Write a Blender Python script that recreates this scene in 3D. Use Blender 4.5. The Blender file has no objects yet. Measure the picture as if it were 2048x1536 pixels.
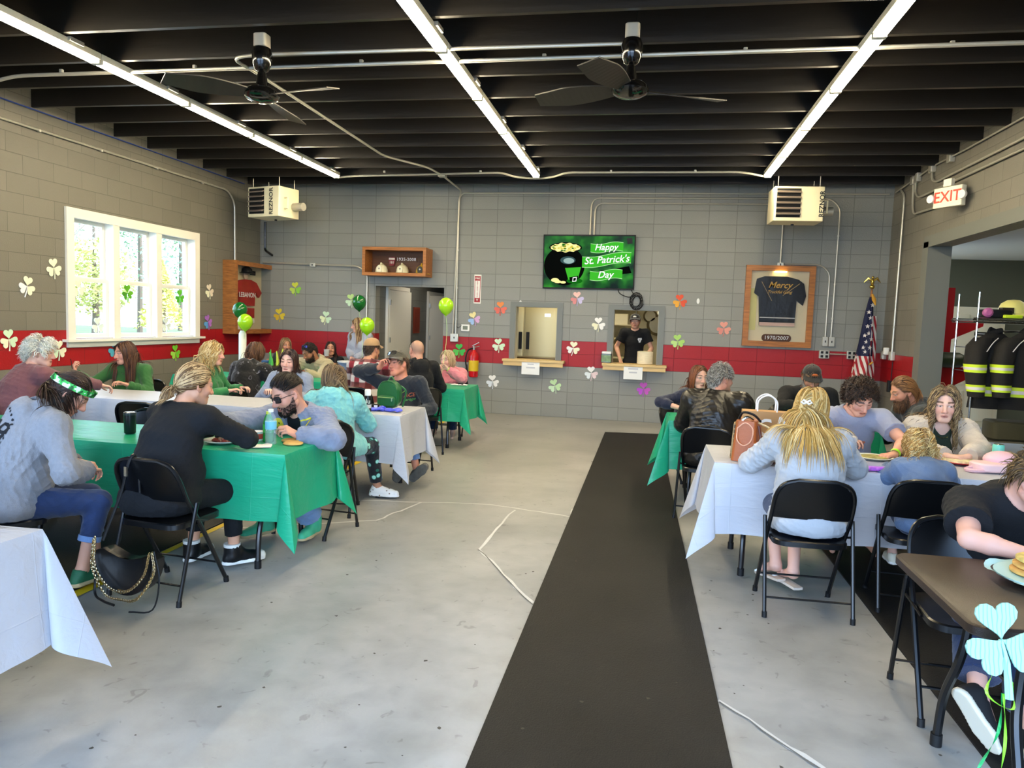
SKY, SUN, EXPO, LAMP = 10.5, 7.0, 0.17, 90.
import bpy, bmesh, math, random
import numpy as np
from mathutils import Vector, Matrix, Euler
from mathutils.bvhtree import BVHTree
PI = math.pi
SC = bpy.context.scene
COL = SC.collection
U = 0.94          # furniture and people scale in room units
rnd = random.Random(7)

# ------------------------------------------------------------------ colours and materials
def lin(h):
    h = h.lstrip('#')
    c = [int(h[i:i+2], 16)/255 for i in (0, 2, 4)]
    return tuple(x/12.92 if x <= .04045 else ((x+.055)/1.055)**2.4 for x in c)

MATS = {}
def mat(name, col='#808080', rough=.55, metal=0., bump=None, var=None, attr=None, spec=.5, emit=None,
        trans=0., ior=1.45, alpha=1., sheen=0., coat=0., stretch=None, var2=None):
    """principled material; bump=(scale,strength[,detail]); var=(scale,amount) brightness mottling; attr=colour attribute"""
    if name in MATS: return MATS[name]
    m = bpy.data.materials.new(name); m.use_nodes = True
    nt = m.node_tree; N = nt.nodes; L = nt.links
    p = N['Principled BSDF']
    c = lin(col) if isinstance(col, str) else col
    p.inputs['Base Color'].default_value = (*c, 1)
    p.inputs['Roughness'].default_value = rough
    p.inputs['Metallic'].default_value = metal
    p.inputs['Specular IOR Level'].default_value = spec
    p.inputs['IOR'].default_value = ior
    p.inputs['Transmission Weight'].default_value = trans
    p.inputs['Alpha'].default_value = alpha
    if sheen: p.inputs['Sheen Weight'].default_value = sheen
    if coat:
        p.inputs['Coat Weight'].default_value = coat; p.inputs['Coat Roughness'].default_value = .1
    tc = N.new('ShaderNodeTexCoord')
    vec = tc.outputs['Object']
    if stretch:
        mp = N.new('ShaderNodeMapping'); mp.inputs['Scale'].default_value = stretch
        L.new(vec, mp.inputs['Vector']); vec = mp.outputs['Vector']
    base = None
    if attr:
        a = N.new('ShaderNodeAttribute'); a.attribute_name = attr; base = a.outputs['Color']
        L.new(base, p.inputs['Base Color'])
    if var:
        n = N.new('ShaderNodeTexNoise'); n.inputs['Scale'].default_value = var[0]; n.inputs['Detail'].default_value = 5
        L.new(vec, n.inputs['Vector'])
        mr = N.new('ShaderNodeMapRange'); mr.inputs[1].default_value = .25; mr.inputs[2].default_value = .75
        mr.inputs[3].default_value = 1-var[1]; mr.inputs[4].default_value = 1+var[1]
        L.new(n.outputs['Fac'], mr.inputs[0])
        mx = N.new('ShaderNodeMix'); mx.data_type = 'RGBA'; mx.blend_type = 'MULTIPLY'; mx.inputs[0].default_value = 1
        if base: L.new(base, mx.inputs[6])
        else: mx.inputs[6].default_value = (*c, 1)
        cb = N.new('ShaderNodeCombineColor')
        for i in range(3): L.new(mr.outputs[0], cb.inputs[i])
        L.new(cb.outputs[0], mx.inputs[7]); L.new(mx.outputs[2], p.inputs['Base Color'])
    if bump:
        n = N.new('ShaderNodeTexNoise'); n.inputs['Scale'].default_value = bump[0]; n.inputs['Detail'].default_value = bump[2] if len(bump) > 2 else 3
        L.new(vec, n.inputs['Vector'])
        b = N.new('ShaderNodeBump'); b.inputs['Strength'].default_value = bump[1]; b.inputs['Distance'].default_value = .01
        L.new(n.outputs['Fac'], b.inputs['Height']); L.new(b.outputs['Normal'], p.inputs['Normal'])
    if emit:
        p.inputs['Emission Color'].default_value = (*(lin(emit[0]) if isinstance(emit[0], str) else emit[0]), 1)
        p.inputs['Emission Strength'].default_value = emit[1]
    MATS[name] = m
    return m

def nodes_of(m): return m.node_tree.nodes, m.node_tree.links, m.node_tree.nodes['Principled BSDF']

def block_mat(name, col, axis, offset, band='#9c0f18', lim=None, bmp=.35):
    """painted concrete block: brick pattern in wall coordinates, a red painted band two courses high"""
    m = mat(name, col, .5); N, L, p = nodes_of(m)
    g = N.new('ShaderNodeNewGeometry'); s = N.new('ShaderNodeSeparateXYZ'); L.new(g.outputs['Position'], s.inputs[0])
    c = N.new('ShaderNodeCombineXYZ'); L.new(s.outputs[axis], c.inputs[0]); L.new(s.outputs[2], c.inputs[1])
    b = N.new('ShaderNodeTexBrick'); b.offset = offset; b.squash = 1
    b.inputs['Scale'].default_value = 1; b.inputs['Brick Width'].default_value = .4064; b.inputs['Row Height'].default_value = .2032
    b.inputs['Mortar Size'].default_value = .005; b.inputs['Mortar Smooth'].default_value = .6; b.inputs['Bias'].default_value = 0
    L.new(c.outputs[0], b.inputs['Vector'])
    def gt(v, t, op='GREATER_THAN'):
        q = N.new('ShaderNodeMath'); q.operation = op; L.new(v, q.inputs[0]); q.inputs[1].default_value = t; return q.outputs[0]
    def mul(a, bb):
        q = N.new('ShaderNodeMath'); q.operation = 'MULTIPLY'; L.new(a, q.inputs[0]); L.new(bb, q.inputs[1]); return q.outputs[0]
    f = mul(gt(s.outputs[2], .813), gt(s.outputs[2], 1.219, 'LESS_THAN'))
    if lim is not None: f = mul(f, gt(s.outputs[1], lim))
    no = N.new('ShaderNodeTexNoise'); no.inputs['Scale'].default_value = 1.3; no.inputs['Detail'].default_value = 6; L.new(g.outputs['Position'], no.inputs['Vector'])
    k = lin(col)
    b.inputs['Color1'].default_value = (*[x*1.05 for x in k], 1); b.inputs['Color2'].default_value = (*[x*.93 for x in k], 1)
    b.inputs['Mortar'].default_value = (*[x*.62 for x in k], 1)
    mx = N.new('ShaderNodeMix'); mx.data_type = 'RGBA'; L.new(f, mx.inputs[0]); L.new(b.outputs['Color'], mx.inputs[6])
    rb = N.new('ShaderNodeMix'); rb.data_type = 'RGBA'; L.new(b.outputs['Fac'], rb.inputs[0])
    rr = lin(band); rb.inputs[6].default_value = (*rr, 1); rb.inputs[7].default_value = (*[x*.6 for x in rr], 1)
    L.new(rb.outputs[2], mx.inputs[7])
    L.new(mx.outputs[2], p.inputs['Base Color'])
    n2 = N.new('ShaderNodeTexNoise'); n2.inputs['Scale'].default_value = 90; n2.inputs['Detail'].default_value = 4; L.new(g.outputs['Position'], n2.inputs['Vector'])
    h = N.new('ShaderNodeMath'); h.operation = 'MULTIPLY_ADD'; L.new(b.outputs['Fac'], h.inputs[0]); h.inputs[1].default_value = -1.2; L.new(n2.outputs['Fac'], h.inputs[2])
    bp = N.new('ShaderNodeBump'); bp.inputs['Strength'].default_value = bmp; bp.inputs['Distance'].default_value = .006
    L.new(h.outputs[0], bp.inputs['Height']); L.new(bp.outputs['Normal'], p.inputs['Normal'])
    mr = N.new('ShaderNodeMapRange'); mr.inputs[3].default_value = .32; mr.inputs[4].default_value = .6
    L.new(no.outputs['Fac'], mr.inputs[0]); L.new(mr.outputs[0], p.inputs['Roughness'])
    return m

# ------------------------------------------------------------------ mesh building
class MB:
    """collects verts/faces (+ per-face colour) for ONE mesh"""
    def __init__(s): s.v = []; s.f = []; s.c = []; s.mi = []; s.col = None; s.m = 0
    def add(s, vs, fs):
        o = len(s.v); s.v.extend(tuple(map(float, v)) for v in vs)
        for f in fs:
            s.f.append(tuple(o+i for i in f)); s.c.append(s.col); s.mi.append(s.m)
        return s
    def box(s, c, d, R=None):
        x, y, z = d[0]/2, d[1]/2, d[2]/2
        vs = [Vector((a*x, b*y, e*z)) for a in (-1, 1) for b in (-1, 1) for e in (-1, 1)]
        if R is not None: vs = [R @ v for v in vs]
        vs = [v+Vector(c) for v in vs]
        return s.add(vs, [(0, 1, 3, 2), (4, 6, 7, 5), (0, 4, 5, 1), (2, 3, 7, 6), (0, 2, 6, 4), (1, 5, 7, 3)])
    def rbox(s, c, d, r=.01, R=None, n=3):
        """box with rounded vertical edges (about local z) and small top bevel"""
        pts = rrect(d[0], d[1], r, n)
        z = d[2]/2; b = min(r, d[2]/2)*.35
        rings = [([(p[0]*(1-2*b/d[0]), p[1]*(1-2*b/d[1])) for p in pts], -z), (pts, -z+b), (pts, z-b), ([(p[0]*(1-2*b/d[0]), p[1]*(1-2*b/d[1])) for p in pts], z)]
        vs = [Vector((p[0], p[1], zz)) for ps, zz in rings for p in ps]
        if R is not None: vs = [R @ v for v in vs]
        k = len(pts); fs = [tuple(range(k-1, -1, -1)), tuple(range(3*k, 4*k))]
        for j in range(3): fs += [(j*k+i, j*k+(i+1) % k, (j+1)*k+(i+1) % k, (j+1)*k+i) for i in range(k)]
        return s.add([v+Vector(c) for v in vs], fs)
    def tube(s, pts, r, n=8, cap=True, closed=False):
        pts = [Vector(p) for p in pts]; m = len(pts)
        rs = r if isinstance(r, (list, tuple)) else [r]*m
        vs = []; up = None
        for i, p in enumerate(pts):
            a = pts[(i-1) % m] if (closed or i > 0) else p; b = pts[(i+1) % m] if (closed or i < m-1) else p
            t = (b-a).normalized()
            if up is None:
                up = Vector((0, 0, 1)) if abs(t.z) < .9 else Vector((1, 0, 0))
            u = (up-t*up.dot(t))
            if u.length < 1e-5: u = t.orthogonal()
            u.normalize(); w = t.cross(u); up = u
            for k in range(n):
                an = 2*PI*k/n; vs.append(p+(u*math.cos(an)+w*math.sin(an))*rs[i])
        fs = []
        for i in range(m if closed else m-1):
            j = (i+1) % m
            fs += [(i*n+k, i*n+(k+1) % n, j*n+(k+1) % n, j*n+k) for k in range(n)]
        if cap and not closed: fs += [tuple(range(n-1, -1, -1)), tuple((m-1)*n+k for k in range(n))]
        return s.add(vs, fs)
    def cyl(s, a, b, r, r2=None, n=16): return s.tube([a, b], [r, r if r2 is None else r2], n)
    def lathe(s, prof, c=(0, 0, 0), n=20, R=None, sy=1.):
        """prof: list of (radius, z)"""
        vs = []; m = len(prof)
        for r, z in prof:
            for k in range(n):
                v = Vector((r*math.cos(2*PI*k/n), r*sy*math.sin(2*PI*k/n), z))
                vs.append((R @ v if R is not None else v)+Vector(c))
        fs = [(i*n+k, i*n+(k+1) % n, (i+1)*n+(k+1) % n, (i+1)*n+k) for i in range(m-1) for k in range(n)]
        fs += [tuple(range(n-1, -1, -1)), tuple((m-1)*n+k for k in range(n))]
        return s.add(vs, fs)
    def prism(s, pts, d, M=None):
        """extrude 2-D outline (xy) by d along z, mapped by matrix M"""
        k = len(pts); vs = [Vector((p[0], p[1], z)) for z in (0, d) for p in pts]
        if M is not None: vs = [M @ v for v in vs]
        return s.add(vs, [tuple(range(k-1, -1, -1)), tuple(range(k, 2*k))]+[(i, (i+1) % k, k+(i+1) % k, k+i) for i in range(k)])
    def grid(s, P, nu, nv, closed_u=False):
        """P: flat list nu*nv, row-major in u"""
        fs = [(i*nv+j, ((i+1) % nu)*nv+j, ((i+1) % nu)*nv+j+1, i*nv+j+1) for i in range(nu if closed_u else nu-1) for j in range(nv-1)]
        return s.add(P, fs)
    def sph(s, c, r, n=12, m=8, R=None):
        r = r if isinstance(r, (tuple, list)) else (r, r, r)
        vs = []; fs = []
        for i in range(m+1):
            t = PI*i/m
            for k in range(n):
                v = Vector((r[0]*math.sin(t)*math.cos(2*PI*k/n), r[1]*math.sin(t)*math.sin(2*PI*k/n), r[2]*math.cos(t)))
                vs.append((R @ v if R is not None else v)+Vector(c))
        fs = [(i*n+k, (i+1)*n+k, (i+1)*n+(k+1) % n, i*n+(k+1) % n) for i in range(m) for k in range(n)]
        return s.add(vs, fs)
    def build(s, name, mats, parent=None, loc=(0, 0, 0), rz=0, smooth=True, ang=38):
        me = bpy.data.meshes.new(name); me.from_pydata(s.v, [], s.f)
        mats = mats if isinstance(mats, (list, tuple)) else [mats]
        for m in mats: me.materials.append(m)
        if len(mats) > 1: me.polygons.foreach_set('material_index', s.mi)
        if any(c is not None for c in s.c):
            a = me.color_attributes.new('Col', 'FLOAT_COLOR', 'CORNER')
            buf = []
            for f, c in zip(s.f, s.c): buf += [*(c or (1, 1, 1)), 1.]*len(f)
            a.data.foreach_set('color', buf)
        if smooth:
            me.polygons.foreach_set('use_smooth', [True]*len(me.polygons))
            try: me.set_sharp_from_angle(angle=math.radians(ang))
            except Exception: pass
        me.validate(); me.update()
        return link(name, me, parent, loc, rz)

def link(name, me, parent=None, loc=(0, 0, 0), rz=0):
    o = bpy.data.objects.new(name, me); COL.objects.link(o)
    o.parent = parent; o.location = loc; o.rotation_euler = (0, 0, rz)
    return o
def rrect(w, h, r, n=4):
    r = min(r, w/2-1e-4, h/2-1e-4); out = []
    for cx, cy, a0 in ((w/2-r, h/2-r, 0), (-w/2+r, h/2-r, PI/2), (-w/2+r, -h/2+r, PI), (w/2-r, -h/2+r, 3*PI/2)):
        for i in range(n+1):
            a = a0+PI/2*i/n; out.append((cx+r*math.cos(a), cy+r*math.sin(a)))
    return out
def tag(o, label, cat, group=None):
    o['label'] = label; o['category'] = cat
    if group: o['group'] = group
    return o
def thing(name, label, cat, loc=(0, 0, 0), rz=0, group=None):
    return tag(link(name, None, None, loc, rz), label, cat, group)
def struct(o): o['kind'] = 'structure'; return o
def dup(root, loc, rz, label=None, group=None):
    r = root.copy(); COL.objects.link(r); r.location = loc; r.rotation_euler = (0, 0, rz)
    if label: r['label'] = label
    if group: r['group'] = group
    for ch in list(root.children):
        c = ch.copy(); COL.objects.link(c); c.parent = r
        for g in list(ch.children):
            d = g.copy(); COL.objects.link(d); d.parent = c
    return r
def bez(p0, p1, p2, n=8):
    p0, p1, p2 = map(Vector, (p0, p1, p2))
    return [p0*(1-t)**2+p1*2*t*(1-t)+p2*t*t for t in (i/n for i in range(n+1))]
def pipe_path(pts, r=.12, n=5):
    """polyline with rounded bends"""
    pts = [Vector(p) for p in pts]; out = [pts[0]]
    for i in range(1, len(pts)-1):
        a = (pts[i-1]-pts[i]); b = (pts[i+1]-pts[i]); q = min(r, a.length*.45, b.length*.45)
        out += bez(pts[i]+a.normalized()*q, pts[i], pts[i]+b.normalized()*q, n)
    return out+[pts[-1]]
def spline(pts, n=6):
    """Catmull-Rom through points"""
    P = [Vector(p) for p in pts]; P = [P[0]*2-P[1]]+P+[P[-1]*2-P[-2]]; out = []
    for i in range(1, len(P)-2):
        for k in range(n):
            t = k/n; a, b, c, d = P[i-1], P[i], P[i+1], P[i+2]
            out.append(.5*((2*b)+(c-a)*t+(2*a-5*b+4*c-d)*t*t+(3*b-a-3*c+d)*t**3))
    return out+[P[-2]]
def text_data(body, size, ext=.002, shear=0., space=1.):
    cu = bpy.data.curves.new('t', 'FONT'); cu.body = body; cu.size = size; cu.extrude = ext; cu.shear = shear
    cu.align_x = 'CENTER'; cu.align_y = 'CENTER'; cu.space_character = space; cu.resolution_u = 3; cu.offset = size*.012
    o = bpy.data.objects.new('t', cu); COL.objects.link(o)
    dg = bpy.context.evaluated_depsgraph_get(); dg.update()
    me = bpy.data.meshes.new_from_object(o.evaluated_get(dg)); bpy.data.objects.remove(o); bpy.data.curves.remove(cu)
    return me
def text(name, body, size, m, M, parent=None, ext=.002, shear=0., space=1., sx=1.):
    """lettering mesh placed by matrix M (xy plane of text -> M)"""
    me = text_data(body, size, ext, shear, space)
    me.transform(M @ Matrix.Diagonal((sx, 1, 1, 1))); me.materials.clear(); me.materials.append(m)
    return link(name, me, parent)
def frame_m(o, x, y):
    """matrix with columns x,y,x×y at o"""
    x = Vector(x).normalized(); y = Vector(y).normalized(); z = x.cross(y)
    M = Matrix.Identity(4)
    for i in range(3): M[i][0] = x[i]; M[i][1] = y[i]; M[i][2] = z[i]; M[i][3] = o[i]
    return M
BACK = lambda x, z, y: frame_m((x, y, z), (1, 0, 0), (0, 0, 1))      # text on a wall facing the room (-Y)
LEFT = lambda y, z, x: frame_m((x, y, z), (0, 1, 0), (0, 0, 1))      # on the left wall, facing +X
RIGHT = lambda y, z, x: frame_m((x, y, z), (0, -1, 0), (0, 0, 1))    # on the right wall, facing -X
# ================================================================== THE ROOM
XL, XR, YB, ZT = -6.52, 3.37, 11.47, 3.57
M_back = block_mat('block_back', '#8d8d86', 0, 0.0, bmp=.5)
M_left = block_mat('block_left', '#747064', 1, .5)
M_right = block_mat('block_right', '#7a766c', 1, .5, lim=10.12)
M_corr = block_mat('block_corridor', '#6a6b68', 1, .5, band='#6a6b68')
M_grey = mat('grey_paint', '#73756f', .45)
M_black = mat('ceiling_black', '#1d1a15', .5, bump=(40, .15), var=(3, .3))
M_joist = mat('joist_black', '#221d16', .42, bump=(25, .25), var=(2, .3), stretch=(.15, 1, 1))
M_white = mat('white_paint', '#efece2', .4)
M_galv = mat('galvanised', '#c9c4b4', .38, .55)
M_blackm = mat('black_metal', '#0b0c0e', .28, .0, spec=.6)
M_rubber = mat('rubber', '#08080a', .6)
M_chrome = mat('chrome', '#d8d6cf', .18, 1.)
M_steel = mat('brushed_steel', '#d2c496', .48, .6, bump=(60, .08), stretch=(1, 1, .05))
M_wood = mat('oak_stain', '#9a6230', .42, bump=(30, .2), var=(9, .35), stretch=(1, 1, 6))
M_woodx = mat('oak_stain_x', '#a4672f', .42, bump=(30, .2), var=(9, .35), stretch=(.4, 4, 6))
M_pine = mat('pine_board', '#d9b97e', .5, bump=(25, .1), var=(6, .15), stretch=(.3, 4, 4))
M_darkwood = mat('dark_wood', '#5a3519', .5, var=(8, .3), stretch=(.5, 2, 5))
M_paper = mat('white_paper', '#f1f1ee', .7)

def wall(name, axis, p0, p1, us, zs, holes, m):
    """thick wall in one mesh: axis 0 runs along X (thickness p0..p1 in Y), axis 1 along Y (thickness in X)"""
    U_ = sorted(set([us[0], us[1]]+[h[i] for h in holes for i in (0, 1)])); Z_ = sorted(set([zs[0], zs[1]]+[h[i] for h in holes for i in (2, 3)]))
    bm = bmesh.new(); vd = {}
    def V(u, t, z):
        k = (round(u, 4), t, round(z, 4))
        if k not in vd: vd[k] = bm.verts.new((u, (p0, p1)[t], z) if axis == 0 else ((p0, p1)[t], u, z))
        return vd[k]
    def solid(i, j):
        if not (0 <= i < len(U_)-1 and 0 <= j < len(Z_)-1): return False
        u = (U_[i]+U_[i+1])/2; z = (Z_[j]+Z_[j+1])/2
        return not any(h[0] < u < h[1] and h[2] < z < h[3] for h in holes)
    for i in range(len(U_)-1):
        for j in range(len(Z_)-1):
            if not solid(i, j): continue
            a, b, c, d = U_[i], U_[i+1], Z_[j], Z_[j+1]
            for t in (0, 1): bm.faces.new([V(a, t, c), V(b, t, c), V(b, t, d), V(a, t, d)])
            if not solid(i-1, j): bm.faces.new([V(a, 0, c), V(a, 1, c), V(a, 1, d), V(a, 0, d)])
            if not solid(i+1, j): bm.faces.new([V(b, 0, c), V(b, 1, c), V(b, 1, d), V(b, 0, d)])
            if not solid(i, j-1): bm.faces.new([V(a, 0, c), V(b, 0, c), V(b, 1, c), V(a, 1, c)])
            if not solid(i, j+1): bm.faces.new([V(a, 0, d), V(b, 0, d), V(b, 1, d), V(a, 1, d)])
    bmesh.ops.recalc_face_normals(bm, faces=bm.faces)
    me = bpy.data.meshes.new(name); bm.to_mesh(me); bm.free(); me.materials.append(m)
    return struct(link(name, me))

DOOR = (-4.45, -3.28, 0, 2.0); W1 = (-2.09, -1.42, .90, 1.74); W2 = (-.54, .15, .90, 1.74)
wall('wall_back', 0, YB, YB+.2, (XL-.2, XR+.24), (0, 3.9), [DOOR, W1, W2], M_back)
wall('wall_left', 1, XL-.2, XL, (-.8, YB), (0, 3.9), [(7.33, 9.65, 1.12, 2.53)], M_left)
wall('wall_right', 1, XR, XR+.24, (-.8, YB), (0, 3.9), [(5.2, 9.97, 0, 2.6)], M_right)
wall('wall_front', 0, -.9, -.7, (XL-.2, XR+.24), (0, 3.9), [(-5.9, -2.3, 0, 3.3), (-1.7, 2.7, 0, 3.3)], M_left)

# ---- ceiling: black deck over deep joists
mb = MB(); mb.box(((XL+XR)/2, 5.3, 3.885), (XR-XL+.44, 12.6, .05))
ceil = struct(mb.build('ceiling', M_black, smooth=False))
jm = MB(); jm.box(((XL+XR)/2, 0, 3.715), (XR-XL-.004, .042, .288))
j0 = None
for k in range(-9, 11):
    y = 5.035+.605*k
    if j0 is None: j0 = jm.build('joist', M_joist, ceil, (0, y, 0), smooth=False)
    else:
        j = j0.copy(); COL.objects.link(j); j.location = (0, y, 0)
    if k == -9: j0.location.y = y

# ---- floor
M_floor = mat('floor_paint', '#a9a9a5', .3, spec=.45); N, L, p = nodes_of(M_floor)
g = N.new('ShaderNodeNewGeometry')
def noise(sc, det=6, dist=0.):
    n = N.new('ShaderNodeTexNoise'); n.inputs['Scale'].default_value = sc; n.inputs['Detail'].default_value = det; n.inputs['Distortion'].default_value = dist
    L.new(g.outputs['Position'], n.inputs['Vector']); return n
n1 = noise(.9, 8, .6); n2 = noise(7, 8, .3); n3 = noise(60, 3)
r1 = N.new('ShaderNodeValToRGB'); r1.color_ramp.elements[0].position = .3; r1.color_ramp.elements[0].color = (*lin('#8f8f8a'), 1)
r1.color_ramp.elements[1].position = .7; r1.color_ramp.elements[1].color = (*lin('#aeaca6'), 1); L.new(n1.outputs['Fac'], r1.inputs[0])
r2 = N.new('ShaderNodeValToRGB'); r2.color_ramp.elements[0].position = .25; r2.color_ramp.elements[0].color = (.82, .82, .82, 1)
r2.color_ramp.elements[1].position = .6; r2.color_ramp.elements[1].color = (1.04, 1.04, 1.04, 1); L.new(n2.outputs['Fac'], r2.inputs[0])
mx = N.new('ShaderNodeMix'); mx.data_type = 'RGBA'; mx.blend_type = 'MULTIPLY'; mx.inputs[0].default_value = 1
L.new(r1.outputs[0], mx.inputs[6]); L.new(r2.outputs[0], mx.inputs[7])
r3 = N.new('ShaderNodeValToRGB'); r3.color_ramp.elements[0].position = .27; r3.color_ramp.elements[0].color = (.45, .44, .42, 1)
r3.color_ramp.elements[1].position = .33; r3.color_ramp.elements[1].color = (1, 1, 1, 1); L.new(noise(14, 2, 1.).outputs['Fac'], r3.inputs[0])
mx2 = N.new('ShaderNodeMix'); mx2.data_type = 'RGBA'; mx2.blend_type = 'MULTIPLY'; mx2.inputs[0].default_value = .5
L.new(mx.outputs[2], mx2.inputs[6]); L.new(r3.outputs[0], mx2.inputs[7]); L.new(mx2.outputs[2], p.inputs['Base Color'])
mr = N.new('ShaderNodeMapRange'); mr.inputs[3].default_value = .2; mr.inputs[4].default_value = .5; L.new(n2.outputs['Fac'], mr.inputs[0]); L.new(mr.outputs[0], p.inputs['Roughness'])
bp = N.new('ShaderNodeBump'); bp.inputs['Strength'].default_value = .12; bp.inputs['Distance'].default_value = .004; L.new(n3.outputs['Fac'], bp.inputs['Height']); L.new(bp.outputs['Normal'], p.inputs['Normal'])
mb = MB(); mb.box((0, 6.9, -.1), (24, 20, .2)); floor = struct(mb.build('floor', M_floor, smooth=False))

def strip(pts, w, z=.002):
    b = MB(); vs = []
    for i, q in enumerate(pts):
        a = Vector(pts[max(i-1, 0)]); c = Vector(pts[min(i+1, len(pts)-1)]); d = (c-a).normalized(); n = Vector((-d.y, d.x))
        ww = w*(1 if not callable(w) else 1)*(.7+.6*rnd.random())
        vs += [(q[0]+n.x*ww/2, q[1]+n.y*ww/2, z), (q[0]-n.x*ww/2, q[1]-n.y*ww/2, z)]
    b.add(vs, [(2*i, 2*i+1, 2*i+3, 2*i+2) for i in range(len(pts)-1)]); return b
def wob(pts, k=8, a=.012):
    out = []
    for (x0, y0), (x1, y1) in zip(pts, pts[1:]):
        for i in range(k): out.append((x0+(x1-x0)*i/k+rnd.uniform(-a, a), y0+(y1-y0)*i/k+rnd.uniform(-a, a)))
    return out+[pts[-1]]
M_crack = mat('crack_fill', '#d3d2cc', .6); M_crackd = mat('crack_dark', '#6d6a64', .8)
for q in ([(-2.9, 5.35), (-2.1, 5.55), (-1.2, 5.73), (-.53, 5.55), (-.5, 6.0)], [(-.98, 5.6), (-1.02, 4.55), (-.53, 3.75)], [(.36, 2.95), (.7, 2.5), (1.05, 2.15)], [(-2.9, 4.45), (-1.9, 5.0), (-1.75, 5.62)]):
    struct(strip(wob(q), .02).build('crack_line', M_crack, floor, smooth=False))
for q in ([(-1.02, 4.55), (-.53, 3.72)], [(.36, 2.92), (.72, 2.46), (1.05, 2.12)]):
    struct(strip(wob(q), .007, .003).build('crack_gap', M_crackd, floor, smooth=False))
M_mat = mat('mat_rubber', '#171615', .6, spec=.3, var=(2.2, .35), bump=(180, .35)); M_yel = mat('yellow_paint', '#e2c01c', .5, var=(8, .15))
def rubber_mat(pts, label):
    b = MB(); k = len(pts)
    b.prism(pts, .008); return tag(b.build('rubber_floor_mat', M_mat, smooth=False), label, 'floor mat')
rubber_mat([(-.53, -.5), (.40, -.5), (.357, 2.48), (.218, 10.25), (-.523, 10.12)], 'long black rubber runner down the middle aisle towards the counters')
rubber_mat([(1.255, 10.1), (1.255, -.5), (2.9, -.5), (2.9, 10.1)], 'wide black rubber runner under the tables along the right wall')
rubber_mat([(-2.9, 10.1), (-4.6, 10.1), (-4.6, -.5), (-2.9, -.5)], 'black rubber runner with yellow edges under the left tables')
for x in (-2.865, -4.635): struct(strip([(x, y) for y in np.linspace(-.5, 10.2, 30)], .06, .004).build('painted_line', M_yel, floor, smooth=False))
# specks and crumbs on the paint
b = MB()
for i in range(46):
    x = rnd.uniform(-1.9, 1.2); y = rnd.uniform(1.9, 4.6); r = rnd.uniform(.003, .009); n = 6
    b.add([(x+r*math.cos(a)*rnd.uniform(.5, 1.4), y+r*math.sin(a)*rnd.uniform(.5, 1.4), .009 if -.55 < x < .42 else .0015) for a in np.linspace(0, 2*PI, n+1)[:-1]], [tuple(range(n))])
o = b.build('floor_crumb', mat('crumb', '#4a463c', .8), smooth=False); tag(o, 'tiny dark crumbs scattered over the painted floor', 'crumbs'); o['kind'] = 'stuff'
for q, lb in (((.983, 2.62), 'dark chewed scrap of dirt on the floor left of the black table leg'), ((1.08, 2.5), 'dark flake of dirt beside the bent black table leg')):
    b = MB(); b.add([(q[0]+.018*math.cos(a)*rnd.uniform(.4, 1.5), q[1]+.02*math.sin(a)*rnd.uniform(.4, 1.3), .003) for a in np.linspace(0, 2*PI, 10)[:-1]], [tuple(range(9))])
    tag(b.build('dirt_scrap', mat('dirt', '#4c4a36', .8), smooth=False), lb, 'dirt')

# ---- window in the left wall
def bars(rects, x0, x1, m, name, parent, axis=1):
    for (a, b_, c, d) in rects:
        q = MB(); q.box(((x0+x1)/2, (a+b_)/2, (c+d)/2), (x1-x0, b_-a, d-c)); q.build(name, m, parent, smooth=False)
M_trimw = mat('window_white', '#efe9da', .45)
win = struct(link('window_1', None, None, (0, 0, 0)))
q = MB()
for r in ((7.25, 7.36, 1.1, 2.5), (9.62, 9.73, 1.1, 2.5), (7.25, 9.73, 2.5, 2.61)): q.box((XL+.015, (r[0]+r[1])/2, (r[2]+r[3])/2), (.03, r[1]-r[0], r[3]-r[2]))
q.build('casing', M_trimw, win, smooth=False)
q = MB(); q.box((XL+.03, 8.49, 1.1), (.1, 2.6, .03)); q.box((XL+.012, 8.49, 1.055), (.024, 2.48, .07)); q.build('window_sill', M_trimw, win, smooth=False)
for y in (8.045, 8.845):
    q = MB(); q.box((XL-.06, y, 1.81), (.16, .11, 1.4)); q.build('mullion', M_trimw, win, smooth=False)
q = MB()
for r in ((7.33, 7.355, 1.115, 2.525), (9.625, 9.65, 1.115, 2.525), (7.33, 9.65, 1.1, 1.13), (7.33, 9.65, 2.51, 2.53)): q.box((XL-.09, (r[0]+r[1])/2, (r[2]+r[3])/2), (.18, r[1]-r[0], r[3]-r[2]))
q.build('jamb', M_trimw, win, smooth=False)
M_glass = mat('window_glass', '#000000', .02, alpha=.08, spec=.6)
for (a, b_) in ((7.36, 7.99), (8.10, 8.79), (8.90, 9.62)):
    for z0, z1, xo in ((1.13, 1.83, -.08), (1.80, 2.51, -.12)):
        q = MB(); w = .045
        for r in ((a, a+w, z0, z1), (b_-w, b_, z0, z1), (a+w, b_-w, z0, z0+w), (a+w, b_-w, z1-w, z1)): q.box((XL+xo, (r[0]+r[1])/2, (r[2]+r[3])/2), (.035, r[1]-r[0], r[3]-r[2]))
        s = q.build('sash', M_trimw, win, smooth=False)
        q = MB(); q.box((XL+xo, (a+b_)/2, (z0+z1)/2), (.006, b_-a-.05, z1-z0-.05)); q.build('pane', M_glass, s, smooth=False)
# frosted privacy jamb strip seen at each right-hand side is the jamb itself

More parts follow.
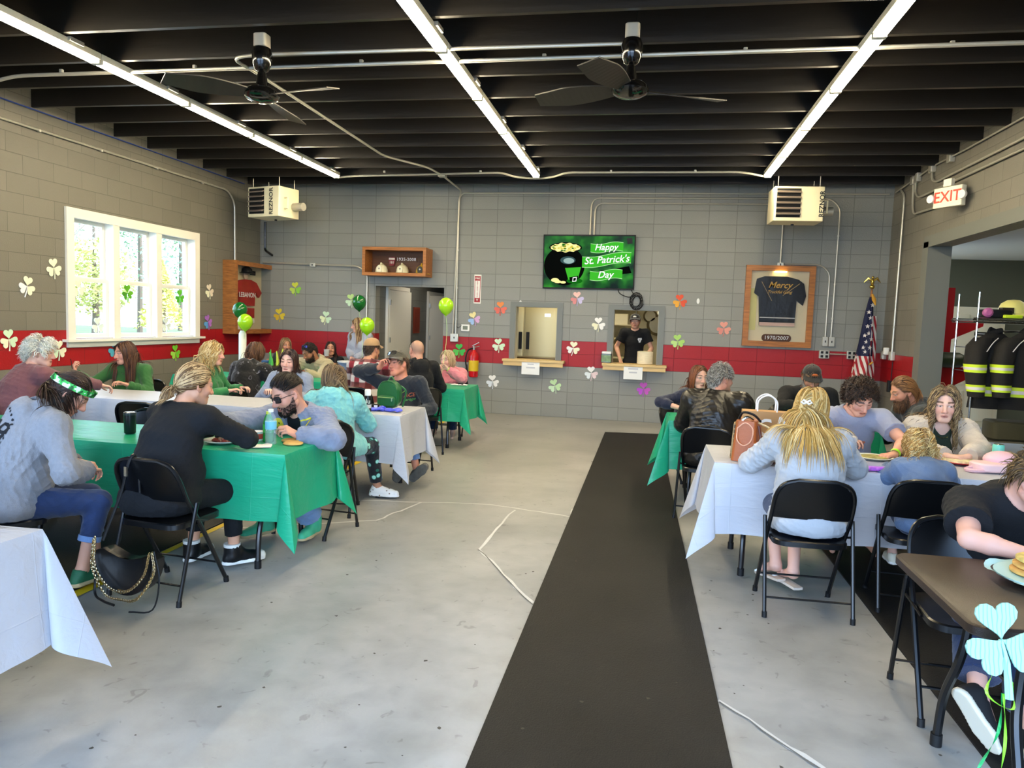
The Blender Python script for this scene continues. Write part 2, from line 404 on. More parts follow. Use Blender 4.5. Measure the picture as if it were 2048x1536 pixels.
# ---- serving windows: grey steel frames, pine ledges
for n_, (a, b_, z0, z1) in ((2, W1), (3, W2)):
    w = struct(link('window_%d' % n_, None))
    q = MB(); t = .085
    for r in ((a-t, a, z0, z1+.07), (b_, b_+t, z0, z1+.07), (a, b_, z1, z1+.07)): q.box(((r[0]+r[1])/2, YB-.008, (r[2]+r[3])/2), (r[1]-r[0], .02, r[3]-r[2]))
    q.build('steel_frame', M_grey, w, smooth=False)
    q = MB()
    for x in (a+.004, b_-.004): q.box((x, YB+.1, (z0+z1)/2), (.012, .2, z1-z0))
    q.box(((a+b_)/2, YB+.1, z1-.004), (b_-a, .2, .012)); q.build('reveal', mat('reveal_grey', '#9a9684', .4), w, smooth=False)
def ledge(x0, x1, label):
    t = thing('serving_ledge', label, 'ledge', ((x0+x1)/2, YB, 0)); w = x1-x0
    q = MB(); q.rbox((0, -.03, .885), (w, .34, .038), .006); q.build('shelf_board', M_pine, t)
    q = MB(); q.box((0, -.17, .835), (w-.03, .03, .062)); q.box((0, -.08, .835), (w-.2, .05, .06)); q.build('apron_board', M_pine, t, smooth=False)
ledge(-2.25, -1.27, 'pale pine ledge of the left serving window with the steel fridge behind')
ledge(-.68, .30, 'pale pine ledge of the right serving window where a man stands')
def notice(x, label, lines):
    t = thing('paper_notice', label, 'notice', (x, YB-.187, .78))
    q = MB(); q.box((0, 0, 0), (.285, .002, .215)); q.build('sheet', M_paper, t, smooth=False)
    for k, w_ in enumerate(lines): MB().box((0, -.0015, .055-.055*k), (w_, .001, .022)).build('printed_line', mat('faint_ink', '#c6c8ce', .8), t, smooth=False)
notice(-1.79, 'white paper notice taped under the left serving ledge', [.1, .14])
notice(-.20, 'white paper notice taped under the right serving ledge', [.15, .12])

# ---- kitchen behind
M_kit = mat('kitchen_wall', '#d8cda6', .6)
def shell(name, x0, x1, y0, y1, z1, m, skip=()):
    """inward facing box room as separate wall slabs"""
    t = .1; out = []
    for nm, c, d in (('far', ((x0+x1)/2, y1+t/2, z1/2), (x1-x0, t, z1)), ('left', (x0-t/2, (y0+y1)/2, z1/2), (t, y1-y0, z1)), ('right', (x1+t/2, (y0+y1)/2, z1/2), (t, y1-y0, z1)), ('top', ((x0+x1)/2, (y0+y1)/2, z1+t/2), (x1-x0+.2, y1-y0+.2, t))):
        if nm in skip: continue
        q = MB(); q.box(c, d); out.append(struct(q.build(('wall_%s_%s' % (name, nm)) if nm != 'top' else 'ceiling_%s' % name, m, smooth=False)))
    return out
shell('kitchen', -3.05, 1.6, YB+.2, 14.0, 2.6, M_kit)
t = thing('steel_refrigerator', 'tall stainless steel refrigerator behind the left serving window', 'refrigerator', (-2.0, 12.95, 0))
q = MB(); q.rbox((0, 0, 1.0), (1.25, .75, 1.9), .02); q.build('cabinet', M_steel, t)
for x0, x1, hx in ((-.61, -.14, -.185), (-.12, .61, -.055)):
    q = MB(); q.rbox(((x0+x1)/2, -.39, 1.15), (x1-x0, .03, 1.5), .01); d = q.build('door', M_steel, t)
    q = MB(); q.box((hx, -.425, 1.17), (.055, .03, .3)); q.build('handle', M_rubber, d, smooth=False)
q = MB(); q.box((.28, -.408, 1.62), (.1, .004, .05)); q.build('name_plate', M_chrome, t, smooth=False)
q = MB(); q.rbox((-1.55, 12.25, .88), (1.4, .4, .05), .01); t = tag(q.build('steel_counter', mat('counter_brown', '#5e4c2c', .3, .4)), 'low brown steel counter inside the kitchen before the refrigerator', 'counter')
q = MB(); q.box((-1.55, 12.3, .43), (1.36, .3, .85)); q.build('base', mat('counter_base', '#463a26', .5), t, smooth=False)
q = MB(); q.lathe([(.03, 0), (.032, .1), (.014, .14), (.012, .17)], (-2.12, 11.62, .905)); s = q.build('sauce_bottle', mat('red_sauce', '#b8301c', .35)); tag(s, 'small red sauce bottle in the corner of the left serving window', 'bottle')
q = MB(); q.lathe([(.013, 0), (.013, .05)], (-2.12, 11.62, 1.075), 10); q.build('bottle_cap', M_rubber, s)
t = thing('wire_shelf_rack', 'cream wire shelf rack behind the kitchen man on the left', 'rack', (-.55, 13.55, 0))
for x in (-.35, .32):
    for y in (-.2, .2):
        q = MB(); q.cyl((x, y, 0), (x, y, 2.1), .012, n=8); q.build('post', M_chrome, t)
for z in (.9, 1.25, 1.5, 1.85):
    q = MB(); q.box((0, 0, z), (.7, .42, .02)); q.build('shelf', mat('cream_shelf', '#d9cfa8', .5), t, smooth=False)
for i, (x, z, w, h, c) in enumerate(((-.75, 1.35, .2, .16, '#c9bd93'), (-.5, 1.6, .26, .2, '#e8dfc0'), (-.72, 1.6, .15, .17, '#8d8466'), (-.42, 1.33, .2, .14, '#a59463'))):
    q = MB(); q.rbox((x, 13.52, z), (w, .25, h), .02); tag(q.build('storage_tub', mat('tub%d' % i, c, .5)), ('low tan tub', 'wide cream tub', 'small drab tub', 'squat brown tub')[i]+' on the wire rack behind the kitchen man', 'tub')
for x, z, r, lb in ((.16, 1.52, .2, 'large hanging steel pan to the right of the kitchen man'), (.02, 1.68, .13, 'smaller steel pan hanging high behind the kitchen man')):
    t = tag(MB().lathe([(r*.75, .05), (r*.95, .01), (r, 0), (r*.97, -.005), (r*.72, .045)], (x, 13.8, z), 24, Matrix.Rotation(PI/2, 3, 'X')).build('hanging_pan', mat('pan_steel', '#8f8468', .45, .8)), lb, 'pan')
    MB().tube([(x, 13.82, z+r), (x, 13.85, z+r+.22)], .012, 6).build('pan_handle', M_chrome, t)
for i, (x, z, lb) in enumerate(((.42, 1.35, 'black ladle'), (.5, 1.3, 'black spatula'))):
    q = MB(); q.tube([(x, 13.93, z+.12), (x, 13.93, z-.12)], .012, 6); t = tag(q.build('hanging_ladle' if i == 0 else 'hanging_spatula', M_rubber), lb+' hanging on the kitchen wall at the right', 'utensil')
    q = MB(); q.sph((x, 13.92, z-.15), (.035, .012, .045)); q.build('head', M_rubber, t)
def panel_lamp(x, y, z, w, d, k, label, c=(1, .88, .62)):  # added fill light in the shape of a ceiling panel
    t = tag(MB().rbox((0, 0, 0), (w, d, .03), .01).build('panel_lamp', M_white, None, (x, y, z-.05)), label, 'lamp')
    MB().box((0, 0, -.02), (w-.1, d-.06, .012)).build('glow_face', mat('fill_glow%d' % int(k*10), '#fff2cc', emit=(c, k)), t, smooth=False)
panel_lamp(-1.0, 11.85, 2.5, 2.4, .25, 24., 'added flat white fill lamp, out of view on the kitchen ceiling')  # unseen source added to brighten the kitchen and the man's face
panel_lamp(-3.8, 13.2, 2.5, .4, 1.2, 7., 'added flat white fill lamp, out of view on the corridor ceiling', (1, .9, .75))  # no fixture known here; added to lift the dim corridor doors
panel_lamp(5.6, 10.4, 2.78, .4, 2.4, 9., 'added flat white fill lamp, out of view on the side bay ceiling', (1, .9, .72))  # added out of view so the bay wall and ceiling come out brighter

# ---- corridor through the doorway
shell('corridor', DOOR[0], DOOR[1]+.25, YB+.2, 17., 2.5, M_corr)
def side_door(n, y0, y1, ajar):
    t = struct(link('door_%d' % n, None)); X = DOOR[0]
    q = MB()
    for r in ((y0, y0+.07, 0, 1.97), (y1-.07, y1, 0, 1.97), (y0, y1, 1.97, 2.04)): q.box((X+.02, (r[0]+r[1])/2, (r[2]+r[3])/2), (.05, r[1]-r[0], r[3]-r[2]))
    q.build('door_frame', M_white, t, smooth=False)
    q = MB(); R = Matrix.Rotation(ajar, 3, 'Z'); w = y1-y0-.15; q.box(Vector((X+.03, y0+.075, .985))+R @ Vector((0, w/2, 0)), (.04, w, 1.95), R); d = q.build('leaf', M_white, t, smooth=False)
    for z in (.4, 1.1, 1.75):
        q = MB(); q.box((X+.056, y0+.08, z), (.02, .03, .09)); q.build('hinge', M_chrome, d, smooth=False)
    q = MB(); q.sph(Vector((X+.085, y0+.075, .98))+R @ Vector((0, w-.07, 0)), .03); q.build('door_handle', M_chrome, d)
side_door(1, 11.95, 13.1, -.05); side_door(2, 14.3, 15.5, -.45)
q = MB(); q.box((DOOR[0]+.012, 13.62, 1.45), (.022, .36, .5)); t = tag(q.build('wall_plaque', mat('plaque_red', '#8a3a22', .45)), 'red brown wooden plaque on the corridor wall between the doors', 'plaque')
q = MB(); q.box((DOOR[0]+.026, 13.62, 1.45), (.006, .3, .44)); q.build('panel', mat('plaque_red2', '#7a2e1c', .5), t, smooth=False)

# ---- side bay on the right
M_bay = mat('bay_wall', '#60614f', .6)
q = shell('bay', XR+.24, 8.2, 4.5, 13.4, 2.78, M_bay, ('left', 'top'))
q = MB(); q.box((5.9, 9, 2.83), (4.8, 9.2, .1)); struct(q.build('ceiling_bay', mat('bay_ceiling', '#d9d7cc', .7), smooth=False))
q = MB(); q.box((5.9, 4.45, 1.4), (4.8, .1, 2.9)); struct(q.build('wall_bay_near', M_bay, smooth=False))
q = MB(); q.box((6.62, 13.36, 1.4), (.8, .06, 2.78)); struct(q.build('wall_bay_pier', mat('beige_wall', '#b7a98a', .6), smooth=False))
# tapered steel jamb on the opening's far side
q = MB(); q.box((XR+.12, 9.93, 1.3), (.25, .08, 2.6)); q.box((XR-.012, 9.99, 1.33), (.03, .2, 2.66)); struct(q.build('trim_1', M_grey, smooth=False))
q = MB(); q.box((XR-.012, 7.55, 2.66), (.03, 5.0, .14)); struct(q.build('trim_2', M_grey, smooth=False))
t = struct(link('door_3', None, None, (5.3, 13.37, 0)))
q = MB(); q.box((0, 0, 1.0), (.95, .05, 2.0)); q.build('leaf', mat('cream_door', '#efe5c6', .5), t, smooth=False)
for x in (-.23, .23):
    for z, h in ((.35, .5), (1.05, .7), (1.72, .3)):
        q = MB(); q.rbox((x, -.03, z), (.34, .02, h), .01); q.build('raised_panel', mat('cream_door', '#efe5c6'), t)
q = MB(); q.box((.12, -.045, 1.56), (.2, .008, .06)); q.build('name_plate', M_rubber, t, smooth=False)
MB().box((.12, -.0505, 1.56), (.14, .001, .012)).build('plate_line', M_paper, t, smooth=False)

# ---- outdoors seen through the left window, and in front of the open bay doors
M_lawn = mat('lawn', '#56671f', .9, var=(.8, .3)); M_asph = mat('asphalt', '#8d8d8c', .9)
q = MB(); q.box((-48, 12, -.3), (82, 90, .2)); o = struct(q.build('ground_lawn', M_lawn, smooth=False))
q = MB(); q.box((8, -22, -.25), (60, 40, .3)); o = struct(q.build('ground_forecourt', M_asph, smooth=False))
def tree(x, y, h, r, col, kind, label):
    x = min(x, -27)
    t = thing('tree', label, 'tree', (x, y, -.2), 0, 'trees beyond the lawn')
    MB().tube([(0, 0, 0), (.05, .04, h*.35), (0, 0, h*.75), (0, 0, h*.95)], [.2, .16, .09, .02], 7).build('trunk', mat('bark', '#6a5a48', .9), t)
    q = MB()
    for i in range(2600):
        if kind == 'cone':
            k = rnd.random()**.8; zz = h*(.12+.88*k); a = rnd.uniform(0, 2*PI); rr = r*(1-k)*(.55+.45*rnd.random())
        else:
            a = rnd.uniform(0, 2*PI); u = rnd.uniform(-1, 1); s_ = rnd.random()**.33; rr = r*s_*math.sqrt(1-u*u); zz = h*.62+u*s_*h*.38
        c = Vector((rr*math.cos(a), rr*math.sin(a), zz)); d = Vector((rnd.uniform(-1, 1), rnd.uniform(-1, 1), rnd.uniform(-.6, .6))).normalized(); e = d.orthogonal().normalized(); s_ = rnd.uniform(.07, .17)
        q.add([c-d*s_, c+e*s_*.5, c+d*s_, c-e*s_*.5], [(0, 1, 2, 3)])
    if kind == 'bare':
        q = MB()
        for i in range(60):
            a = rnd.uniform(0, 2*PI); z0 = h*rnd.uniform(.25, .8); l = r*rnd.uniform(.4, 1); e = Vector((math.cos(a)*l, math.sin(a)*l, z0+l*.9))
            q.tube([(0, 0, z0), e*.5+Vector((0, 0, z0*.5-.1)), e], [.05, .03, .008], 5)
            for _ in range(4):
                f = e*rnd.uniform(.6, 1); q.tube([f, f+Vector((rnd.uniform(-.7, .7), rnd.uniform(-.7, .7), rnd.uniform(.1, .8)))], [.018, .005], 4)
    q.build('branches' if kind == 'bare' else 'foliage', mat('leaf_'+col, col, .8, var=(1.5, .3)), t, smooth=False)
for a in ((-17, 16, 7.5, 2.6, '#b3b878', 'round', 'yellow green leafy tree left of the view through the window'), (-19, 21.2, 9, 2.4, '#b0a595', 'bare', 'bare brown tree in the middle of the window view'),
          (-20, 26, 9, 2.6, '#7c9470', 'cone', 'dark green conifer at the right of the window view'), (-23, 19.5, 8, 3, '#93a072', 'round', 'olive green tree behind the yellow green one'),
          (-24, 25, 11, 3., '#8ba07c', 'cone', 'tall grey green conifer far behind the bare tree'), (-14.5, 18.2, 3.2, 1.2, '#c0bb70', 'round', 'low yellow shrub in front of the bare tree'),
          (-21, 30, 8, 3, '#84997a', 'round', 'broad green tree right of the conifer'), (-15.8, 21.6, 2.8, .9, '#d8d070', 'cone', 'small bright yellow evergreen beyond the right-hand pane'),
          (-28, 33, 10, 4, '#97a888', 'round', 'wide pale green tree at the far right of the lawn'), (-25, 14.5, 11, 3.2, '#b0a595', 'bare', 'tall bare tree at the left edge of the window view')): tree(a[0]*1.75, a[1]*1.75, a[2]*1.6, a[3]*1.6, *a[4:])
# ================================================================== CEILING AND WALL FITTINGS
M_tube = mat('lamp_tube', '#fff6dd', emit=((1, .86, .60), LAMP)); M_lampw = mat('lamp_housing', '#e9e2c8', .4)
rows = ((-4.57, 'left'), (-1.63, 'middle'), (1.43, 'right'))
ordn = ['far end', 'second from the far end', 'third from the far end', 'fourth from the far end', 'fifth from the far end', 'sixth from the far end', 'seventh from the far end', 'nearest']
lamp0 = None
for x, rn in rows:
    for k in range(6):
        y = 10.17-1.18*k-.59
        lb = 'fluorescent strip light in the %s ceiling row, %s' % (rn, ordn[k])
        if lamp0 is None:
            lamp0 = t = thing('strip_light', lb, 'ceiling light', (x, y, 3.5), 0, 'fluorescent strip lights in three rows')
            MB().rbox((0, 0, .04), (.1, 1.17, .05), .006).build('housing', M_lampw, t)
            for s in (-.026, .026):
                MB().cyl((s, -.56, 0), (s, .56, 0), .015, n=10).build('tube', M_tube, t)
            for e in (-.575, .575): MB().rbox((0, e, .008), (.09, .022, .05), .005).build('lamp_holder', M_lampw, t)
            MB().box((.062, .3, .055), (.03, .14, .03)).build('clip', M_galv, t, smooth=False)
        else: dup(lamp0, (x, y, 3.5), 0, lb)

M_fan = mat('fan_black', '#0d0c0b', .15, coat=.6); M_blade = mat('fan_blade', '#2a261f', .35)
def fan(x, y, zh, angs, label, zc=3.38):
    t = thing('ceiling_fan', label, 'ceiling fan', (x, y, 0))
    MB().rbox((0, 0, 3.52), (.1, .1, .1), .02).build('ceiling_box', M_galv, t)
    MB().lathe([(.02, zc-.09), (.05, zc-.07), (.07, zc-.02), (.075, zc+.05), (.06, 3.47)], n=20).build('canopy', M_fan, t)
    MB().cyl((0, 0, zh+.1), (0, 0, zc-.05), .014).build('downrod', M_fan, t)
    MB().lathe([(.02, .2), (.035, .14), (.045, .06), (.1, .045), (.125, .02), (.13, -.005), (.115, -.03), (.07, -.05), (.01, -.058)], (0, 0, zh), 28).build('motor_housing', M_fan, t)
    for a in angs:
        R = Matrix.Rotation(math.radians(a), 3, 'Z'); P = []
        n = 14
        for i in range(n):
            k = i/(n-1); r = .12+.56*k; w = .05+.055*math.sin(min(1, k*1.5)*PI/2)*(1-.55*max(0, k-.6)/.4); tw = .42-.2*k
            for s_ in (-1, 1):
                for th in (.004, -.004):
                    P.append(R @ Vector((r, s_*w*math.cos(tw)-.03*k, s_*w*math.sin(tw)+th-.02*k)))
        q = MB(); vs = [Vector(p)+Vector((0, 0, zh)) for p in P]; fs = []
        for i in range(n-1):
            A, B_ = 4*i, 4*i+4
            fs += [(A, A+2, B_+2, B_), (A+1, B_+1, B_+3, A+3), (A, B_, B_+1, A+1), (A+2, A+3, B_+3, B_+2)]
        fs += [(0, 1, 3, 2), (4*n-4, 4*n-2, 4*n-1, 4*n-3)]
        q.add(vs, fs); q.build('blade', M_blade, t, smooth=False)
    MB().tube([(.02, 0, 3.55), (.03, .02, 3.75)], .003, 5).build('hanger_cable', M_blackm, t)
fan(-2.95, 5.2, 3.13, (228, -13, 97), 'black three-bladed ceiling fan between the left and middle lamp rows')
fan(-.21, 5.28, 3.13, (172, -78+180+150, 22), 'black three-bladed ceiling fan between the middle and right lamp rows')

def conduit(pts, label, r=.013, m=None, clips=(), bend=.14, name='conduit_pipe'):
    q = MB(); q.tube(pipe_path(pts, bend), r, 8); o = tag(q.build(name, m or M_galv), label, 'conduit')
    for c in clips:
        b = MB(); b.rbox(c, (.03, .03, .03), .006); b.build('clip', M_galv, o)
    return o
zj = 3.535
conduit([(XL+.05, 5.95, 3.3), (-6.3, 5.83, 3.43), (-5.7, 5.8, zj), (3.3, 5.75, zj)], 'long grey conduit crossing the whole ceiling behind the fans', .016, clips=[(x, 5.78, zj+.02) for x in (-5.2, -3.9, -2.4, -.9, .6, 2.0)])
conduit([(-.25, 5.53, zj), (-3.15, 5.5, zj), (-3.42, 5.55, zj), (-3.4, 5.9, zj), (-3.42, 9.0, zj), (-3.05, 9.7, zj), (-3.0, 10.24, zj), (-3.0, 11.3, zj-.02), (-3.06, YB-.03, 3.4), (-3.11, YB-.03, 1.25)], 'bent conduit looping from the right fan past the left fan and down the back wall', .014)
conduit([(-4.57, 10.2, 3.5), (-4.4, 10.28, zj), (-2.1, 10.05, zj), (-1.95, 10.24, 3.51), (-1.63, 10.3, 3.5), (-1.4, 10.24, 3.51), (-1.2, 10.05, zj), (1.1, 10.05, zj), (1.43, 10.2, 3.5)], 'conduit linking the far ends of the three lamp rows', .014, clips=[(x, 10.05, zj+.015) for x in (-3.8, -2.4, -.6, .5)])
q = MB(); q.rbox((-3.0, 10.24, zj), (.11, .11, .05), .01); tag(q.build('junction_box', M_galv), 'square grey junction box under the ceiling where two conduits cross', 'junction box')
yb = YB-.03
conduit([(3.3, yb, 3.5), (-3.0, yb, 3.5), (-3.07, yb, 3.42), (-3.06, yb, 1.25)], 'straight grey conduit down the back wall to the box above the red band', .013, clips=[(-3.06, yb, z) for z in (2.6, 2.0, 1.5)])
conduit([(-.96, yb, 2.87), (-.96, yb, 3.43), (2.47, yb, 3.43)], 'upper conduit rising from the television and running right under the ceiling', .012)
conduit([(-.90, yb, 2.87), (-.90, yb, 3.35), (1.9, yb, 3.35)], 'lower conduit rising from the television and running right under the first', .012)
conduit([(1.87, yb, 3.12), (1.87, yb, 2.50)], 'short conduit from the right heater down to the framed shirt', .012)
conduit([(1.93, yb, 2.48), (2.44, yb, 2.48), (2.57, yb, 2.36), (2.57, yb, 1.42)], 'conduit bending down beside the framed shirt to the left wall switch', .012)
conduit([(2.15, yb, 3.43), (2.52, yb, 3.43), (2.65, yb, 3.3), (2.65, yb, 1.42)], 'conduit bending down the back wall to the right wall switch', .012, clips=[(2.65, yb, z) for z in (2.9, 2.2, 1.7)])
conduit([(-6.45, yb, 2.34), (-4.75, yb, 2.31), (-4.59, yb, 2.2), (-4.59, yb, .7)], 'conduit running from the corner along the back wall and down beside the doorway', .016)
conduit([(XL+.03, -.5, 3.34), (XL+.03, 10.45, 3.36), (XL+.03, 10.64, 3.2), (XL+.03, 10.65, 2.28)], 'long conduit high along the left wall, dropping to the jersey cabinet', .015, clips=[(XL+.03, y, 3.345) for y in (6.9, 7.8, 8.8, 9.8)])
conduit([(XL+.02, -.5, 3.55), (XL+.02, 9.4, 3.55), (XL+.04, 10.9, 3.54)], 'thin blue cable stapled along the top of the left wall', .008, mat('blue_cable', '#223f8a', .5), name='wall_cable')
xr = XR-.03
conduit([(xr, 11.1, 3.5), (xr, 10.92, 3.4), (xr, 10.92, 1.22)], 'vertical conduit down the right wall by the corner to the socket boxes', .014, clips=[(xr, 10.92, z) for z in (2.5, 1.6)])
conduit([(xr, 10.6, 3.5), (xr, 10.57, 3.2), (xr, 10.5, 3.08), (xr, 9.25, 3.03)], 'conduit on the right wall ending at the exit sign', .014)
conduit([(xr, 10.52, 3.5), (xr, 10.5, 3.34), (xr, 10.35, 3.27), (xr, 3., 3.25)], 'lower long conduit along the right wall above the exit sign', .014)
conduit([(xr, 9.97, 3.55), (xr, 9.95, 3.42), (xr, 9.8, 3.36), (xr, 3., 3.37)], 'upper long conduit along the right wall above the exit sign', .014)
conduit([(xr, 11.3, 3.5), (xr, 9.9, 3.58), (xr, 9., 3.56), (xr, 3., 3.56)], 'thin conduit along the very top of the right wall', .01)
for y, z, lb in ((10.6, 3.53, 'left'), (10.45, 3.54, 'second'), (9.96, 3.56, 'third'), (9.4, 3.56, 'rightmost')):
    q = MB(); q.rbox((XR-.03, y, z), (.06, .1, .11), .008); t = tag(q.build('junction_box', M_galv), 'grey junction box at the top of the right wall, %s of four' % lb, 'junction box')
    q = MB(); q.box((XR-.062, y, z), (.004, .08, .09)); q.build('cover_plate', M_galv, t, smooth=False)

# ---- heaters
M_heat = mat('heater_cream', '#efe4bd', .4); M_fin = mat('heater_fin', '#8d7f74', .4, .4); M_dark = mat('dark_void', '#0d0b0a', .8)
def heater(loc, rz, label, right):
    t = thing('unit_heater', label, 'heater', loc, rz); w, d, h = .62, .42, .44
    # front faces -Y (local); outlet louvres at the left, blank panel at the right
    MB().rbox((0, .2, 0), (w, d, h), .012).build('cabinet', M_heat, t)
    q = MB(); q.box((-.13, -.012, .01), (.3, .004, .37)); q.build('louvre_recess', M_dark, t, smooth=False)
    for k in range(5):
        q = MB(); q.box((-.13, -.03, -.13+.07*k), (.3, .05, .014), Matrix.Rotation(.45, 3, 'X')); q.build('louvre', M_fin, t, smooth=False)
    q = MB(); q.tube([(.32, .1, .06), (.38, .1, .06), (.38, .1, -.1), (.32, .1, -.1)], .012, 6); q.build('gas_pipe', M_heat, t)
    q = MB(); q.cyl((.31, .3, -.05), (.5, .3, -.05), .06); q.build('flue', M_galv, t)
    for x in (-.26, .26):
        for y in (.05, .36): MB().cyl((x, y, .2), (x, y, .36), .005, n=6).build('hanger_rod', M_galv, t)
    MB().cyl((0 if right else -.05, .3, -.22), (0 if right else -.05, .3, -.24), .02, n=8).build('drain', M_blackm, t)
    text('maker_lettering', 'REZNOR', .1 if not right else .085, M_blackm, frame_m((.16 if not right else .285, -.013, 0), (0, 0, 1), (-1, 0, 0)), t, .001)
    return t
heater((-5.72, 10.15, 3.14), -.28, 'cream unit heater hanging at the left end of the back wall', False)
heater((1.83, 10.1, 3.14), .04, 'cream unit heater hanging at the right end of the back wall', True)
conduit([(-6.28, 11.2, 2.98), (-6.28, 11.2, 2.52), (-6.28, 11.43, 2.46)], 'black gas pipe dropping behind the left heater to the wall', .02, M_blackm, bend=.05, name='gas_pipe')

# ---- television
t = thing('television', 'large flat television on the back wall showing a green holiday greeting', 'television', (-.965, YB-.06, 2.45), 0)
t.rotation_euler = (.07, -.008, 0)
MB().rbox((0, .02, 0), (1.42, .05, .83), .01).build('bezel', M_rubber, t)
W_, H_ = 1.385, .79
def emitm(name, col, k=.9):
    return mat(name, '#020202', .6, emit=(col, k), spec=.02)
scr = mat('tv_screen', '#020302', .2, spec=.08); N, L, p = nodes_of(scr)
tcx = N.new('ShaderNodeTexCoord'); nz = N.new('ShaderNodeTexNoise'); nz.inputs['Scale'].default_value = 3.2; L.new(tcx.outputs['Object'], nz.inputs['Vector'])
sx = N.new('ShaderNodeSeparateXYZ'); L.new(tcx.outputs['Object'], sx.inputs[0])
r = N.new('ShaderNodeValToRGB'); e = r.color_ramp.elements
e[0].position = .36; e[0].color = (*lin('#041a04'), 1); e[1].position = .68; e[1].color = (*lin('#37a322'), 1)
e2 = e.new(.52); e2.color = (*lin('#0f5a0c'), 1)
ma = N.new('ShaderNodeMath'); ma.operation = 'MULTIPLY_ADD'; L.new(sx.outputs[0], ma.inputs[0]); ma.inputs[1].default_value = -.0; L.new(nz.outputs['Fac'], ma.inputs[2])
L.new(ma.outputs[0], r.inputs[0]); L.new(r.outputs[0], p.inputs['Emission Color']); p.inputs['Emission Strength'].default_value = .9
q = MB(); q.box((0, -.006, 0), (W_, .004, H_)); q.build('screen', scr, t, smooth=False)
def flat(name, pts, y, m):          # picture element on the screen: pts in screen units 0..1
    q = MB(); q.add([((x-.5)*W_, y, (z-.5)*H_) for x, z in pts], [tuple(range(len(pts)))]); return q.build(name, m, t, smooth=False)
def ell(cx, cz, rx, rz, n=32, a0=0, a1=2*PI): return [(cx+rx*math.cos(a), cz+rz*math.sin(a)) for a in np.linspace(a0, a1, n+1)[:-1]]
kb = emitm('scr_black', '#030705', .6); kg = emitm('scr_gold', '#fff3a0', 1.0); kg2 = emitm('scr_gold2', '#d8c650', 1.); kgr = emitm('scr_green', '#3fbb2e', .95); kgd = emitm('scr_green_dark', '#116a14', .9); kw = emitm('scr_white', '#ffffff', 1.1); kl = emitm('scr_line', '#b6f5a6', 1.); khl = emitm('scr_shine', '#a9c8c2', .8); kh2 = emitm('scr_shine2', '#3d5a5c', .8)
flat('pot_picture', ell(.23, .42, .23, .38)+[], -.0085, kb)
flat('pot_rim_picture', ell(.24, .775, .185, .1), -.0088, kb)
flat('coins_picture', [(.06, .775)]+[(.24+.165*math.cos(a)*(1+.05*math.sin(17*a)), .775+.085*math.sin(a)*(1+.14*math.sin(11*a))) for a in np.linspace(PI, -PI, 70)], -.0092, kg)
for i in range(34):
    a = rnd.uniform(0, 2*PI); s = rnd.random()**.5; flat('coin_picture', ell(.24+.15*s*math.cos(a), .775+.07*s*math.sin(a), .016, .012, 8), -.0094-.00002*i, kg2 if i % 3 else kgd)
flat('shine_picture', ell(.27, .53, .085, .075), -.0093, kh2); flat('shine_picture', ell(.28, .52, .06, .055), -.0095, khl)
flat('hat_picture', [(.24, .38), (.42, .40), (.39, .19), (.28, .15)], -.0096, kgr); flat('hat_brim_picture', ell(.35, .13, .09, .055), -.0095, kgd); flat('hat_band_picture', [(.29, .2), (.39, .23), (.385, .16), (.3, .12)], -.0098, kb)
flat('buckle_picture', [(.33, .2), (.375, .21), (.37, .12), (.325, .11)], -.01, kw); flat('buckle_hole_picture', [(.338, .185), (.367, .192), (.363, .135), (.333, .128)], -.0102, kb)
for c in ((.13, .14, .045, .04), (.16, .11, .04, .03), (.22, .1, .033, .026)): flat('coin_picture', ell(*c), -.0096, kg)
def ribbon(x0, x1, z0, h, rise, body, tx, tz, ts):
    n = 20; top = []; bot = []
    for i in range(n+1):
        k = i/n; x = x0+(x1-x0)*k; z = z0+rise*k+.022*math.sin(k*2*PI+PI); top.append((x, z+h/2)); bot.append((x, z-h/2))
    q = MB(); q.add([((x-.5)*W_, -.0105, (z-.5)*H_) for a_, b_ in zip(top, bot) for x, z in (a_, b_)], [(2*i, 2*i+1, 2*i+3, 2*i+2) for i in range(n)]); q.build('ribbon_picture', kgr, t, smooth=False)
    for ln in (top, bot): MB().tube([((x-.5)*W_, -.0108, (z-.5)*H_) for x, z in ln], .0035, 4).build('ribbon_edge_picture', kl, t)
    R = Matrix.Rotation(math.atan2(rise*H_*.8, (x1-x0)*W_), 4, 'Z')
    text('screen_lettering', body, ts, kw, BACK((tx-.5)*W_, (tz-.5)*H_, -.0125) @ R, t, .0006, .28)
flat('ribbon_shadow_picture', [(.48, .58), (.88, .66), (.96, .6), (.6, .5)], -.0098, kb); flat('ribbon_shadow_picture', [(.5, .29), (.95, .43), (.98, .3), (.6, .2)], -.0098, kb)
ribbon(.52, .88, .775, .16, .02, 'Happy', .69, .785, .135); ribbon(.43, .97, .5, .2, .09, "St. Patrick's", .70, .545, .148); ribbon(.52, .88, .24, .17, .03, 'Day', .69, .255, .145)
flat('sensor_picture', [(.915, .96), (.975, .97), (.98, .86), (.925, .85)], -.013, M_rubber)
def cable(pts, label, r=.007, loops=None):
    return tag(MB().tube(spline(pts, 5), r, 6).build('hanging_cable', M_rubber), label, 'cable')
cable([(-.5, YB-.03, 2.06), (-.46, YB-.04, 1.98), (-.33, YB-.05, 1.93), (-.22, YB-.05, 1.96)], 'thin black cable drooping from the bottom of the television to the coil')
cable([(-.3, YB-.03, 2.06), (-.27, YB-.05, 2.0), (-.24, YB-.05, 1.96)], 'short black cable from the television corner straight to the coil')
pts = []
for i in range(90):
    a = i*.42; rr = .085+.03*math.sin(i*.37); pts.append((-.2+rr*math.cos(a)*.95, YB-.03-.018*math.sin(i*.9)**2, 1.87+(rr+.02)*math.sin(a)))
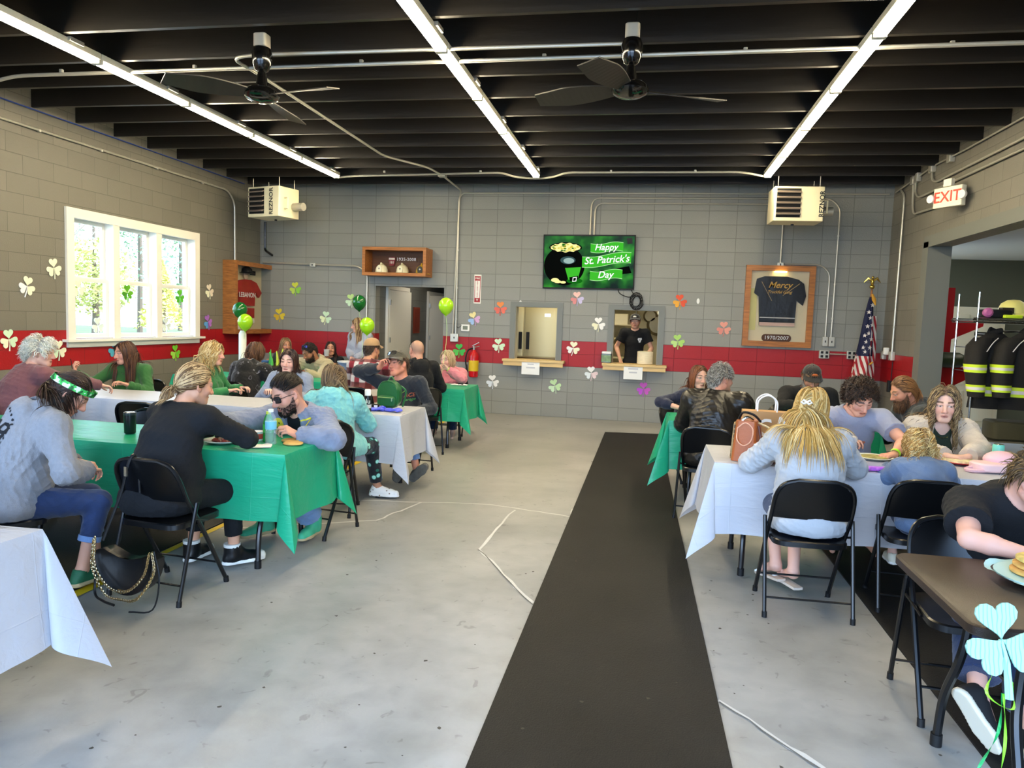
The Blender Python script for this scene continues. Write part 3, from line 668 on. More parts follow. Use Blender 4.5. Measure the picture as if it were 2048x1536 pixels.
tag(MB().tube(pts, .006, 5).build('coiled_cable', M_rubber), 'coil of black cable hanging under the television above the kitchen man', 'cable')

# ---- wooden display box over the doorway
t = thing('display_box', 'oak display box with old fire helmets above the corridor doorway', 'display box', (-4.02, YB, 2.375), 0); w, h, d = 1.06, .45, .34
for nm, c, s in (('top_board', (0, -d/2, h/2-.02), (w, d, .04)), ('bottom_board', (0, -d/2, -h/2+.02), (w, d, .04)), ('side_board', (-w/2+.02, -d/2, 0), (.04, d, h-.08)), ('side_board', (w/2-.02, -d/2, 0), (.04, d, h-.08)), ('back_board', (0, -.012, 0), (w-.08, .02, h-.08))):
    MB().box(c, s).build(nm, M_woodx if 'back' not in nm else M_darkwood, t, smooth=False)
for c, s in (((0, -d-.006, h/2-.025), (w, .015, .05)), ((0, -d-.006, -h/2+.025), (w, .015, .05)), ((-w/2+.025, -d-.006, 0), (.05, .015, h-.1)), ((w/2-.025, -d-.006, 0), (.05, .015, h-.1))):
    MB().box(c, s).build('face_frame', M_woodx, t, smooth=False)
MB().box((.1, -.03, .06), (.36, .012, .085)).build('name_board', M_darkwood, t, smooth=False)
text('year_lettering', '1935-2008', .07, M_paper, BACK(.1, .06, -.0385), t, .001, 0, 1.1)
def helmet(x, c, shield, label, z=2.19):
    t = thing('fire_helmet', label, 'helmet', (x, YB-.19, z))
    m = mat('helmet_'+c[1:], c, .35)
    MB().lathe([(.135, 0), (.13, .01), (.1, .02), (.098, .06), (.08, .11), (.045, .14), (.005, .148)], n=20, sy=1.15).build('shell', m, t)
    MB().tube([(0, -.09, .05), (0, -.03, .165), (0, .06, .15), (0, .11, .05)], [.008, .014, .012, .006], 6).build('crest', m, t)
    q = MB(); q.prism([(-.035, 0), (.035, 0), (.045, .06), (.02, .1), (-.02, .1), (-.045, .06)], .006, BACK(0, .02, -.115)); s_ = q.build('front_shield', mat('shield_'+shield[1:], shield, .5), t)
    text('shield_mark', '✠' if False else '+', .06, M_dark if shield != '#20201c' else M_paper, BACK(0, .07, -.123), s_, .001)
helmet(-4.28, '#e8dfba', '#efe8c9', 'left cream fire helmet in the display box'); helmet(-3.93, '#e4dab2', '#ede5c3', 'middle cream fire helmet in the display box'); helmet(-3.6, '#c9a030', '#20201c', 'dark-shielded yellow fire helmet at the right of the display box')
for x, c, c2, lb in ((-4.16, '#7c1f26', '#e9e1d0', 'red'), (-3.58, '#1d1b1a', '#e9e1d0', 'black')):
    t = thing('helmet_shield', lb+' leather helmet shield pinned inside the display box', 'shield', (x, YB-.045, 2.40))
    q = MB(); q.prism([(-.04, -.07), (.04, -.07), (.06, .03), (.045, .07), (-.045, .07), (-.06, .03)], .012, BACK(0, 0, 0)); q.build('leather', mat('shield'+c[1:], c, .5), t)
    text('shield_number', '181' if lb == 'red' else '111', .055, mat('shieldink', c2, .6), BACK(0, -.02, -.0135), t, .001)
    q = MB(); q.box((0, -.013, .04), (.1, .004, .03)); q.build('scroll', mat('shieldink', c2), t, smooth=False)

# ---- jersey cabinet on the left wall
t = thing('jersey_cabinet', 'wooden shadow box with a red jersey and helmeted figure on the left wall corner', 'display case', (XL, 10.98, 1.72)); hw, hh, d = .62, .57, .2
for nm, c, s in (('side_board', (d/2, -hw+.02, 0), (d, .04, 2*hh)), ('side_board', (d/2, hw-.02, 0), (d, .04, 2*hh)), ('top_board', (d/2, 0, hh-.02), (d, 2*hw-.08, .04)), ('bottom_board', (d/2, 0, -hh+.02), (d, 2*hw-.08, .04)), ('back_panel', (.012, 0, 0), (.02, 2*hw-.08, 2*hh-.08))):
    MB().box(c, s).build(nm, M_wood if 'back' not in nm else mat('mount_card', '#cfc4a2', .7), t, smooth=False)
for c, s in (((d+.008, -hw+.035, 0), (.016, .07, 2*hh)), ((d+.008, hw-.035, 0), (.016, .07, 2*hh)), ((d+.008, 0, hh-.035), (.016, 2*hw-.14, .07)), ((d+.008, 0, -hh+.035), (.016, 2*hw-.14, .07))):
    MB().box(c, s).build('face_frame', M_wood, t, smooth=False)
M_jred = mat('jersey_red', '#a3271f', .7, bump=(14, .6), var=(5, .25))
LM = lambda x: frame_m((x, 0, 0), (0, 1, 0), (0, 0, 1))
q = MB(); q.prism([(-.24, -.12), (.2, -.12), (.22, .12), (.34, .02), (.42, .1), (.26, .26), (.1, .3), (-.1, .3), (-.28, .27), (-.44, .12), (-.36, .03), (-.26, .1)], .04, LM(.03)); j = q.build('jersey', M_jred, t)
text('jersey_lettering', 'LEBANON', .11, M_paper, LM(.0725) @ Matrix.Translation((-.03, .05, 0)), j, .001)
q = MB(); q.box((.05, -.02, -.24), (.04, .42, .16)); q.build('trousers', M_jred, t, smooth=False); q = MB(); q.box((.05, -.02, -.37), (.04, .42, .06)); q.build('white_band', M_paper, t, smooth=False)
q = MB(); q.sph((.06, -.06, .37), (.03, .06, .075)); q.build('pictured_head', mat('photo_skin', '#cdb296'), t)
q = MB(); q.lathe([(.13, 0), (.085, .02), (.075, .07), (.03, .11), (.005, .115)], (.08, -.06, .4), 14, sy=1.2); q.build('pictured_helmet', M_rubber, t)
q = MB(); q.box((.03, .2, .42), (.012, .16, .07)); q.build('name_plate', M_rubber, t, smooth=False)
q = MB(); q.add([(.1, -.35, -.38), (.1, -.2, -.5), (.1, -.38, -.52), (.1, -.4, -.4)], [(0, 1, 2, 3)]); q.build('folded_note', M_paper, t, smooth=False)
MB().box((d-.005, 0, 0), (.004, 2*hw-.12, 2*hh-.12)).build('glass_front', M_glass, t, smooth=False)

# ---- framed shirt
t = thing('shirt_frame', 'wide oak frame with a black work shirt on a cream mount, right of the windows', 'picture frame', (1.88, YB, 1.855)); hw, hh = .49, .6
for c, s in (((-hw+.04, -.035, 0), (.08, .07, 2*hh)), ((hw-.04, -.035, 0), (.08, .07, 2*hh)), ((0, -.035, hh-.04), (2*hw-.16, .07, .08)), ((0, -.035, -hh+.04), (2*hw-.16, .07, .08))):
    MB().box(c, s).build('frame_rail', M_woodx, t, smooth=False)
MB().box((0, -.012, 0), (2*hw-.14, .02, 2*hh-.14)).build('mount_card', mat('mount_cream', '#e3d6b4', .7), t, smooth=False)
M_shirtb = mat('satin_black', '#14110f', .32, bump=(9, .5))
pts = [(-.24, -.33), (.26, -.33), (.27, .05), (.36, -.02), (.4, .12), (.36, .3), (.28, .36), (.12, .4), (-.2, .4), (-.31, .36), (-.34, .15), (-.27, .1)]
q = MB(); q.prism(pts, .03, BACK(-.02, .04, -.022)); s_ = q.build('black_shirt', M_shirtb, t)
for z, h_, c in ((-.17, .014, '#d9d4cc'), (-.265, .05, '#dcb9a8'), (-.23, .012, '#1a1a18')):
    q = MB(); q.box((-.01, -.054, z), (.5, .004, h_)); q.build('hem_stripe', mat('stripe'+c[1:], c, .6), s_, smooth=False)
for a_, b_ in (((-.26, .36), (-.1, .08)), ((.28, .34), (.05, .16))):
    MB().tube([(a_[0], -.055, a_[1]), (b_[0], -.055, b_[1])], .004, 5).build('piping', mat('stripe_tan', '#b99a6a', .5), s_)
text('shirt_script', 'Mercy', .13, mat('gold_thread', '#cfa046', .5), BACK(0, .31, -.054), s_, .001, .35); text('shirt_script', 'Truckful Gang', .06, mat('gold_thread', '#cfa046'), BACK(0, .21, -.054), s_, .001, .35)
q = MB(); q.rbox((0, -.03, -.47), (.42, .11, .02), .05, Matrix.Rotation(PI/2, 3, 'X')); pl = q.build('date_plaque', M_darkwood, t)
text('date_lettering', '1970/2007', .075, M_paper, BACK(0, -.47, -.043), pl, .001, 0, 1.1)
MB().box((-.36, -.03, -.05), (.1, .006, .62)).build('side_paper', mat('yellow_paper', '#d8d08f', .7), t, smooth=False)
MB().cyl((0, -.05, .515), (0, -.05, .5), .09, n=16).build('picture_lamp', mat('picture_lamp_glow', '#ffe9a8', emit=((1, .78, .3), 8.)), t)
MB().box((0, -.068, 0), (2*hw-.15, .003, 2*hh-.15)).build('glass_front', M_glass, t, smooth=False)

# ---- small wall fittings
def plate(x, z, w, h, label, name, cat, kind, y=YB, R=None):
    t = thing(name, label, cat, (x, y, z))
    MB().rbox((0, -.025, 0), (w, h, .05), .008, Matrix.Rotation(PI/2, 3, 'X')).build('box', M_galv, t)
    if kind == 'quad':
        for a in (-.24, .24):
            for b in (-.24, .24): MB().box((a*w, -.052, b*h), (w*.26, .004, h*.3)).build('socket_face', M_rubber, t, smooth=False)
    else: MB().box((0, -.055, 0), (.012, .014, .03)).build('toggle', M_rubber, t, smooth=False)
plate(2.57, 1.36, .075, .14, 'left light switch box on the wall right of the framed shirt', 'switch_box', 'switch', 's'); plate(2.66, 1.36, .08, .14, 'right light switch box on the wall right of the framed shirt', 'switch_box', 'switch', 's')
plate(2.57, 1.17, .14, .12, 'four-socket outlet box below the light switches', 'outlet_box', 'outlet', 'quad'); plate(2.95, 1.175, .13, .12, 'four-socket outlet box left of the flag', 'outlet_box', 'outlet', 'quad')
plate(-5.55, 2.315, .1, .06, 'small outlet box on the conduit high on the left of the back wall', 'outlet_box', 'outlet', 's'); plate(-3.08, 1.2, .13, .13, 'grey box at the foot of the conduits right of the doorway', 'outlet_box', 'outlet', 's')
plate(1.87, 2.47, .09, .06, 'small junction box on top of the framed shirt', 'junction_box', 'junction box', 's')
for y, lb, w in ((11.28, 'left', .07), (10.92, 'right', .08)):
    t = tag(MB().rbox((XR-.03, y, 1.2), (.06, w+.03, .12), .008).build('outlet_box', M_galv), '%s of the two outlet boxes on the red band of the right wall' % lb, 'outlet')
    MB().box((XR-.064, y, 1.2), (.006, .05, .08)).build('cover_plate', M_galv, t, smooth=False)
t = tag(MB().rbox((XR-.06, 11.08, 1.26), (.07, .06, .1), .015).build('plug_adapter', M_white), 'white plug adapter between the outlet boxes near the flag', 'adapter')
conduit([(2.65, yb, 1.18), (3.2, yb, 1.18)], 'short grey conduit between the outlet boxes behind the flag', .01)
t = tag(MB().rbox((XR-.04, 10.9, .78), (.05, .06, .16), .008).build('power_brick', M_rubber), 'black power brick with its cord low on the right wall', 'adapter')
MB().tube([(XR-.02, 10.9, 1.12), (XR-.02, 10.9, .86)], .006, 5).build('cord', M_rubber, t)
t = tag(MB().rbox((-2.905, YB-.014, 1.365), (.14, .11, .028), .012, Matrix.Rotation(PI/2, 3, 'X')).build('thermostat', M_white), 'white thermostat right of the corridor doorway', 'thermostat')
MB().box((-2.905, YB-.03, 1.365), (.08, .004, .06)).build('display', mat('lcd', '#70755f', .3), t, smooth=False)
tag(MB().tube(spline([(-3.06, YB-.03, 1.42), (-3.03, YB-.025, 1.36), (-2.98, YB-.03, 1.39), (-2.96, YB-.02, 1.41)], 5), .004, 5).build('thermostat_wire', M_rubber), 'thin dark wire from the conduit to the thermostat', 'wire')
t = tag(MB().box((-2.725, YB-.008, 1.99), (.115, .014, .46)).build('wall_sign', M_white, smooth=False), 'tall white and red fire extinguisher sign on the back wall', 'sign')
M_sred = mat('sign_red', '#a8242a', .5)
for c, s in (((-2.725, YB-.017, 2.16), (.085, .003, .07)), ((-2.725, YB-.017, 1.815), (.085, .003, .07))): MB().box(c, s).build('red_patch', M_sred, t, smooth=False)
for x in (-2.768, -2.682): MB().box((x, YB-.017, 1.99), (.008, .003, .42)).build('border_line', M_sred, t, smooth=False)
text('sign_lettering', 'FIRE', .04, M_white, BACK(-2.725, 2.16, YB-.02), t, .001)
for i, ch in enumerate('EXTINGUISHER'): text('sign_letter', ch, .027, M_sred, BACK(-2.725, 2.105-.0215*i, YB-.018), t, .001)
text('sign_arrow', 'V', .05, M_white, BACK(-2.725, 1.815, YB-.02), t, .001)
t = thing('fire_extinguisher', 'red fire extinguisher with yellow label hanging on the back wall', 'fire extinguisher', (-2.73, YB-.1, .58))
MB().lathe([(.06, 0), (.075, .012), (.078, .03), (.078, .34), (.06, .39), (.028, .42), (.022, .44)], n=22).build('cylinder', mat('ext_red', '#c1121a', .25, coat=.4), t)
MB().lathe([(.0795, .1), (.0795, .27)], n=22).build('label_band', mat('ext_label', '#d9b51f', .5), t)
q = MB(); q.tube([(0, 0, .43), (0, 0, .5)], .018, 8); q.build('valve', M_chrome, t)
MB().tube([(-.03, 0, .47), (.1, -.03, .5)], .01, 6).build('lever', M_chrome, t); MB().tube([(-.03, 0, .5), (.09, -.05, .56)], .01, 6).build('lever', M_chrome, t)
MB().tube(spline([(-.02, 0, .47), (-.1, -.01, .42), (-.13, -.02, .28), (-.11, -.02, .14)], 6), .012, 8).build('hose', M_rubber, t); MB().tube([(-.11, -.02, .2), (-.105, -.02, .07)], [.012, .022], 8).build('nozzle', M_rubber, t)

# ---- exit sign on the right wall
t = thing('exit_sign', 'white exit sign with red letters and two lamp heads high on the right wall', 'exit sign', (XR-.12, 8.98, 3.04)); t.rotation_euler = (0, 0, .5)
MB().rbox((0, 0, 0), (.07, .36, .22), .01).build('housing', mat('exit_white', '#efe8cf', .4), t)
text('exit_lettering', 'EXIT', .17, mat('exit_red', '#e03a26', emit=('#ff3018', .8)), frame_m((-.037, .0, 0), (0, -1, 0), (0, 0, 1)), t, .001)
MB().box((0, .02, .16), (.05, .1, .08)).build('mount', mat('exit_white', ''), t, smooth=False)
for y in (-.2, .2): MB().lathe([(.02, .05), (.045, .02), (.05, 0), (.045, -.012), (.005, -.012)], (-.05, y, 0), 14, Matrix.Rotation(PI/2, 3, 'Y')).build('lamp_head', M_white, t)
t.location.x = XR-.16

# ---- flag
t = thing('flag_stand', 'furled national flag on a pole with brass eagle in the right corner', 'flag', (3.05, 11.15, 0))
MB().lathe([(.16, 0), (.15, .03), (.05, .05), (.03, .09)], n=20).build('base', M_chrome, t)
MB().cyl((0, 0, .05), (.03, 0, 2.12), .014, n=10).build('pole', M_wood, t)
M_brass = mat('brass', '#d8b85a', .25, 1.)
MB().sph((.03, 0, 2.16), .035).build('finial_ball', M_brass, t)
q = MB(); q.sph((.03, 0, 2.23), (.025, .03, .05)); q.sph((.03, -.01, 2.29), .02)
for s_ in (-1, 1): q.tube([(.03, 0, 2.24), (.03+s_*.06, 0, 2.28), (.03+s_*.11, .01, 2.22)], [.02, .022, .004], 6)
q.build('eagle_finial', M_brass, t)
M_blue = mat('flag_blue', '#141a3c', .8); M_fred = mat('flag_red', '#a5242c', .8); M_fwh = mat('flag_white', '#d9d2c8', .8); M_gold = mat('gold_fringe', '#c9922a', .7)
def drape(z0, z1, fn, m, name):
    q = MB(); nz_, na = 22, 28; P = []
    for i in range(nz_):
        for a in range(na): P.append(fn(z0+(z1-z0)*i/(nz_-1), 2*PI*a/(na-1)))
    q.grid(P, nz_, na); return q.build(name, m, t, ang=80)
def rad(z, a):
    k = (2.02-z)/1.6; r = .02+.15*min(1, k*1.1)**.8*(1-.25*max(0, k-.7)); return r*(1+.28*math.sin(5*a+4*k)+.12*math.sin(9*a))
def shape(z, a):
    r = rad(z, a); k = (2.02-z)/1.6; return (.03-.03*k+r*math.cos(a)*.8-.05*k, r*math.sin(a)*.8, z)
c_ = drape(2.02, 1.18, shape, M_blue, 'canton')
M_fl = mat('flag_stripes', '#ffffff', .8); N, L, p = nodes_of(M_fl); tc_ = N.new('ShaderNodeTexCoord'); sp = N.new('ShaderNodeSeparateXYZ'); L.new(tc_.outputs['Object'], sp.inputs[0])
m1 = N.new('ShaderNodeMath'); m1.operation = 'MULTIPLY_ADD'; L.new(sp.outputs[2], m1.inputs[0]); m1.inputs[1].default_value = .28; L.new(sp.outputs[0], m1.inputs[2])
m2 = N.new('ShaderNodeMath'); m2.operation = 'MULTIPLY'; L.new(m1.outputs[0], m2.inputs[0]); m2.inputs[1].default_value = 95
m3 = N.new('ShaderNodeMath'); m3.operation = 'SINE'; L.new(m2.outputs[0], m3.inputs[0])
m4 = N.new('ShaderNodeMath'); m4.operation = 'GREATER_THAN'; L.new(m3.outputs[0], m4.inputs[0]); m4.inputs[1].default_value = 0
mm = N.new('ShaderNodeMix'); mm.data_type = 'RGBA'; L.new(m4.outputs[0], mm.inputs[0]); mm.inputs[6].default_value = (*lin('#a5242c'), 1); mm.inputs[7].default_value = (*lin('#ddd6cc'), 1); L.new(mm.outputs[2], p.inputs['Base Color'])
drape(1.2, .42, lambda z, a: (shape(z, a)[0], shape(z, a)[1]+.005, z), M_fl, 'stripes')
drape(1.75, .9, lambda z, a: (shape(z, a)[0]+.05+.02*math.sin(a), shape(z, a)[1]*.7+.03, z), M_fl, 'stripe_fold')
MB().tube([(.035, -.02, 2.06), (.06, -.03, 1.98), (.085, -.035, 1.9)], [.012, .03, .008], 8).build('fringe', M_gold, t); MB().tube([(.04, -.1, 1.06), (.09, -.1, 1.1)], .012, 6).build('fringe', M_gold, t)
for i, (a, z) in enumerate([(-1.2, 1.9), (-1.9, 1.8), (-1.4, 1.72), (-1.1, 1.62), (-1.8, 1.6), (-1.45, 1.5), (-2.1, 1.47), (-1.1, 1.42), (-1.7, 1.38), (-1.3, 1.3), (-2.1, 1.3), (-1.7, 1.24)]):
    P = Vector(shape(z, a)); nrm = Vector((math.cos(a), math.sin(a), .05)).normalized(); x = Vector((0, 0, 1)).cross(nrm).normalized()
    pts = [((.034 if k % 2 == 0 else .014)*math.sin(PI*k/5), (.034 if k % 2 == 0 else .014)*math.cos(PI*k/5)) for k in range(10)]
    q = MB(); q.prism(pts, .004, frame_m(P+nrm*.008, x, nrm.cross(x))); q.build('star', M_fwh, c_, smooth=False)

# ---- side bay: red steel frame, gear rack with turnout coats
M_red = mat('frame_red', '#b3141c', .35)
t = thing('red_steel_frame', 'red steel upright with pointed arms standing in the side bay', 'frame', (4.13, 11.3, 0))
MB().box((0, 0, 1.09), (.13, .13, 2.18)).build('upright', M_red, t, smooth=False)
for z, l, h in ((1.62, .42, .17), (.95, .42, .2)):
    q = MB(); q.prism([(.0, -h), (.0, h*.6), (l, h*.6), (l*.98, h*.2)], .06, frame_m((.06, .03, z), (1, 0, 0), (0, 0, 1))); q.build('arm', M_red, t, smooth=False)
    q = MB(); q.box((-.14, 0, z), (.16, .1, h)); q.build('bracket', M_red, t, smooth=False)
MB().box((0, 0, .04), (.6, .5, .08)).build('foot_plate', M_red, t, smooth=False)
t = thing('air_cylinder', 'dark green air cylinder with brass valve resting on the red arm', 'cylinder', (4.18, 11.16, 1.17))
MB().lathe([(.01, -.3), (.1, -.25), (.11, -.2), (.11, .1), (.07, .18), (.03, .2)], R=Matrix.Rotation(PI/2, 3, 'Y'), n=18).build('tank', mat('tank_green', '#2c3a22', .4), t)
MB().lathe([(.03, 0), (.05, .05), (.05, .1), (.06, .13)], (.2, 0, 0), 12, Matrix.Rotation(PI/2, 3, 'Y')).build('valve', M_brass, t)
t = thing('gear_rack', 'chrome wire rack of turnout coats in the side bay', 'rack', (3.72, 9.55, 0))
for x in (0, 1.5):
    for y in (-.28, .28): MB().cyl((x, y, 0), (x, y, 2.02), .012, n=8).build('post', M_chrome, t)
q = MB(); q.box((.75, 0, 1.7), (1.62, .62, .015))
for z in (1.68, 1.72):
    for y in (-.3, .3): q.tube([(-.05, y, z), (1.55, y, z)], .007, 6)
for i in range(24): q.tube([(-.04+i*.068, -.3, 1.715), (-.01+i*.068, -.3, 1.685)], .004, 5)
q.build('wire_shelf', M_chrome, t)
for z in (1.38, 1.1): MB().tube([(0, -.28, z), (0, .28, z)], .005, 6).build('side_bar', M_chrome, t)
MB().tube([(.35, -.1, 1.58), (1.5, -.1, 1.58)], .012, 8).build('hanging_rail', M_chrome, t)
q = MB(); q.box((.75, 0, .3), (1.5, .55, .02)); q.build('lower_shelf', M_chrome, t, smooth=False)
for x0, c, lb, cat in ((.55, 'boot', 'dark rubber boots on the lower shelf of the gear rack', 'boots'),):
    q = MB(); q.rbox((3.72+x0, 9.5, .42), (.5, .35, .22), .05); tag(q.build('boot_bag', mat('olive_bag', '#4a4630', .8)), 'olive kit bag low on the gear rack under the coats', 'bag')
M_turn = mat('turnout_black', '#191715', .85, bump=(120, .3), var=(6, .25)); M_lime = mat('reflect_lime', '#d4ee2c', .6); M_silv = mat('reflect_silver', '#ded8d2', .35)
def coat(loc, rz, label):
    """hanging turnout coat: shaped body, two sleeves, reflective bands"""
    t = thing('turnout_coat', label, 'coat', loc, rz)
    def lobe(path, rx, ry, name, bands=()):
        n = len(path); P = []; na = 20
        def ring(i, k=1.):
            c = Vector(path[i]); out = []
            for a in range(na+1):
                an = 2*PI*a/na; out.append(c+Vector((rx[i]*k*math.cos(an)*(1+.05*math.sin(3*an+i)), ry[i]*k*math.sin(an)*(1+.06*math.sin(4*an-i)), 0)))
            return out
        for i in range(n): P += ring(i)
        q = MB(); q.grid(P, n, na+1); o = q.build(name, M_turn, t, ang=70)
        for (i0, f0, i1, f1, m, k) in bands:
            q = MB(); P = []
            for (i, f) in ((i0, f0), (i1, f1)):
                A = ring(i, k); B_ = ring(min(i+1, n-1), k); P += [a.lerp(b, f) for a, b in zip(A, B_)]
            q.grid(P, 2, na+1); q.build('reflective_band', m, o)
        return o
    lobe([(0, 0, .06), (0, 0, 0), (0, 0, -.12), (0, .0, -.4), (0, 0, -.68), (0, 0, -.82)], [.1, .2, .27, .26, .27, .28], [.06, .1, .15, .16, .17, .18], 'body', [(3, .58, 3, .98, M_lime, 1.02), (3, .72, 3, .86, M_silv, 1.035)])
    for s in (-1, 1):
        lobe([(s*.17, 0, .0), (s*.27, -.02, -.1), (s*.33, -.05, -.3), (s*.35, -.09, -.52), (s*.36, -.12, -.68)], [.09, .115, .11, .095, .085], [.1, .12, .115, .1, .09], 'sleeve', [(2, .04, 2, .46, M_lime, 1.04), (2, .19, 2, .33, M_silv, 1.06), (3, .12, 3, .62, M_lime, 1.03), (3, .28, 3, .48, M_silv, 1.05)])
    MB().tube([(-.09, 0, .05), (0, -.07, .09), (.09, 0, .05), (0, .06, .1), (-.09, 0, .05)], .03, 8).build('collar', M_turn, t)
    MB().tube(spline([(-.13, -.15, .0), (-.22, -.16, -.06), (-.29, -.15, -.16)], 5), .006, 5).build('piping', M_silv, t)
    q = MB(); q.box((.05, -.17, -.45), (.17, .012, .2), Matrix.Rotation(-.5, 3, 'Y')); q.build('pocket_card', M_paper, t, smooth=False)
    return t
coat((3.98, 9.42, 1.50), .5, 'left black turnout coat with lime bands on the gear rack'); coat((4.28, 9.3, 1.51), .25, 'right black turnout coat with lime bands at the picture edge')
t = thing('fire_helmet', 'pale yellow fire helmet on top of the gear rack', 'helmet', (4.2, 9.55, 1.73))
MB().lathe([(.2, .03), (.19, .05), (.15, .06), (.145, .12), (.12, .18), (.06, .22), (.01, .225)], n=24, sy=1.15).build('shell', mat('helm_lime', '#e4dd86', .35), t)
MB().box((-.12, -.12, .09), (.12, .1, .07)).build('visor', mat('visor', '#3a332a', .2), t)
q = MB(); q.rbox((3.96, 9.42, 1.78), (.3, .22, .1), .04); t = tag(q.build('face_mask', M_rubber), 'black breathing mask with pink filter on the gear rack', 'mask')
MB().lathe([(.05, 0), (.055, .04), (.03, .06)], (3.83, 9.32, 1.79), 12, Matrix.Rotation(PI/2, 3, 'X')).build('filter', mat('filter_pink', '#c76aa0', .5), t); MB().rbox((4.1, 9.32, 1.75), (.2, .08, .04), .02).build('strap', M_lime, t)

# ---- paper shamrocks
def heart(r, ang, n=12):
    """heart leaf, tip at origin, pointing out along ang"""
    out = []
    for i in range(n*2):
        a = 2*PI*i/(n*2); x = .5*16*math.sin(a)**3/16; y = (13*math.cos(a)-5*math.cos(2*a)-2*math.cos(3*a)-math.cos(4*a))/17
        y = (y+1)/1.9
        p = Vector((x*r*1.05, y*r, 0)); p.rotate(Euler((0, 0, ang))); out.append((p.x, p.y))
    return out
def shamrock(M, s, cols, label, rot=0., th=.004):
    t = thing('paper_shamrock', label, 'shamrock', M.to_translation(), 0, 'paper shamrocks stuck up around the hall')
    R = M.to_3x3().to_4x4() @ Matrix.Rotation(rot, 4, 'Z')
    for k, a in enumerate((0, 2*PI/3, -2*PI/3)):
        q = MB(); q.prism(heart(s*.56, a), th, R); c = cols[k % len(cols)]; q.build('leaf', mat('card'+c[1:], c, .7), t, smooth=False)
    q = MB(); q.tube([R @ Vector(v) for v in ((0, 0, th), (.02*s, -.25*s, th), (-.05*s, -.62*s, th))], [.018*s, .025*s, .035*s], 5); q.build('stem', mat('card'+cols[-1][1:], cols[-1], .7), t)
    return t
BK = lambda x, z: BACK(x, z, YB-.006); LF = lambda y, z: LEFT(y, z, XL+.006)
cream, wht, mint, lime = '#efeccb', '#f3f1ec', '#cfe8c4', '#a5d04a'
for x, z, c, r, lb in ((-5.87, 1.92, ['#d7dc48', '#bfd95a', '#8fce4a'], .1, 'yellow and lime paper shamrock alone high beside the jersey cabinet'), (-6.16, 1.47, ['#e6cd3a', '#dcb52c'], .15, 'golden yellow paper shamrock low on the back wall left corner'),
    (-5.32, 1.45, [mint, '#e8efbe'], -.1, 'pale green paper shamrock above the red band left of the standing woman'), (-4.87, 1.75, ['#bfe08c', mint], .2, 'light green paper shamrock half behind the dark green balloon'),
    (-2.34, 1.7, ['#e58a4a', '#d86a5c', '#e2705f'], .05, 'orange and pink paper shamrock left of the left serving window'), (-2.77, 1.52, ['#efe0a0', '#9ab8e0', '#d9a8d0'], .35, 'yellow blue and lilac paper shamrock beside the thermostat'),
    (-2.35, 1.11, [mint, '#d8ebcf'], .12, 'mint paper shamrock on the red band right of the extinguisher'), (-2.43, .52, [wht, '#e4eaf0'], .1, 'white paper shamrock low on the wall below the extinguisher'),
    (-1.42, .5, ['#c8e6b0', mint], .3, 'light green paper shamrock on the lower wall between the serving windows'), (-1.12, 1.89, ['#f0c4bc', '#d98a8a', '#c8bfe0'], .1, 'pink and lilac paper shamrock just below the television'),
    (-.77, 1.5, [wht, cream], .06, 'cream paper shamrock on the grey wall between the serving windows'), (-1.15, 1.11, [cream, wht], -.1, 'cream paper shamrock on the red band between the serving windows'),
    (-.85, .73, [wht, '#e6ecee', '#f0d8d8'], .08, 'white paper shamrock below the red band between the serving windows'), (.45, 1.89, ['#e05a3a', '#e8a83c'], .1, 'orange and yellow paper shamrock right of the coiled cable'),
    (1.12, 1.5, ['#e29a8a', '#d98a80'], .05, 'salmon paper shamrock left of the framed shirt'), (.45, 1.28, ['#a9d36e', '#bfe08c'], .12, 'green paper shamrock right of the right serving window'),
    (-.03, .52, ['#d060c8', '#c858d8'], .05, 'magenta paper shamrock below the right serving window'), (-3.0, 1.0, ['#3fae4a', '#57bb50'], .05, 'bright green paper shamrock behind the woman in pink')):
    shamrock(BK(x, z), .2, c, lb, r)
for y, z, c, r, lb in ((6.72, 1.69, [cream, wht], -.2, 'cream shamrock with dark backing, lower of the pair left of the window'), (7.08, 1.91, [cream], .15, 'cream shamrock nearest the window frame at mid height'),
    (6.48, 1.13, [mint, cream], .1, 'pale mint shamrock at the left picture edge on the red band'), (7.13, 1.0, [cream, mint], .05, 'cream shamrock on the red band beside the white-haired woman'),
    (10.0, 1.79, ['#e8d8c0', cream], .2, 'cream and peach shamrock between window and jersey cabinet'), (9.96, 1.33, ['#a86ac0', '#5a9ad0', '#b070c8'], .3, 'purple and blue shamrock under the jersey cabinet edge'),
    (9.19, .9, ['#6fc02a', '#9ad04a'], .1, 'bright green shamrock below the window by the blonde woman'), (8.0, .98, ['#3a8fb0', '#4aa0b8'], .1, 'blue shamrock below the window behind the woman in green'), (6.2, 2.45, [cream], 1.2, 'cream shamrock cut by the left picture edge')):
    shamrock(LF(y, z), .2, c, lb, r)
for y, z, c, lb in ((7.5, 1.7, ['#e6ead2'], 'pale shamrock stuck on the first lower pane'), (8.32, 1.69, ['#5fa81e', '#4c9a1c'], 'green shamrock hanging on the middle window'), (7.8, 1.27, ['#dfe8d8'], 'white shamrock low on the first window'),
    (9.38, 1.68, ['#63c02a', '#4fae24'], 'green shamrock on the right window'), (9.08, 1.28, ['#e2e8d8'], 'pale shamrock low on the right window')):
    shamrock(LEFT(y, z, XL-.055), .19, c, lb, .1)
for x, z, lb in ((-2.02, 1.79, 'small white oval sticker high left of the left serving window'), (.72, 1.9, 'small white oval sticker right of the orange shamrock')):
    q = MB(); q.lathe([(.022, 0), (.022, .006)], (x, YB, z), 14, Matrix.Rotation(PI/2, 3, 'X'), sy=1.9); tag(q.build('oval_sticker', M_paper), lb, 'sticker')
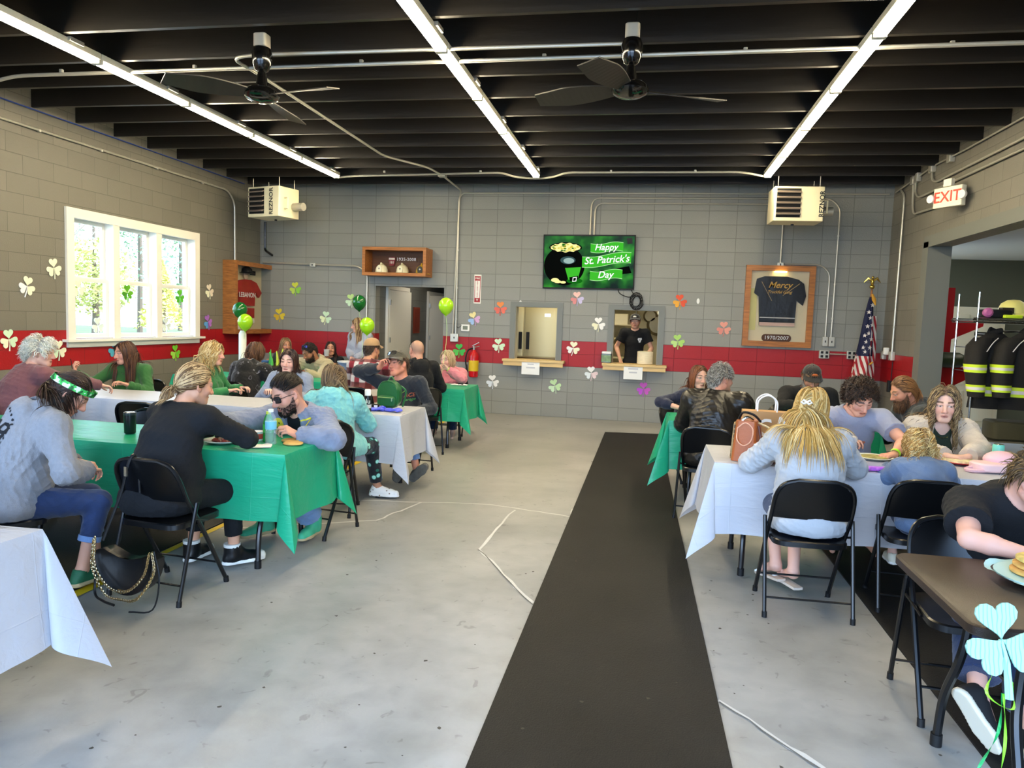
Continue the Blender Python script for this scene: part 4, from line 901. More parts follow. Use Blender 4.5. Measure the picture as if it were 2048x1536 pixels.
# ================================================================== TABLES, CLOTHS, CHAIRS
TZ = .70
M_top = mat('table_top_brown', '#33261e', .38, bump=(300, .15), var=(30, .12))
def folding_table(x0, x1, y0, y1, label, group='folding tables under cloths'):
    L_ = x1-x0; W_ = y1-y0
    t = thing('folding_table', label, 'table', ((x0+x1)/2, (y0+y1)/2, 0), 0, group)
    MB().rbox((0, 0, TZ-.02), (L_, W_, .036), .05, n=5).build('tabletop', M_top, t)
    q = MB(); q.tube([(-L_/2+.06, -W_/2+.05, TZ-.05), (L_/2-.06, -W_/2+.05, TZ-.05), (L_/2-.06, W_/2-.05, TZ-.05), (-L_/2+.06, W_/2-.05, TZ-.05)], .012, 6, closed=True); q.build('apron_frame', M_blackm, t)
    for s in (-1, 1):
        for w in (-1, 1):
            q = MB(); y = w*(W_/2-.16); yo = w*(W_/2-.05)
            q.tube(spline([(s*(L_/2-.22), y, TZ-.045), (s*(L_/2-.21), y, .48), (s*(L_/2-.2), y+w*.02, .36), (s*(L_/2-.19), yo-w*.02, .2), (s*(L_/2-.185), yo, .03)], 5), .016, 8); l = q.build('leg', M_blackm, t)
            q = MB(); q.cyl((s*(L_/2-.185), yo, 0), (s*(L_/2-.185), yo, .045), .02); q.build('foot_cap', M_rubber, l)
        q = MB(); q.tube([(s*(L_/2-.21), -(W_/2-.16), .45), (s*(L_/2-.21), W_/2-.16, .45)], .01, 6); q.build('crossbar', M_blackm, t)
        q = MB(); q.tube([(s*(L_/2-.21), 0, .45), (s*(L_/2-.65), 0, TZ-.05)], .008, 6); q.build('brace', M_blackm, t)
    return t
rowsT = dict(W0=(-5.7, -2.1, 1.52, 2.21), L2=(-5.75, -1.99, 3.777, 4.45), L3=(-5.75, -1.95, 5.606, 6.29), L4=(-5.75, -2.04, 8.06, 8.75), B=(.43, 3.15, 4.468, 5.14), C=(.21, 1.9, 6.33, 6.98))
for k, lb in (('W0', 'under the white cloth at the lower left'), ('L2', 'under the nearest left green cloth'), ('L3', 'under the long white cloth at left'), ('L4', 'under the far left green cloth')):
    x0, x1, y0, y1 = rowsT[k]; xm = (x0+x1)/2
    folding_table(xm+.01, x1-.012, y0+.012, y1-.012, 'black folding table '+lb+', aisle end')
    folding_table(x0+.012, xm-.01, y0+.012, y1-.012, 'black folding table '+lb+', wall end')
for k, lb in (('B', 'under the white cloth on the right of the aisle'), ('C', 'under the green cloth on the far right side')):
    x0, x1, y0, y1 = rowsT[k]
    folding_table(x0+.012, min(x1, x0+2.4)-.012, y0+.012, y1-.012, 'black folding table '+lb)
folding_table(.93, 2.75, 2.173, 2.86, 'bare dark brown folding table in the lower right corner with black bent legs', 'bare folding tables')
folding_table(-5.95, -3.8, 9.95, 10.6, 'dark folding table against the back left wall holding tubs', 'bare folding tables')

def plastic(name, col, rough, tr):
    m = mat(name, col, rough, spec=.5); N, L, p = nodes_of(m)
    out = N['Material Output']; ts = N.new('ShaderNodeBsdfTranslucent'); ts.inputs['Color'].default_value = (*lin(col), 1)
    mx = N.new('ShaderNodeMixShader'); mx.inputs[0].default_value = tr
    L.new(p.outputs[0], mx.inputs[1]); L.new(ts.outputs[0], mx.inputs[2]); L.new(mx.outputs[0], out.inputs['Surface'])
    tc = N.new('ShaderNodeTexCoord'); mp = N.new('ShaderNodeMapping'); mp.inputs['Scale'].default_value = (1.2, 5, 5); L.new(tc.outputs['Object'], mp.inputs['Vector'])
    n = N.new('ShaderNodeTexNoise'); n.inputs['Scale'].default_value = 3; n.inputs['Detail'].default_value = 5; n.inputs['Distortion'].default_value = .8; L.new(mp.outputs[0], n.inputs['Vector'])
    b = N.new('ShaderNodeBump'); b.inputs['Strength'].default_value = .35; b.inputs['Distance'].default_value = .02; L.new(n.outputs['Fac'], b.inputs['Height'])
    # crossed fold creases from the packet
    w = N.new('ShaderNodeTexBrick'); w.offset = 0; w.inputs['Scale'].default_value = 1; w.inputs['Brick Width'].default_value = .42; w.inputs['Row Height'].default_value = .3; w.inputs['Mortar Size'].default_value = .004; w.inputs['Mortar Smooth'].default_value = 1
    L.new(tc.outputs['UV'], w.inputs['Vector'])
    b2 = N.new('ShaderNodeBump'); b2.inputs['Strength'].default_value = .25; b2.inputs['Distance'].default_value = .006; L.new(w.outputs['Fac'], b2.inputs['Height']); L.new(b.outputs['Normal'], b2.inputs['Normal'])
    for s in (p, ts): L.new(b2.outputs['Normal'], s.inputs['Normal'])
    return m
M_cg = plastic('cloth_green', '#2ab98a', .3, .28); M_cw = plastic('cloth_white', '#d2d3d9', .4, .2)
def tablecloth(x0, x1, y0, y1, drop, m, label, seed, ang=.42, flare=.12, drops=None):
    """plastic cloth over a rectangle: flat top, hanging sides, corner material hanging as outward folded points"""
    r_ = random.Random(seed); cx, cy = (x0+x1)/2, (y0+y1)/2; hx, hy = (x1-x0)/2, (y1-y0)/2
    dX = drop; dY = drop
    def axis(h, d):
        n1 = int(2*h/.06); n2 = 16
        return [-h-d*(1-i/n2) for i in range(n2)]+[-h+2*h*i/n1 for i in range(n1)]+[h+d*i/n2 for i in range(n2+1)]
    us = axis(hx, dX); vs = axis(hy, dY)
    ph = [r_.uniform(0, 6.28) for _ in range(12)]
    P = []; UVs = []
    for u in us:
        for v in vs:
            du = max(0, abs(u)-hx); dv = max(0, abs(v)-hy); su = 1 if u > 0 else -1; sv = 1 if v > 0 else -1
            bx = max(-hx, min(hx, u)); by = max(-hy, min(hy, v)); z = TZ+.004
            def side(d, along, k):
                q = d/drop
                return flare*d*(.5+.5*q)+.022*q*math.sin(along*7+ph[k])+.012*q*math.sin(along*17+ph[k+1])
            ox = oy = 0
            if du == 0 and dv == 0:
                e = min(hx-abs(u), hy-abs(v)); z += .0016*math.sin(u*9+ph[0]+2*math.sin(v*5))+.0012*math.sin(v*23+u*3+ph[1])-(.006*max(0, 1-e/.02) if e < .02 else 0)
            elif dv == 0: ox = su*(.004+side(du, by, 2+(su > 0))); z -= du*.99
            elif du == 0: oy = sv*(.004+side(dv, bx, 5+(sv > 0))); z -= dv*.99
            else:
                rr = math.hypot(du, dv); th = math.atan2(dv, du); s = min(th, PI/2-th)/(PI/4); q = s*s*(3-2*s)
                A = ang*s; out = rr*math.sin(A)*1.05; dn = rr*math.cos(A)
                if th < PI/4: ex, ey = su*(.004+side(rr*.8, hy, 2+(su > 0))), 0
                else: ex, ey = 0, sv*(.004+side(rr*.8, hx, 5+(sv > 0)))
                gx, gy = su*out*.75, sv*out*.66
                tw = .05*rr/drop*math.sin(s*PI)
                sg = 1 if th < PI/4 else -1
                ox = ex*(1-q)+gx*q+su*sg*tw*.7; oy = ey*(1-q)+gy*q-sv*sg*tw*.7
                z -= dn*.99
            P.append((cx+bx+ox, cy+by+oy, max(.03, z))); UVs.append((u, v))
    nu, nv = len(us), len(vs); q = MB(); F_ = []
    for i in range(nu-1):
        for j in range(nv-1):
            a, b, c, d = i*nv+j, (i+1)*nv+j, (i+1)*nv+j+1, i*nv+j+1
            um, vm = (us[i]+us[i+1])/2, (vs[j]+vs[j+1])/2
            if abs(um) > hx and abs(vm) > hy: F_ += [(a, b, c), (a, c, d)] if um*vm > 0 else [(a, b, d), (b, c, d)]
            else: F_.append((a, b, c, d))
    q.add(P, F_); o = q.build('tablecloth', m, ang=60)
    uvl = o.data.uv_layers.new(name='UVMap')
    for lp in o.data.loops: uvl.data[lp.index].uv = UVs[lp.vertex_index]
    return tag(o, label, 'tablecloth')
tablecloth(*rowsT['W0'], .43, M_cw, 'white plastic tablecloth with a pointed corner at the lower left of the picture', 1, .34, .1)
tablecloth(*rowsT['L2'], .40, M_cg, 'green plastic tablecloth nearest the camera on the left', 2, .27, .07)
tablecloth(*rowsT['L3'], .40, M_cw, 'long white plastic tablecloth on the second table row at left', 3, .28, .07)
tablecloth(*rowsT['L4'], .38, M_cg, 'green plastic tablecloth at the far left where the woman in pink sits', 4, .28, .07)
tablecloth(*rowsT['B'], .43, M_cw, 'white plastic tablecloth with a long hanging corner right of the aisle', 5, .31, .1)
tablecloth(*rowsT['C'], .42, M_cg, 'green plastic tablecloth on the far right table behind the leather jacket', 6, .34, .12)

# ---- folding chairs
CH = None
def make_chair():
    t = thing('folding_chair', 'x', 'chair', (0, 0, 0), 0, 'black metal folding chairs')
    w = .2
    top = [(-w, .2, .012), (-w, -.02, .40), (-w, -.1, .52), (-w*.97, -.155, .645), (-w*.8, -.178, .71), (-w*.45, -.186, .735)]
    P = spline(top, 4); P = P+[Vector((-p.x, p.y, p.z)) for p in reversed(P)]
    MB().tube(P, .0115, 8).build('frame', M_blackm, t)
    for s in (-1, 1):
        MB().tube(spline([(s*(w+.022), -.06, .50), (s*(w+.022), -.07, .47), (s*(w+.02), -.19, .012)], 4), .0105, 8).build('rear_leg', M_blackm, t)
        MB().cyl((s*w, .2, 0), (s*w, .195, .03), .0145, n=10).build('foot_cap', M_rubber, t); MB().cyl((s*(w+.02), -.19, 0), (s*(w+.02), -.187, .03), .0135, n=10).build('foot_cap', M_rubber, t)
        MB().tube([(s*(w+.02), -.085, .43), (s*(w-.01), .06, .385)], .006, 6).build('folding_link', M_blackm, t)
    MB().tube([(-w, .135, .13), (w, .135, .13)], .006, 6).build('stretcher', M_blackm, t); MB().tube([(-w-.02, -.165, .10), (w+.02, -.165, .10)], .006, 6).build('stretcher', M_blackm, t)
    q = MB(); n = 9; P = []
    pts = rrect(.375, .37, .07, 5); k = len(pts)
    for sc, z in ((.93, .375), (1, .38), (1.0, .405), (.97, .411), (.85, .404), (.4, .399)): P += [(p[0]*sc, p[1]*sc+.015, z) for p in pts]
    q.add(P, [tuple(range(k-1, -1, -1)), tuple(range(5*k, 6*k))]+[(j*k+i, j*k+(i+1) % k, (j+1)*k+(i+1) % k, (j+1)*k+i) for j in range(5) for i in range(k)]); q.build('seat', M_blackm, t)
    q = MB(); nx, nz = 17, 9; F = []
    for lay in (0, 1):
        for i in range(nx):
            x = -1+2*i/(nx-1)
            for j in range(nz):
                z = j/(nz-1); zt = .735-.09*max(0, (abs(x)-.45)/.55)**2.2; zz = .515+(zt-.004-.515)*z
                y = -.095-.088*((zz-.515)/.22)-.022*(1-x*x)+.006*lay-.012*z*(1-z)
                F.append((x*(w-.004), y, zz))
    m = nx*nz
    fs = [(i*nz+j, (i+1)*nz+j, (i+1)*nz+j+1, i*nz+j+1) for i in range(nx-1) for j in range(nz-1)]; fs += [tuple(m+a for a in reversed(f)) for f in fs]
    bd = [i*nz for i in range(nx)]+[(nx-1)*nz+j for j in range(1, nz)]+[i*nz+nz-1 for i in range(nx-2, -1, -1)]+[j for j in range(nz-2, 0, -1)]
    fs += [(bd[i], bd[(i+1) % len(bd)], m+bd[(i+1) % len(bd)], m+bd[i]) for i in range(len(bd))]
    q.add(F, fs); q.build('backrest', M_blackm, t)
    return t
def chair(x, y, head, label):
    global CH
    rz = math.radians(head)
    if CH is None:
        CH = make_chair(); CH.location = (x, y, 0); CH.rotation_euler = (0, 0, rz); CH['label'] = label; return CH
    return dup(CH, (x, y, 0), rz, label)
for a in ((-4.05, 5.38, 4, 'empty black folding chair seen above the green table, behind the tumbler'), (-3.52, 5.36, -6, 'empty black folding chair left of the blonde bun woman, at the white table'), (-3.66, 4.73, 180, 'empty black folding chair facing the camera on the far side of the near green table'),
          (1.42, 7.55, 178, 'black folding chair with a black bag on its back left of the capped bearded man')): chair(*a)

# ================================================================== THINGS ON THE TABLES
def at(name, label, cat, x, y, z=TZ+.006, rz=0, group=None): return thing(name, label, cat, (x, y, z), rz, group)
M_clear = mat('clear_plastic', '#cfdde4', .06, alpha=.2, spec=.7); M_water = mat('water', '#dfeaf0', .03, alpha=.22)
M_blab = mat('bottle_label_blue', '#6aa6d8', .4); M_capw = mat('cap_white', '#f4f4f2', .4)
def bottle(x, y, label, lab=M_blab, z=TZ+.006, h=.2, tilt=0):
    t = at('water_bottle', label, 'bottle', x, y, z); s = h/.2
    prof = [(.026, 0), (.031, .006), (.030, .03), (.032, .04), (.0295, .05), (.032, .062), (.031, .1), (.031, .135), (.026, .158), (.014, .178), (.0125, .186)]
    MB().lathe([(r*s, z_*s) for r, z_ in prof], n=18).build('body', M_clear, t)
    MB().lathe([(.0318*s, .088*s), (.0318*s, .132*s)], n=18).build('label_band', lab, t); MB().lathe([(.0145*s, .184*s), (.0145*s, .2*s)], n=14).build('cap', M_capw, t)
    MB().lathe([(.001, .086*s), (.0322*s, .1*s), (.0322*s, .115*s), (.001, .12*s)], n=18).build('label_mark', mat('label_navy', '#27337e', .5), t) if False else None
    return t
def disc(name, label, cat, x, y, r, h, m, z=TZ+.006, group=None, top=None):
    t = tag(MB().lathe([(r*.9, 0), (r, h*.3), (r, h*.7), (r*.88, h)], (0, 0, 0), 24).build(name, m, None, (x, y, z)), label, cat, group)
    return t
M_pan = mat('pancake', '#d2a65c', .7, var=(25, .25)); M_egg = mat('topping', '#e2cf8a', .7, var=(30, .4)); M_plate = mat('paper_plate', '#efefec', .5)
def plate_food(x, y, label, rim='#efefec', food=M_egg, r=.115, z=TZ+.006):
    t = at('plate', label, 'plate', x, y, z)
    MB().lathe([(.07*r/.115, 0), (r*.75, .004), (r, .016), (r*.98, .019), (r*.72, .008), (.01, .006)], n=28).build('dish', mat('rim'+rim[1:], rim, .45), t)
    return t
# near green table
t = at('tumbler', 'black insulated tumbler alone on the near green tablecloth', 'tumbler', -3.2, 4.06); MB().lathe([(.030, 0), (.034, .006), (.036, .1), (.036, .118)], n=22).build('body', mat('tumbler_black', '#0a0f12', .3), t); MB().lathe([(.036, .117), (.038, .122), (.036, .134), (.01, .134)], n=22).build('lid', mat('tumbler_lid', '#2d3134', .3), t); MB().lathe([(.033, .1345), (.028, .138), (.004, .138)], n=20).build('lid_rim', M_chrome, t)
bottle(-2.21, 4.02, 'water bottle with blue label in front of the man in the denim jacket', mat('label_teal', '#7cc4dc', .4), h=.215)
t = at('soda_bottle', 'green soda bottle with white lettering behind the water bottle', 'bottle', -2.27, 4.1); MB().lathe([(.03, 0), (.033, .01), (.033, .12), (.024, .15), (.013, .175)], n=18).build('body', mat('soda_green', '#1f9a3c', .2, alpha=.8), t); MB().lathe([(.0338, .06), (.0338, .11)], n=18).build('label_band', mat('soda_label', '#2fae4a', .4), t)
text('lettering', '7x', .035, M_paper, frame_m((.018, -.031, .085), (.87, .5, 0), (0, 0, 1)), t, .001); MB().lathe([(.0145, .17), (.0145, .188)], n=12).build('cap', mat('soda_cap', '#c9d44a', .4), t)
for x, y, lb in ((-2.09, 4.07, 'nearer of two round cookies on the near green tablecloth'), (-2.15, 4.165, 'farther of two round cookies on the near green tablecloth')): tag(MB().lathe([(.052, 0), (.06, .004), (.06, .009), (.052, .013), (.01, .013)], n=26).build('cookie', M_pan, None, (x, y, TZ+.006)), lb, 'cookie', 'cookies on the near green table')
def paper(x, y, w, d, rz, label, m=M_paper, name='napkin', z=TZ+.007):
    q = MB(); n = 5; P = [((i/n-.5)*w, (j/n-.5)*d, .004+.006*math.sin(i*1.9+j*1.3)*(i*j > 0)) for i in range(n+1) for j in range(n+1)]; q.grid(P, n+1, n+1)
    b = [(p[0], p[1], 0) for p in P]; q.grid(b, n+1, n+1); return tag(q.build(name, m, None, (x, y, z), rz), label, name)
paper(-2.24, 3.93, .15, .12, .4, 'crumpled white napkin by the black sleeve on the near green table')
t = at('paper_cup', 'small white and red paper tub behind the soda bottle', 'cup', -2.36, 4.12); MB().lathe([(.035, 0), (.045, .055), (.047, .057), (.042, .05), (.01, .01)], n=18).build('cup', M_plate, t); MB().lathe([(.0385, .012), (.0445, .045)], n=18).build('red_band', mat('cup_red', '#c94a3a', .5), t)
t = plate_food(-2.5, 3.98, 'white plate of food half hidden behind the arm of the woman in black'); MB().sph((0, 0, .014), (.07, .06, .016)).build('food', mat('food_red', '#b8594a', .7, var=(30, .4)), t)
# second row, white
t = plate_food(-5.33, 6.02, 'plate of flat pizza in front of the woman in green'); q = MB(); q.rbox((0, 0, .018), (.17, .13, .018), .02); q.build('pizza', mat('pizza', '#d09a4a', .7, var=(28, .45)), t)
t = at('spray_can', 'black and white can with bold lettering on the white table', 'can', -2.27, 5.72); MB().lathe([(.028, 0), (.03, .004), (.03, .125), (.026, .135)], n=20).build('body', mat('can_black', '#121214', .35), t); MB().lathe([(.026, .134), (.0265, .178), (.022, .186)], n=18).build('cap', M_capw, t); MB().lathe([(.0305, .03), (.0305, .06)], n=20).build('label_band', mat('can_label', '#d8d8da', .5), t); text('lettering', 'Nu', .055, M_paper, frame_m((0, -.0315, .088), (1, 0, 0), (0, 0, 1)), t, .001)
M_gb = mat('bag_green', '#1f5e32', .38, bump=(70, .15))
t = at('mini_backpack', 'small green leather backpack standing on the white table', 'backpack', -2.17, 5.97, rz=-.1)
q = MB(); pts = rrect(.2, .24, .09, 6); pts = [(x, max(y, -.12+.0)) for x, y in pts]
k = len(pts); V_ = []
for sc, z in ((.9, -.05), (1., -.035), (1., .035), (.9, .05)): V_ += [(p[0]*sc, z, .125+p[1]*sc*1.0) for p in pts]
q.add(V_, [tuple(range(k)), tuple(range(4*k-1, 3*k-1, -1))]+[(j*k+(i+1) % k, j*k+i, (j+1)*k+i, (j+1)*k+(i+1) % k) for j in range(3) for i in range(k)]); q.build('body', M_gb, t)
MB().rbox((0, -.06, .075), (.165, .09, .035), .03, Matrix.Rotation(PI/2, 3, 'X')).build('front_pocket', M_gb, t)
MB().tube([(-.07, -.082, .105), (.07, -.082, .105)], .004, 6).build('zip', mat('zip_gold', '#8fae6a', .4), t); MB().box((.06, -.083, .09), (.012, .006, .03)).build('zip_pull', M_chrome, t, smooth=False)
MB().tube(spline([(-.09, -.045, .04), (-.1, -.03, .15), (-.06, -.045, .225), (0, -.045, .243), (.06, -.045, .225), (.1, -.03, .15), (.09, -.045, .04)], 5), .004, 6).build('piping', M_gb, t); MB().tube(spline([(-.03, .03, .24), (0, .03, .275), (.03, .03, .24)], 5), .006, 6).build('top_handle', M_gb, t); MB().tube(spline([(.08, .05, .2), (.13, .05, .15), (.1, .05, .02)], 5), .009, 6).build('strap', M_gb, t)
M_glv = mat('nitrile_blue', '#5a62d8', .4)
for dx, dy, rz, lb in ((-.09, 5.78, .3, 'left crumpled blue rubber glove in front of the green backpack'), (.06, 5.8, -.2, 'right crumpled blue rubber glove in front of the green backpack')):
    t = at('rubber_glove', lb, 'glove', -2.17+dx, dy, rz=rz); MB().sph((0, 0, .014), (.055, .035, .016)).build('palm', M_glv, t)
    for k in range(4): MB().tube(spline([(.04, -.025+.016*k, .014), (.075, -.03+.02*k, .022), (.105, -.03+.022*k, .01)], 4), [.011]*8+[.007], 6).build('finger', M_glv, t)
    MB().tube(spline([(-.05, 0, .014), (-.08, .01, .02)], 4), .026, 8).build('cuff', M_glv, t)
t = at('key_pouch', 'small black and white pouch beside the lettered can', 'pouch', -2.25, 5.84); MB().rbox((0, 0, .025), (.07, .05, .05), .015).build('pouch', M_rubber, t); MB().box((.015, -.027, .03), (.03, .004, .03)).build('patch', M_paper, t, smooth=False)
tag(MB().tube([(-2.52, 5.9, TZ+.012), (-2.38, 5.86, TZ+.012)], .004, 6).build('pen', M_rubber), 'thin black pen on the white table left of the can', 'pen')
# far green
t = plate_food(-2.72, 8.35, 'white plate of food at the left of the woman in pink', r=.12); MB().sph((0, 0, .014), (.06, .05, .018)).build('food', M_pan, t)
paper(-2.5, 8.4, .16, .1, .2, 'white napkin between plate and bottle before the woman in pink'); paper(-2.22, 8.52, .2, .12, .1, 'white napkin on the right of the far green table')
tag(MB().rbox((-2.2, 8.53, TZ+.02), (.06, .03, .02), .006).build('sachet', M_rubber), 'small dark sachet on the right-hand napkin of the far green table', 'sachet')
# back table
def tub(x, y, r, h, c, label, z=TZ+.0):
    t = at('food_tub', label, 'tub', x, y, z); MB().lathe([(r*.85, 0), (r, h), (r*1.06, h), (r*1.04, h-.015), (r*.95, h-.01), (r*.8, .02)], n=24).build('tub', mat('tubm'+c[1:], c, .4), t); return t
t = tub(-4.36, 10.22, .16, .1, '#8fa6c0', 'translucent grey blue tub with white lid beside the standing woman'); MB().lathe([(.17, .1), (.175, .105), (.175, .118), (.16, .122), (.01, .122)], n=26).build('lid', M_plate, t)
tub(-5.72, 10.2, .11, .07, '#4a6f9c', 'small blue tub on the back table behind the green tumblers')
for i, (dx, dy) in enumerate(((0, 0), (.06, .05), (-.06, .04), (.12, .02))):
    t = at('party_wand', ('tallest', 'leaning', 'shortest', 'rightmost')[i]+' yellow green plastic party spray among those on the back table', 'decoration', -5.55+dx, 10.12+dy, group='party sprays on the back table'); MB().tube([(0, 0, 0), (.01*(i-1), 0, .1), (.03*(i-1.5), 0, .2+.02*i)], [.025, .02, .006], 7).build('spray', mat('spray%d' % (i % 2), ['#4bb04a', '#cfe04a'][i % 2], .4), t)
# right side white table
M_tan = mat('leather_tan', '#a85a2a', .4, bump=(60, .15)); M_mono = mat('monogram', '#5f4426', .5)
N, L, p = nodes_of(M_mono); tc = N.new('ShaderNodeTexCoord'); v = N.new('ShaderNodeTexVoronoi'); v.inputs['Scale'].default_value = 34; v.inputs['Randomness'].default_value = 0; v.feature = 'DISTANCE_TO_EDGE'; L.new(tc.outputs['Object'], v.inputs['Vector'])
cr = N.new('ShaderNodeValToRGB'); cr.color_ramp.elements[0].color = (*lin('#a08050'), 1); cr.color_ramp.elements[0].position = .1; cr.color_ramp.elements[1].color = (*lin('#4e3820'), 1); cr.color_ramp.elements[1].position = .2; L.new(v.outputs['Distance'], cr.inputs[0]); L.new(cr.outputs[0], p.inputs['Base Color'])
t = at('leather_bag', 'tan leather and brown patterned bag standing on the white table', 'handbag', .63, 4.6, rz=-.35)
def frustum(w0, d0, w1, d1, h, r=.02):
    a = rrect(w0, d0, r, 4); b = rrect(w1, d1, r, 4); k = len(a); q = MB()
    V_ = [(x, y, 0) for x, y in a]+[(x*.5+x2*.5, y*.5+y2*.5, h*.5) for (x, y), (x2, y2) in zip(a, b)]+[(x, y, h) for x, y in b]
    q.add(V_, [tuple(range(k-1, -1, -1)), tuple(range(2*k, 3*k))]+[(j*k+i, j*k+(i+1) % k, (j+1)*k+(i+1) % k, (j+1)*k+i) for j in range(2) for i in range(k)]); return q
frustum(.15, .2, .12, .17, .245).build('body', M_tan, t); q = MB(); q.rbox((-.072, 0, .12), (.16, .23, .012), .02, Matrix.Rotation(-PI/2+.06, 3, 'Y') @ Matrix.Rotation(PI/2, 3, 'Z')); q.build('patterned_side', M_mono, t)
MB().tube(spline([(-.045, -.09, .2), (-.04, -.105, .13), (0, -.108, .1), (.04, -.105, .13), (.045, -.09, .2), (0, -.09, .235), (-.045, -.09, .2)], 5), .004, 6).build('stitched_loop', mat('pale_tan', '#e0a888', .5), t)
MB().tube(spline([(-.06, .0, .245), (-.03, -.03, .29), (.03, -.02, .28), (.07, 0, .24)], 5), .008, 6).build('handle', M_rubber, t); MB().tube(spline([(-.03, -.06, .245), (0, -.05, .265), (.04, -.06, .25)], 5), .009, 6).build('clasp', M_chrome, t)
MB().tube(spline([(.06, -.02, .235), (.14, -.04, .2), (.17, -.05, .1), (.1, -.06, .01)], 6), .006, 6).build('strap', mat('strap_cream', '#c9b48a', .5), t); MB().tube(spline([(.07, -.05, .22), (.1, -.07, .1), (.12, -.08, .015), (.22, -.05, .01)], 6), .008, 6).build('strap', mat('strap_brown', '#5a2e20', .5), t)
t = at('paper_bag', 'kraft paper bag with white lettering and rope handles behind the leather bag', 'bag', .78, 4.93, rz=-.05)
frustum(.3, .13, .3, .12, .27, .004).build('bag', mat('kraft', '#b98f5e', .75, var=(6, .1)), t)
for sy in (-.05, .05): MB().tube(spline([(-.06, sy, .265), (-.055, sy, .34), (0, sy, .375), (.055, sy, .34), (.06, sy, .265)], 6), .005, 6).build('rope_handle', M_capw, t)
text('bag_lettering', 'CA', .16, M_paper, frame_m((.04, -.0665, .17), (.97, 0, .22), (-.22, 0, .97)), t, .001); text('bag_lettering', 'T', .12, M_paper, frame_m((-.05, -.0665, .1), (.8, 0, -.6), (.6, 0, .8)), t, .001)
bottle(.86, 4.72, 'water bottle with blue label just right of the leather bag', h=.21); bottle(.98, 4.95, 'water bottle behind the blonde woman, nearest the paper bag', h=.205); bottle(.85, 6.42, 'water bottle with blue label behind the paper bag on the green table', h=.22)
paper(1.02, 6.4, .1, .1, .5, 'white tissue standing beside the bottle on the far right green table')
t = at('clear_jar', 'large clear plastic jar with a lid beside the blonde woman', 'jar', 1.2, 4.62); MB().lathe([(.055, 0), (.062, .01), (.062, .13), (.055, .15)], n=24).build('jar', mat('frosted_plastic', '#cfd0d6', .25, alpha=.45), t); MB().lathe([(.058, .15), (.06, .17), (.055, .178), (.01, .178)], n=24).build('lid', mat('frosted_lid', '#d9d9dd', .3, alpha=.7), t); MB().box((.03, -.056, .06), (.03, .004, .05)).build('sticker', M_paper, t, smooth=False)
t = at('tablet', 'purple cased tablet lying on the white table before the child', 'tablet', 1.36, 4.58, rz=.1); MB().rbox((0, 0, .012), (.25, .17, .024), .03).build('case', mat('case_purple', '#c26ad8', .45), t); MB().box((.01, 0, .0255), (.19, .125, .003)).build('screen', mat('tablet_screen', '#b9b9d0', .1), t, smooth=False)
for k in range(5): MB().sph((-.12+.05*k, -.085, .012), (.014, .012, .012), 8, 5).build('case_bump', mat('case_purple', ''), t)
t = plate_food(1.45, 4.93, 'paper plate with a flat green and brown pancake before the curly-haired young man', '#d8dcd0'); disc_ = MB().lathe([(.07, .006), (.08, .01), (.078, .018), (.01, .02)], n=24).build('pancake', mat('pan_green', '#a39a5c', .7, var=(30, .5)), t)
t = plate_food(1.97, 4.98, 'red rimmed plate with a speckled pancake before the curly-haired woman', '#b3232a', r=.14); MB().lathe([(.09, .008), (.105, .012), (.1, .026), (.01, .03)], n=26).build('pancake', mat('pan_speck', '#d9cfa2', .7, var=(40, .35)), t)
t = at('drink_can', 'teal drink can in a grey sleeve at the right of the curly-haired woman', 'can', 2.2, 5.02); MB().lathe([(.03, 0), (.033, .01), (.033, .12), (.028, .13)], n=20).build('can', mat('can_teal', '#6cc8b4', .35), t); MB().lathe([(.036, 0), (.037, .005), (.037, .075)], n=20).build('sleeve', mat('can_sleeve', '#6a625c', .6), t); MB().lathe([(.029, .129), (.027, .1315)], n=18).build('rim', M_chrome, t)
M_pink = mat('pink_fabric', '#e3b6bd', .7, bump=(40, .2))
t = at('pink_cap', 'pale pink cap and strap lying on the white table at the right', 'cap', 2.09, 4.78, rz=.2); MB().sph((.05, .03, .06), (.1, .09, .055), 18, 10).build('crown', M_pink, t); MB().rbox((-.03, -.03, .03), (.26, .16, .05), .06).build('folded_body', mat('pink_fabric2', '#ecc7c6', .7), t); MB().tube(spline([(-.12, -.02, .03), (-.2, -.03, .012), (-.19, -.09, .012), (-.08, -.08, .014)], 5), .012, 6).build('strap', M_pink, t)
t = bottle(1.62, 4.78, 'clear bottle with white letters standing behind the small child', M_clear, h=.235); text('lettering', 'H2O', .03, M_paper, frame_m((-.012, -.036, .12), (.15, 0, 1), (-1, 0, .15)), t, .001)
t = at('toy_ball', 'small glowing blue ball on the far right green table', 'toy', 1.99, 6.48); MB().sph((0, 0, .035), .042, 16, 10).build('dome', mat('ball_blue', '#2a62e0', .25, emit=('#1a3cff', .5)), t); MB().lathe([(.045, 0), (.045, .02)], n=18).build('base', M_rubber, t)  # ball colour is also set to glow faintly
# black bag slung on the spare chair
t = at('black_bag', 'black leather bag slung over the chair back beside the capped bearded man', 'bag', 1.42, 7.72, .56, 0); MB().sph((0, 0, .1), (.19, .05, .13), 18, 12).build('bag', mat('black_leather', '#0c0c0d', .3, bump=(12, .5)), t); MB().tube(spline([(-.15, 0, .15), (-.05, -.06, .22), (.08, -.06, .22), (.17, 0, .14)], 5), .012, 6).build('strap', mat('black_leather', ''), t)
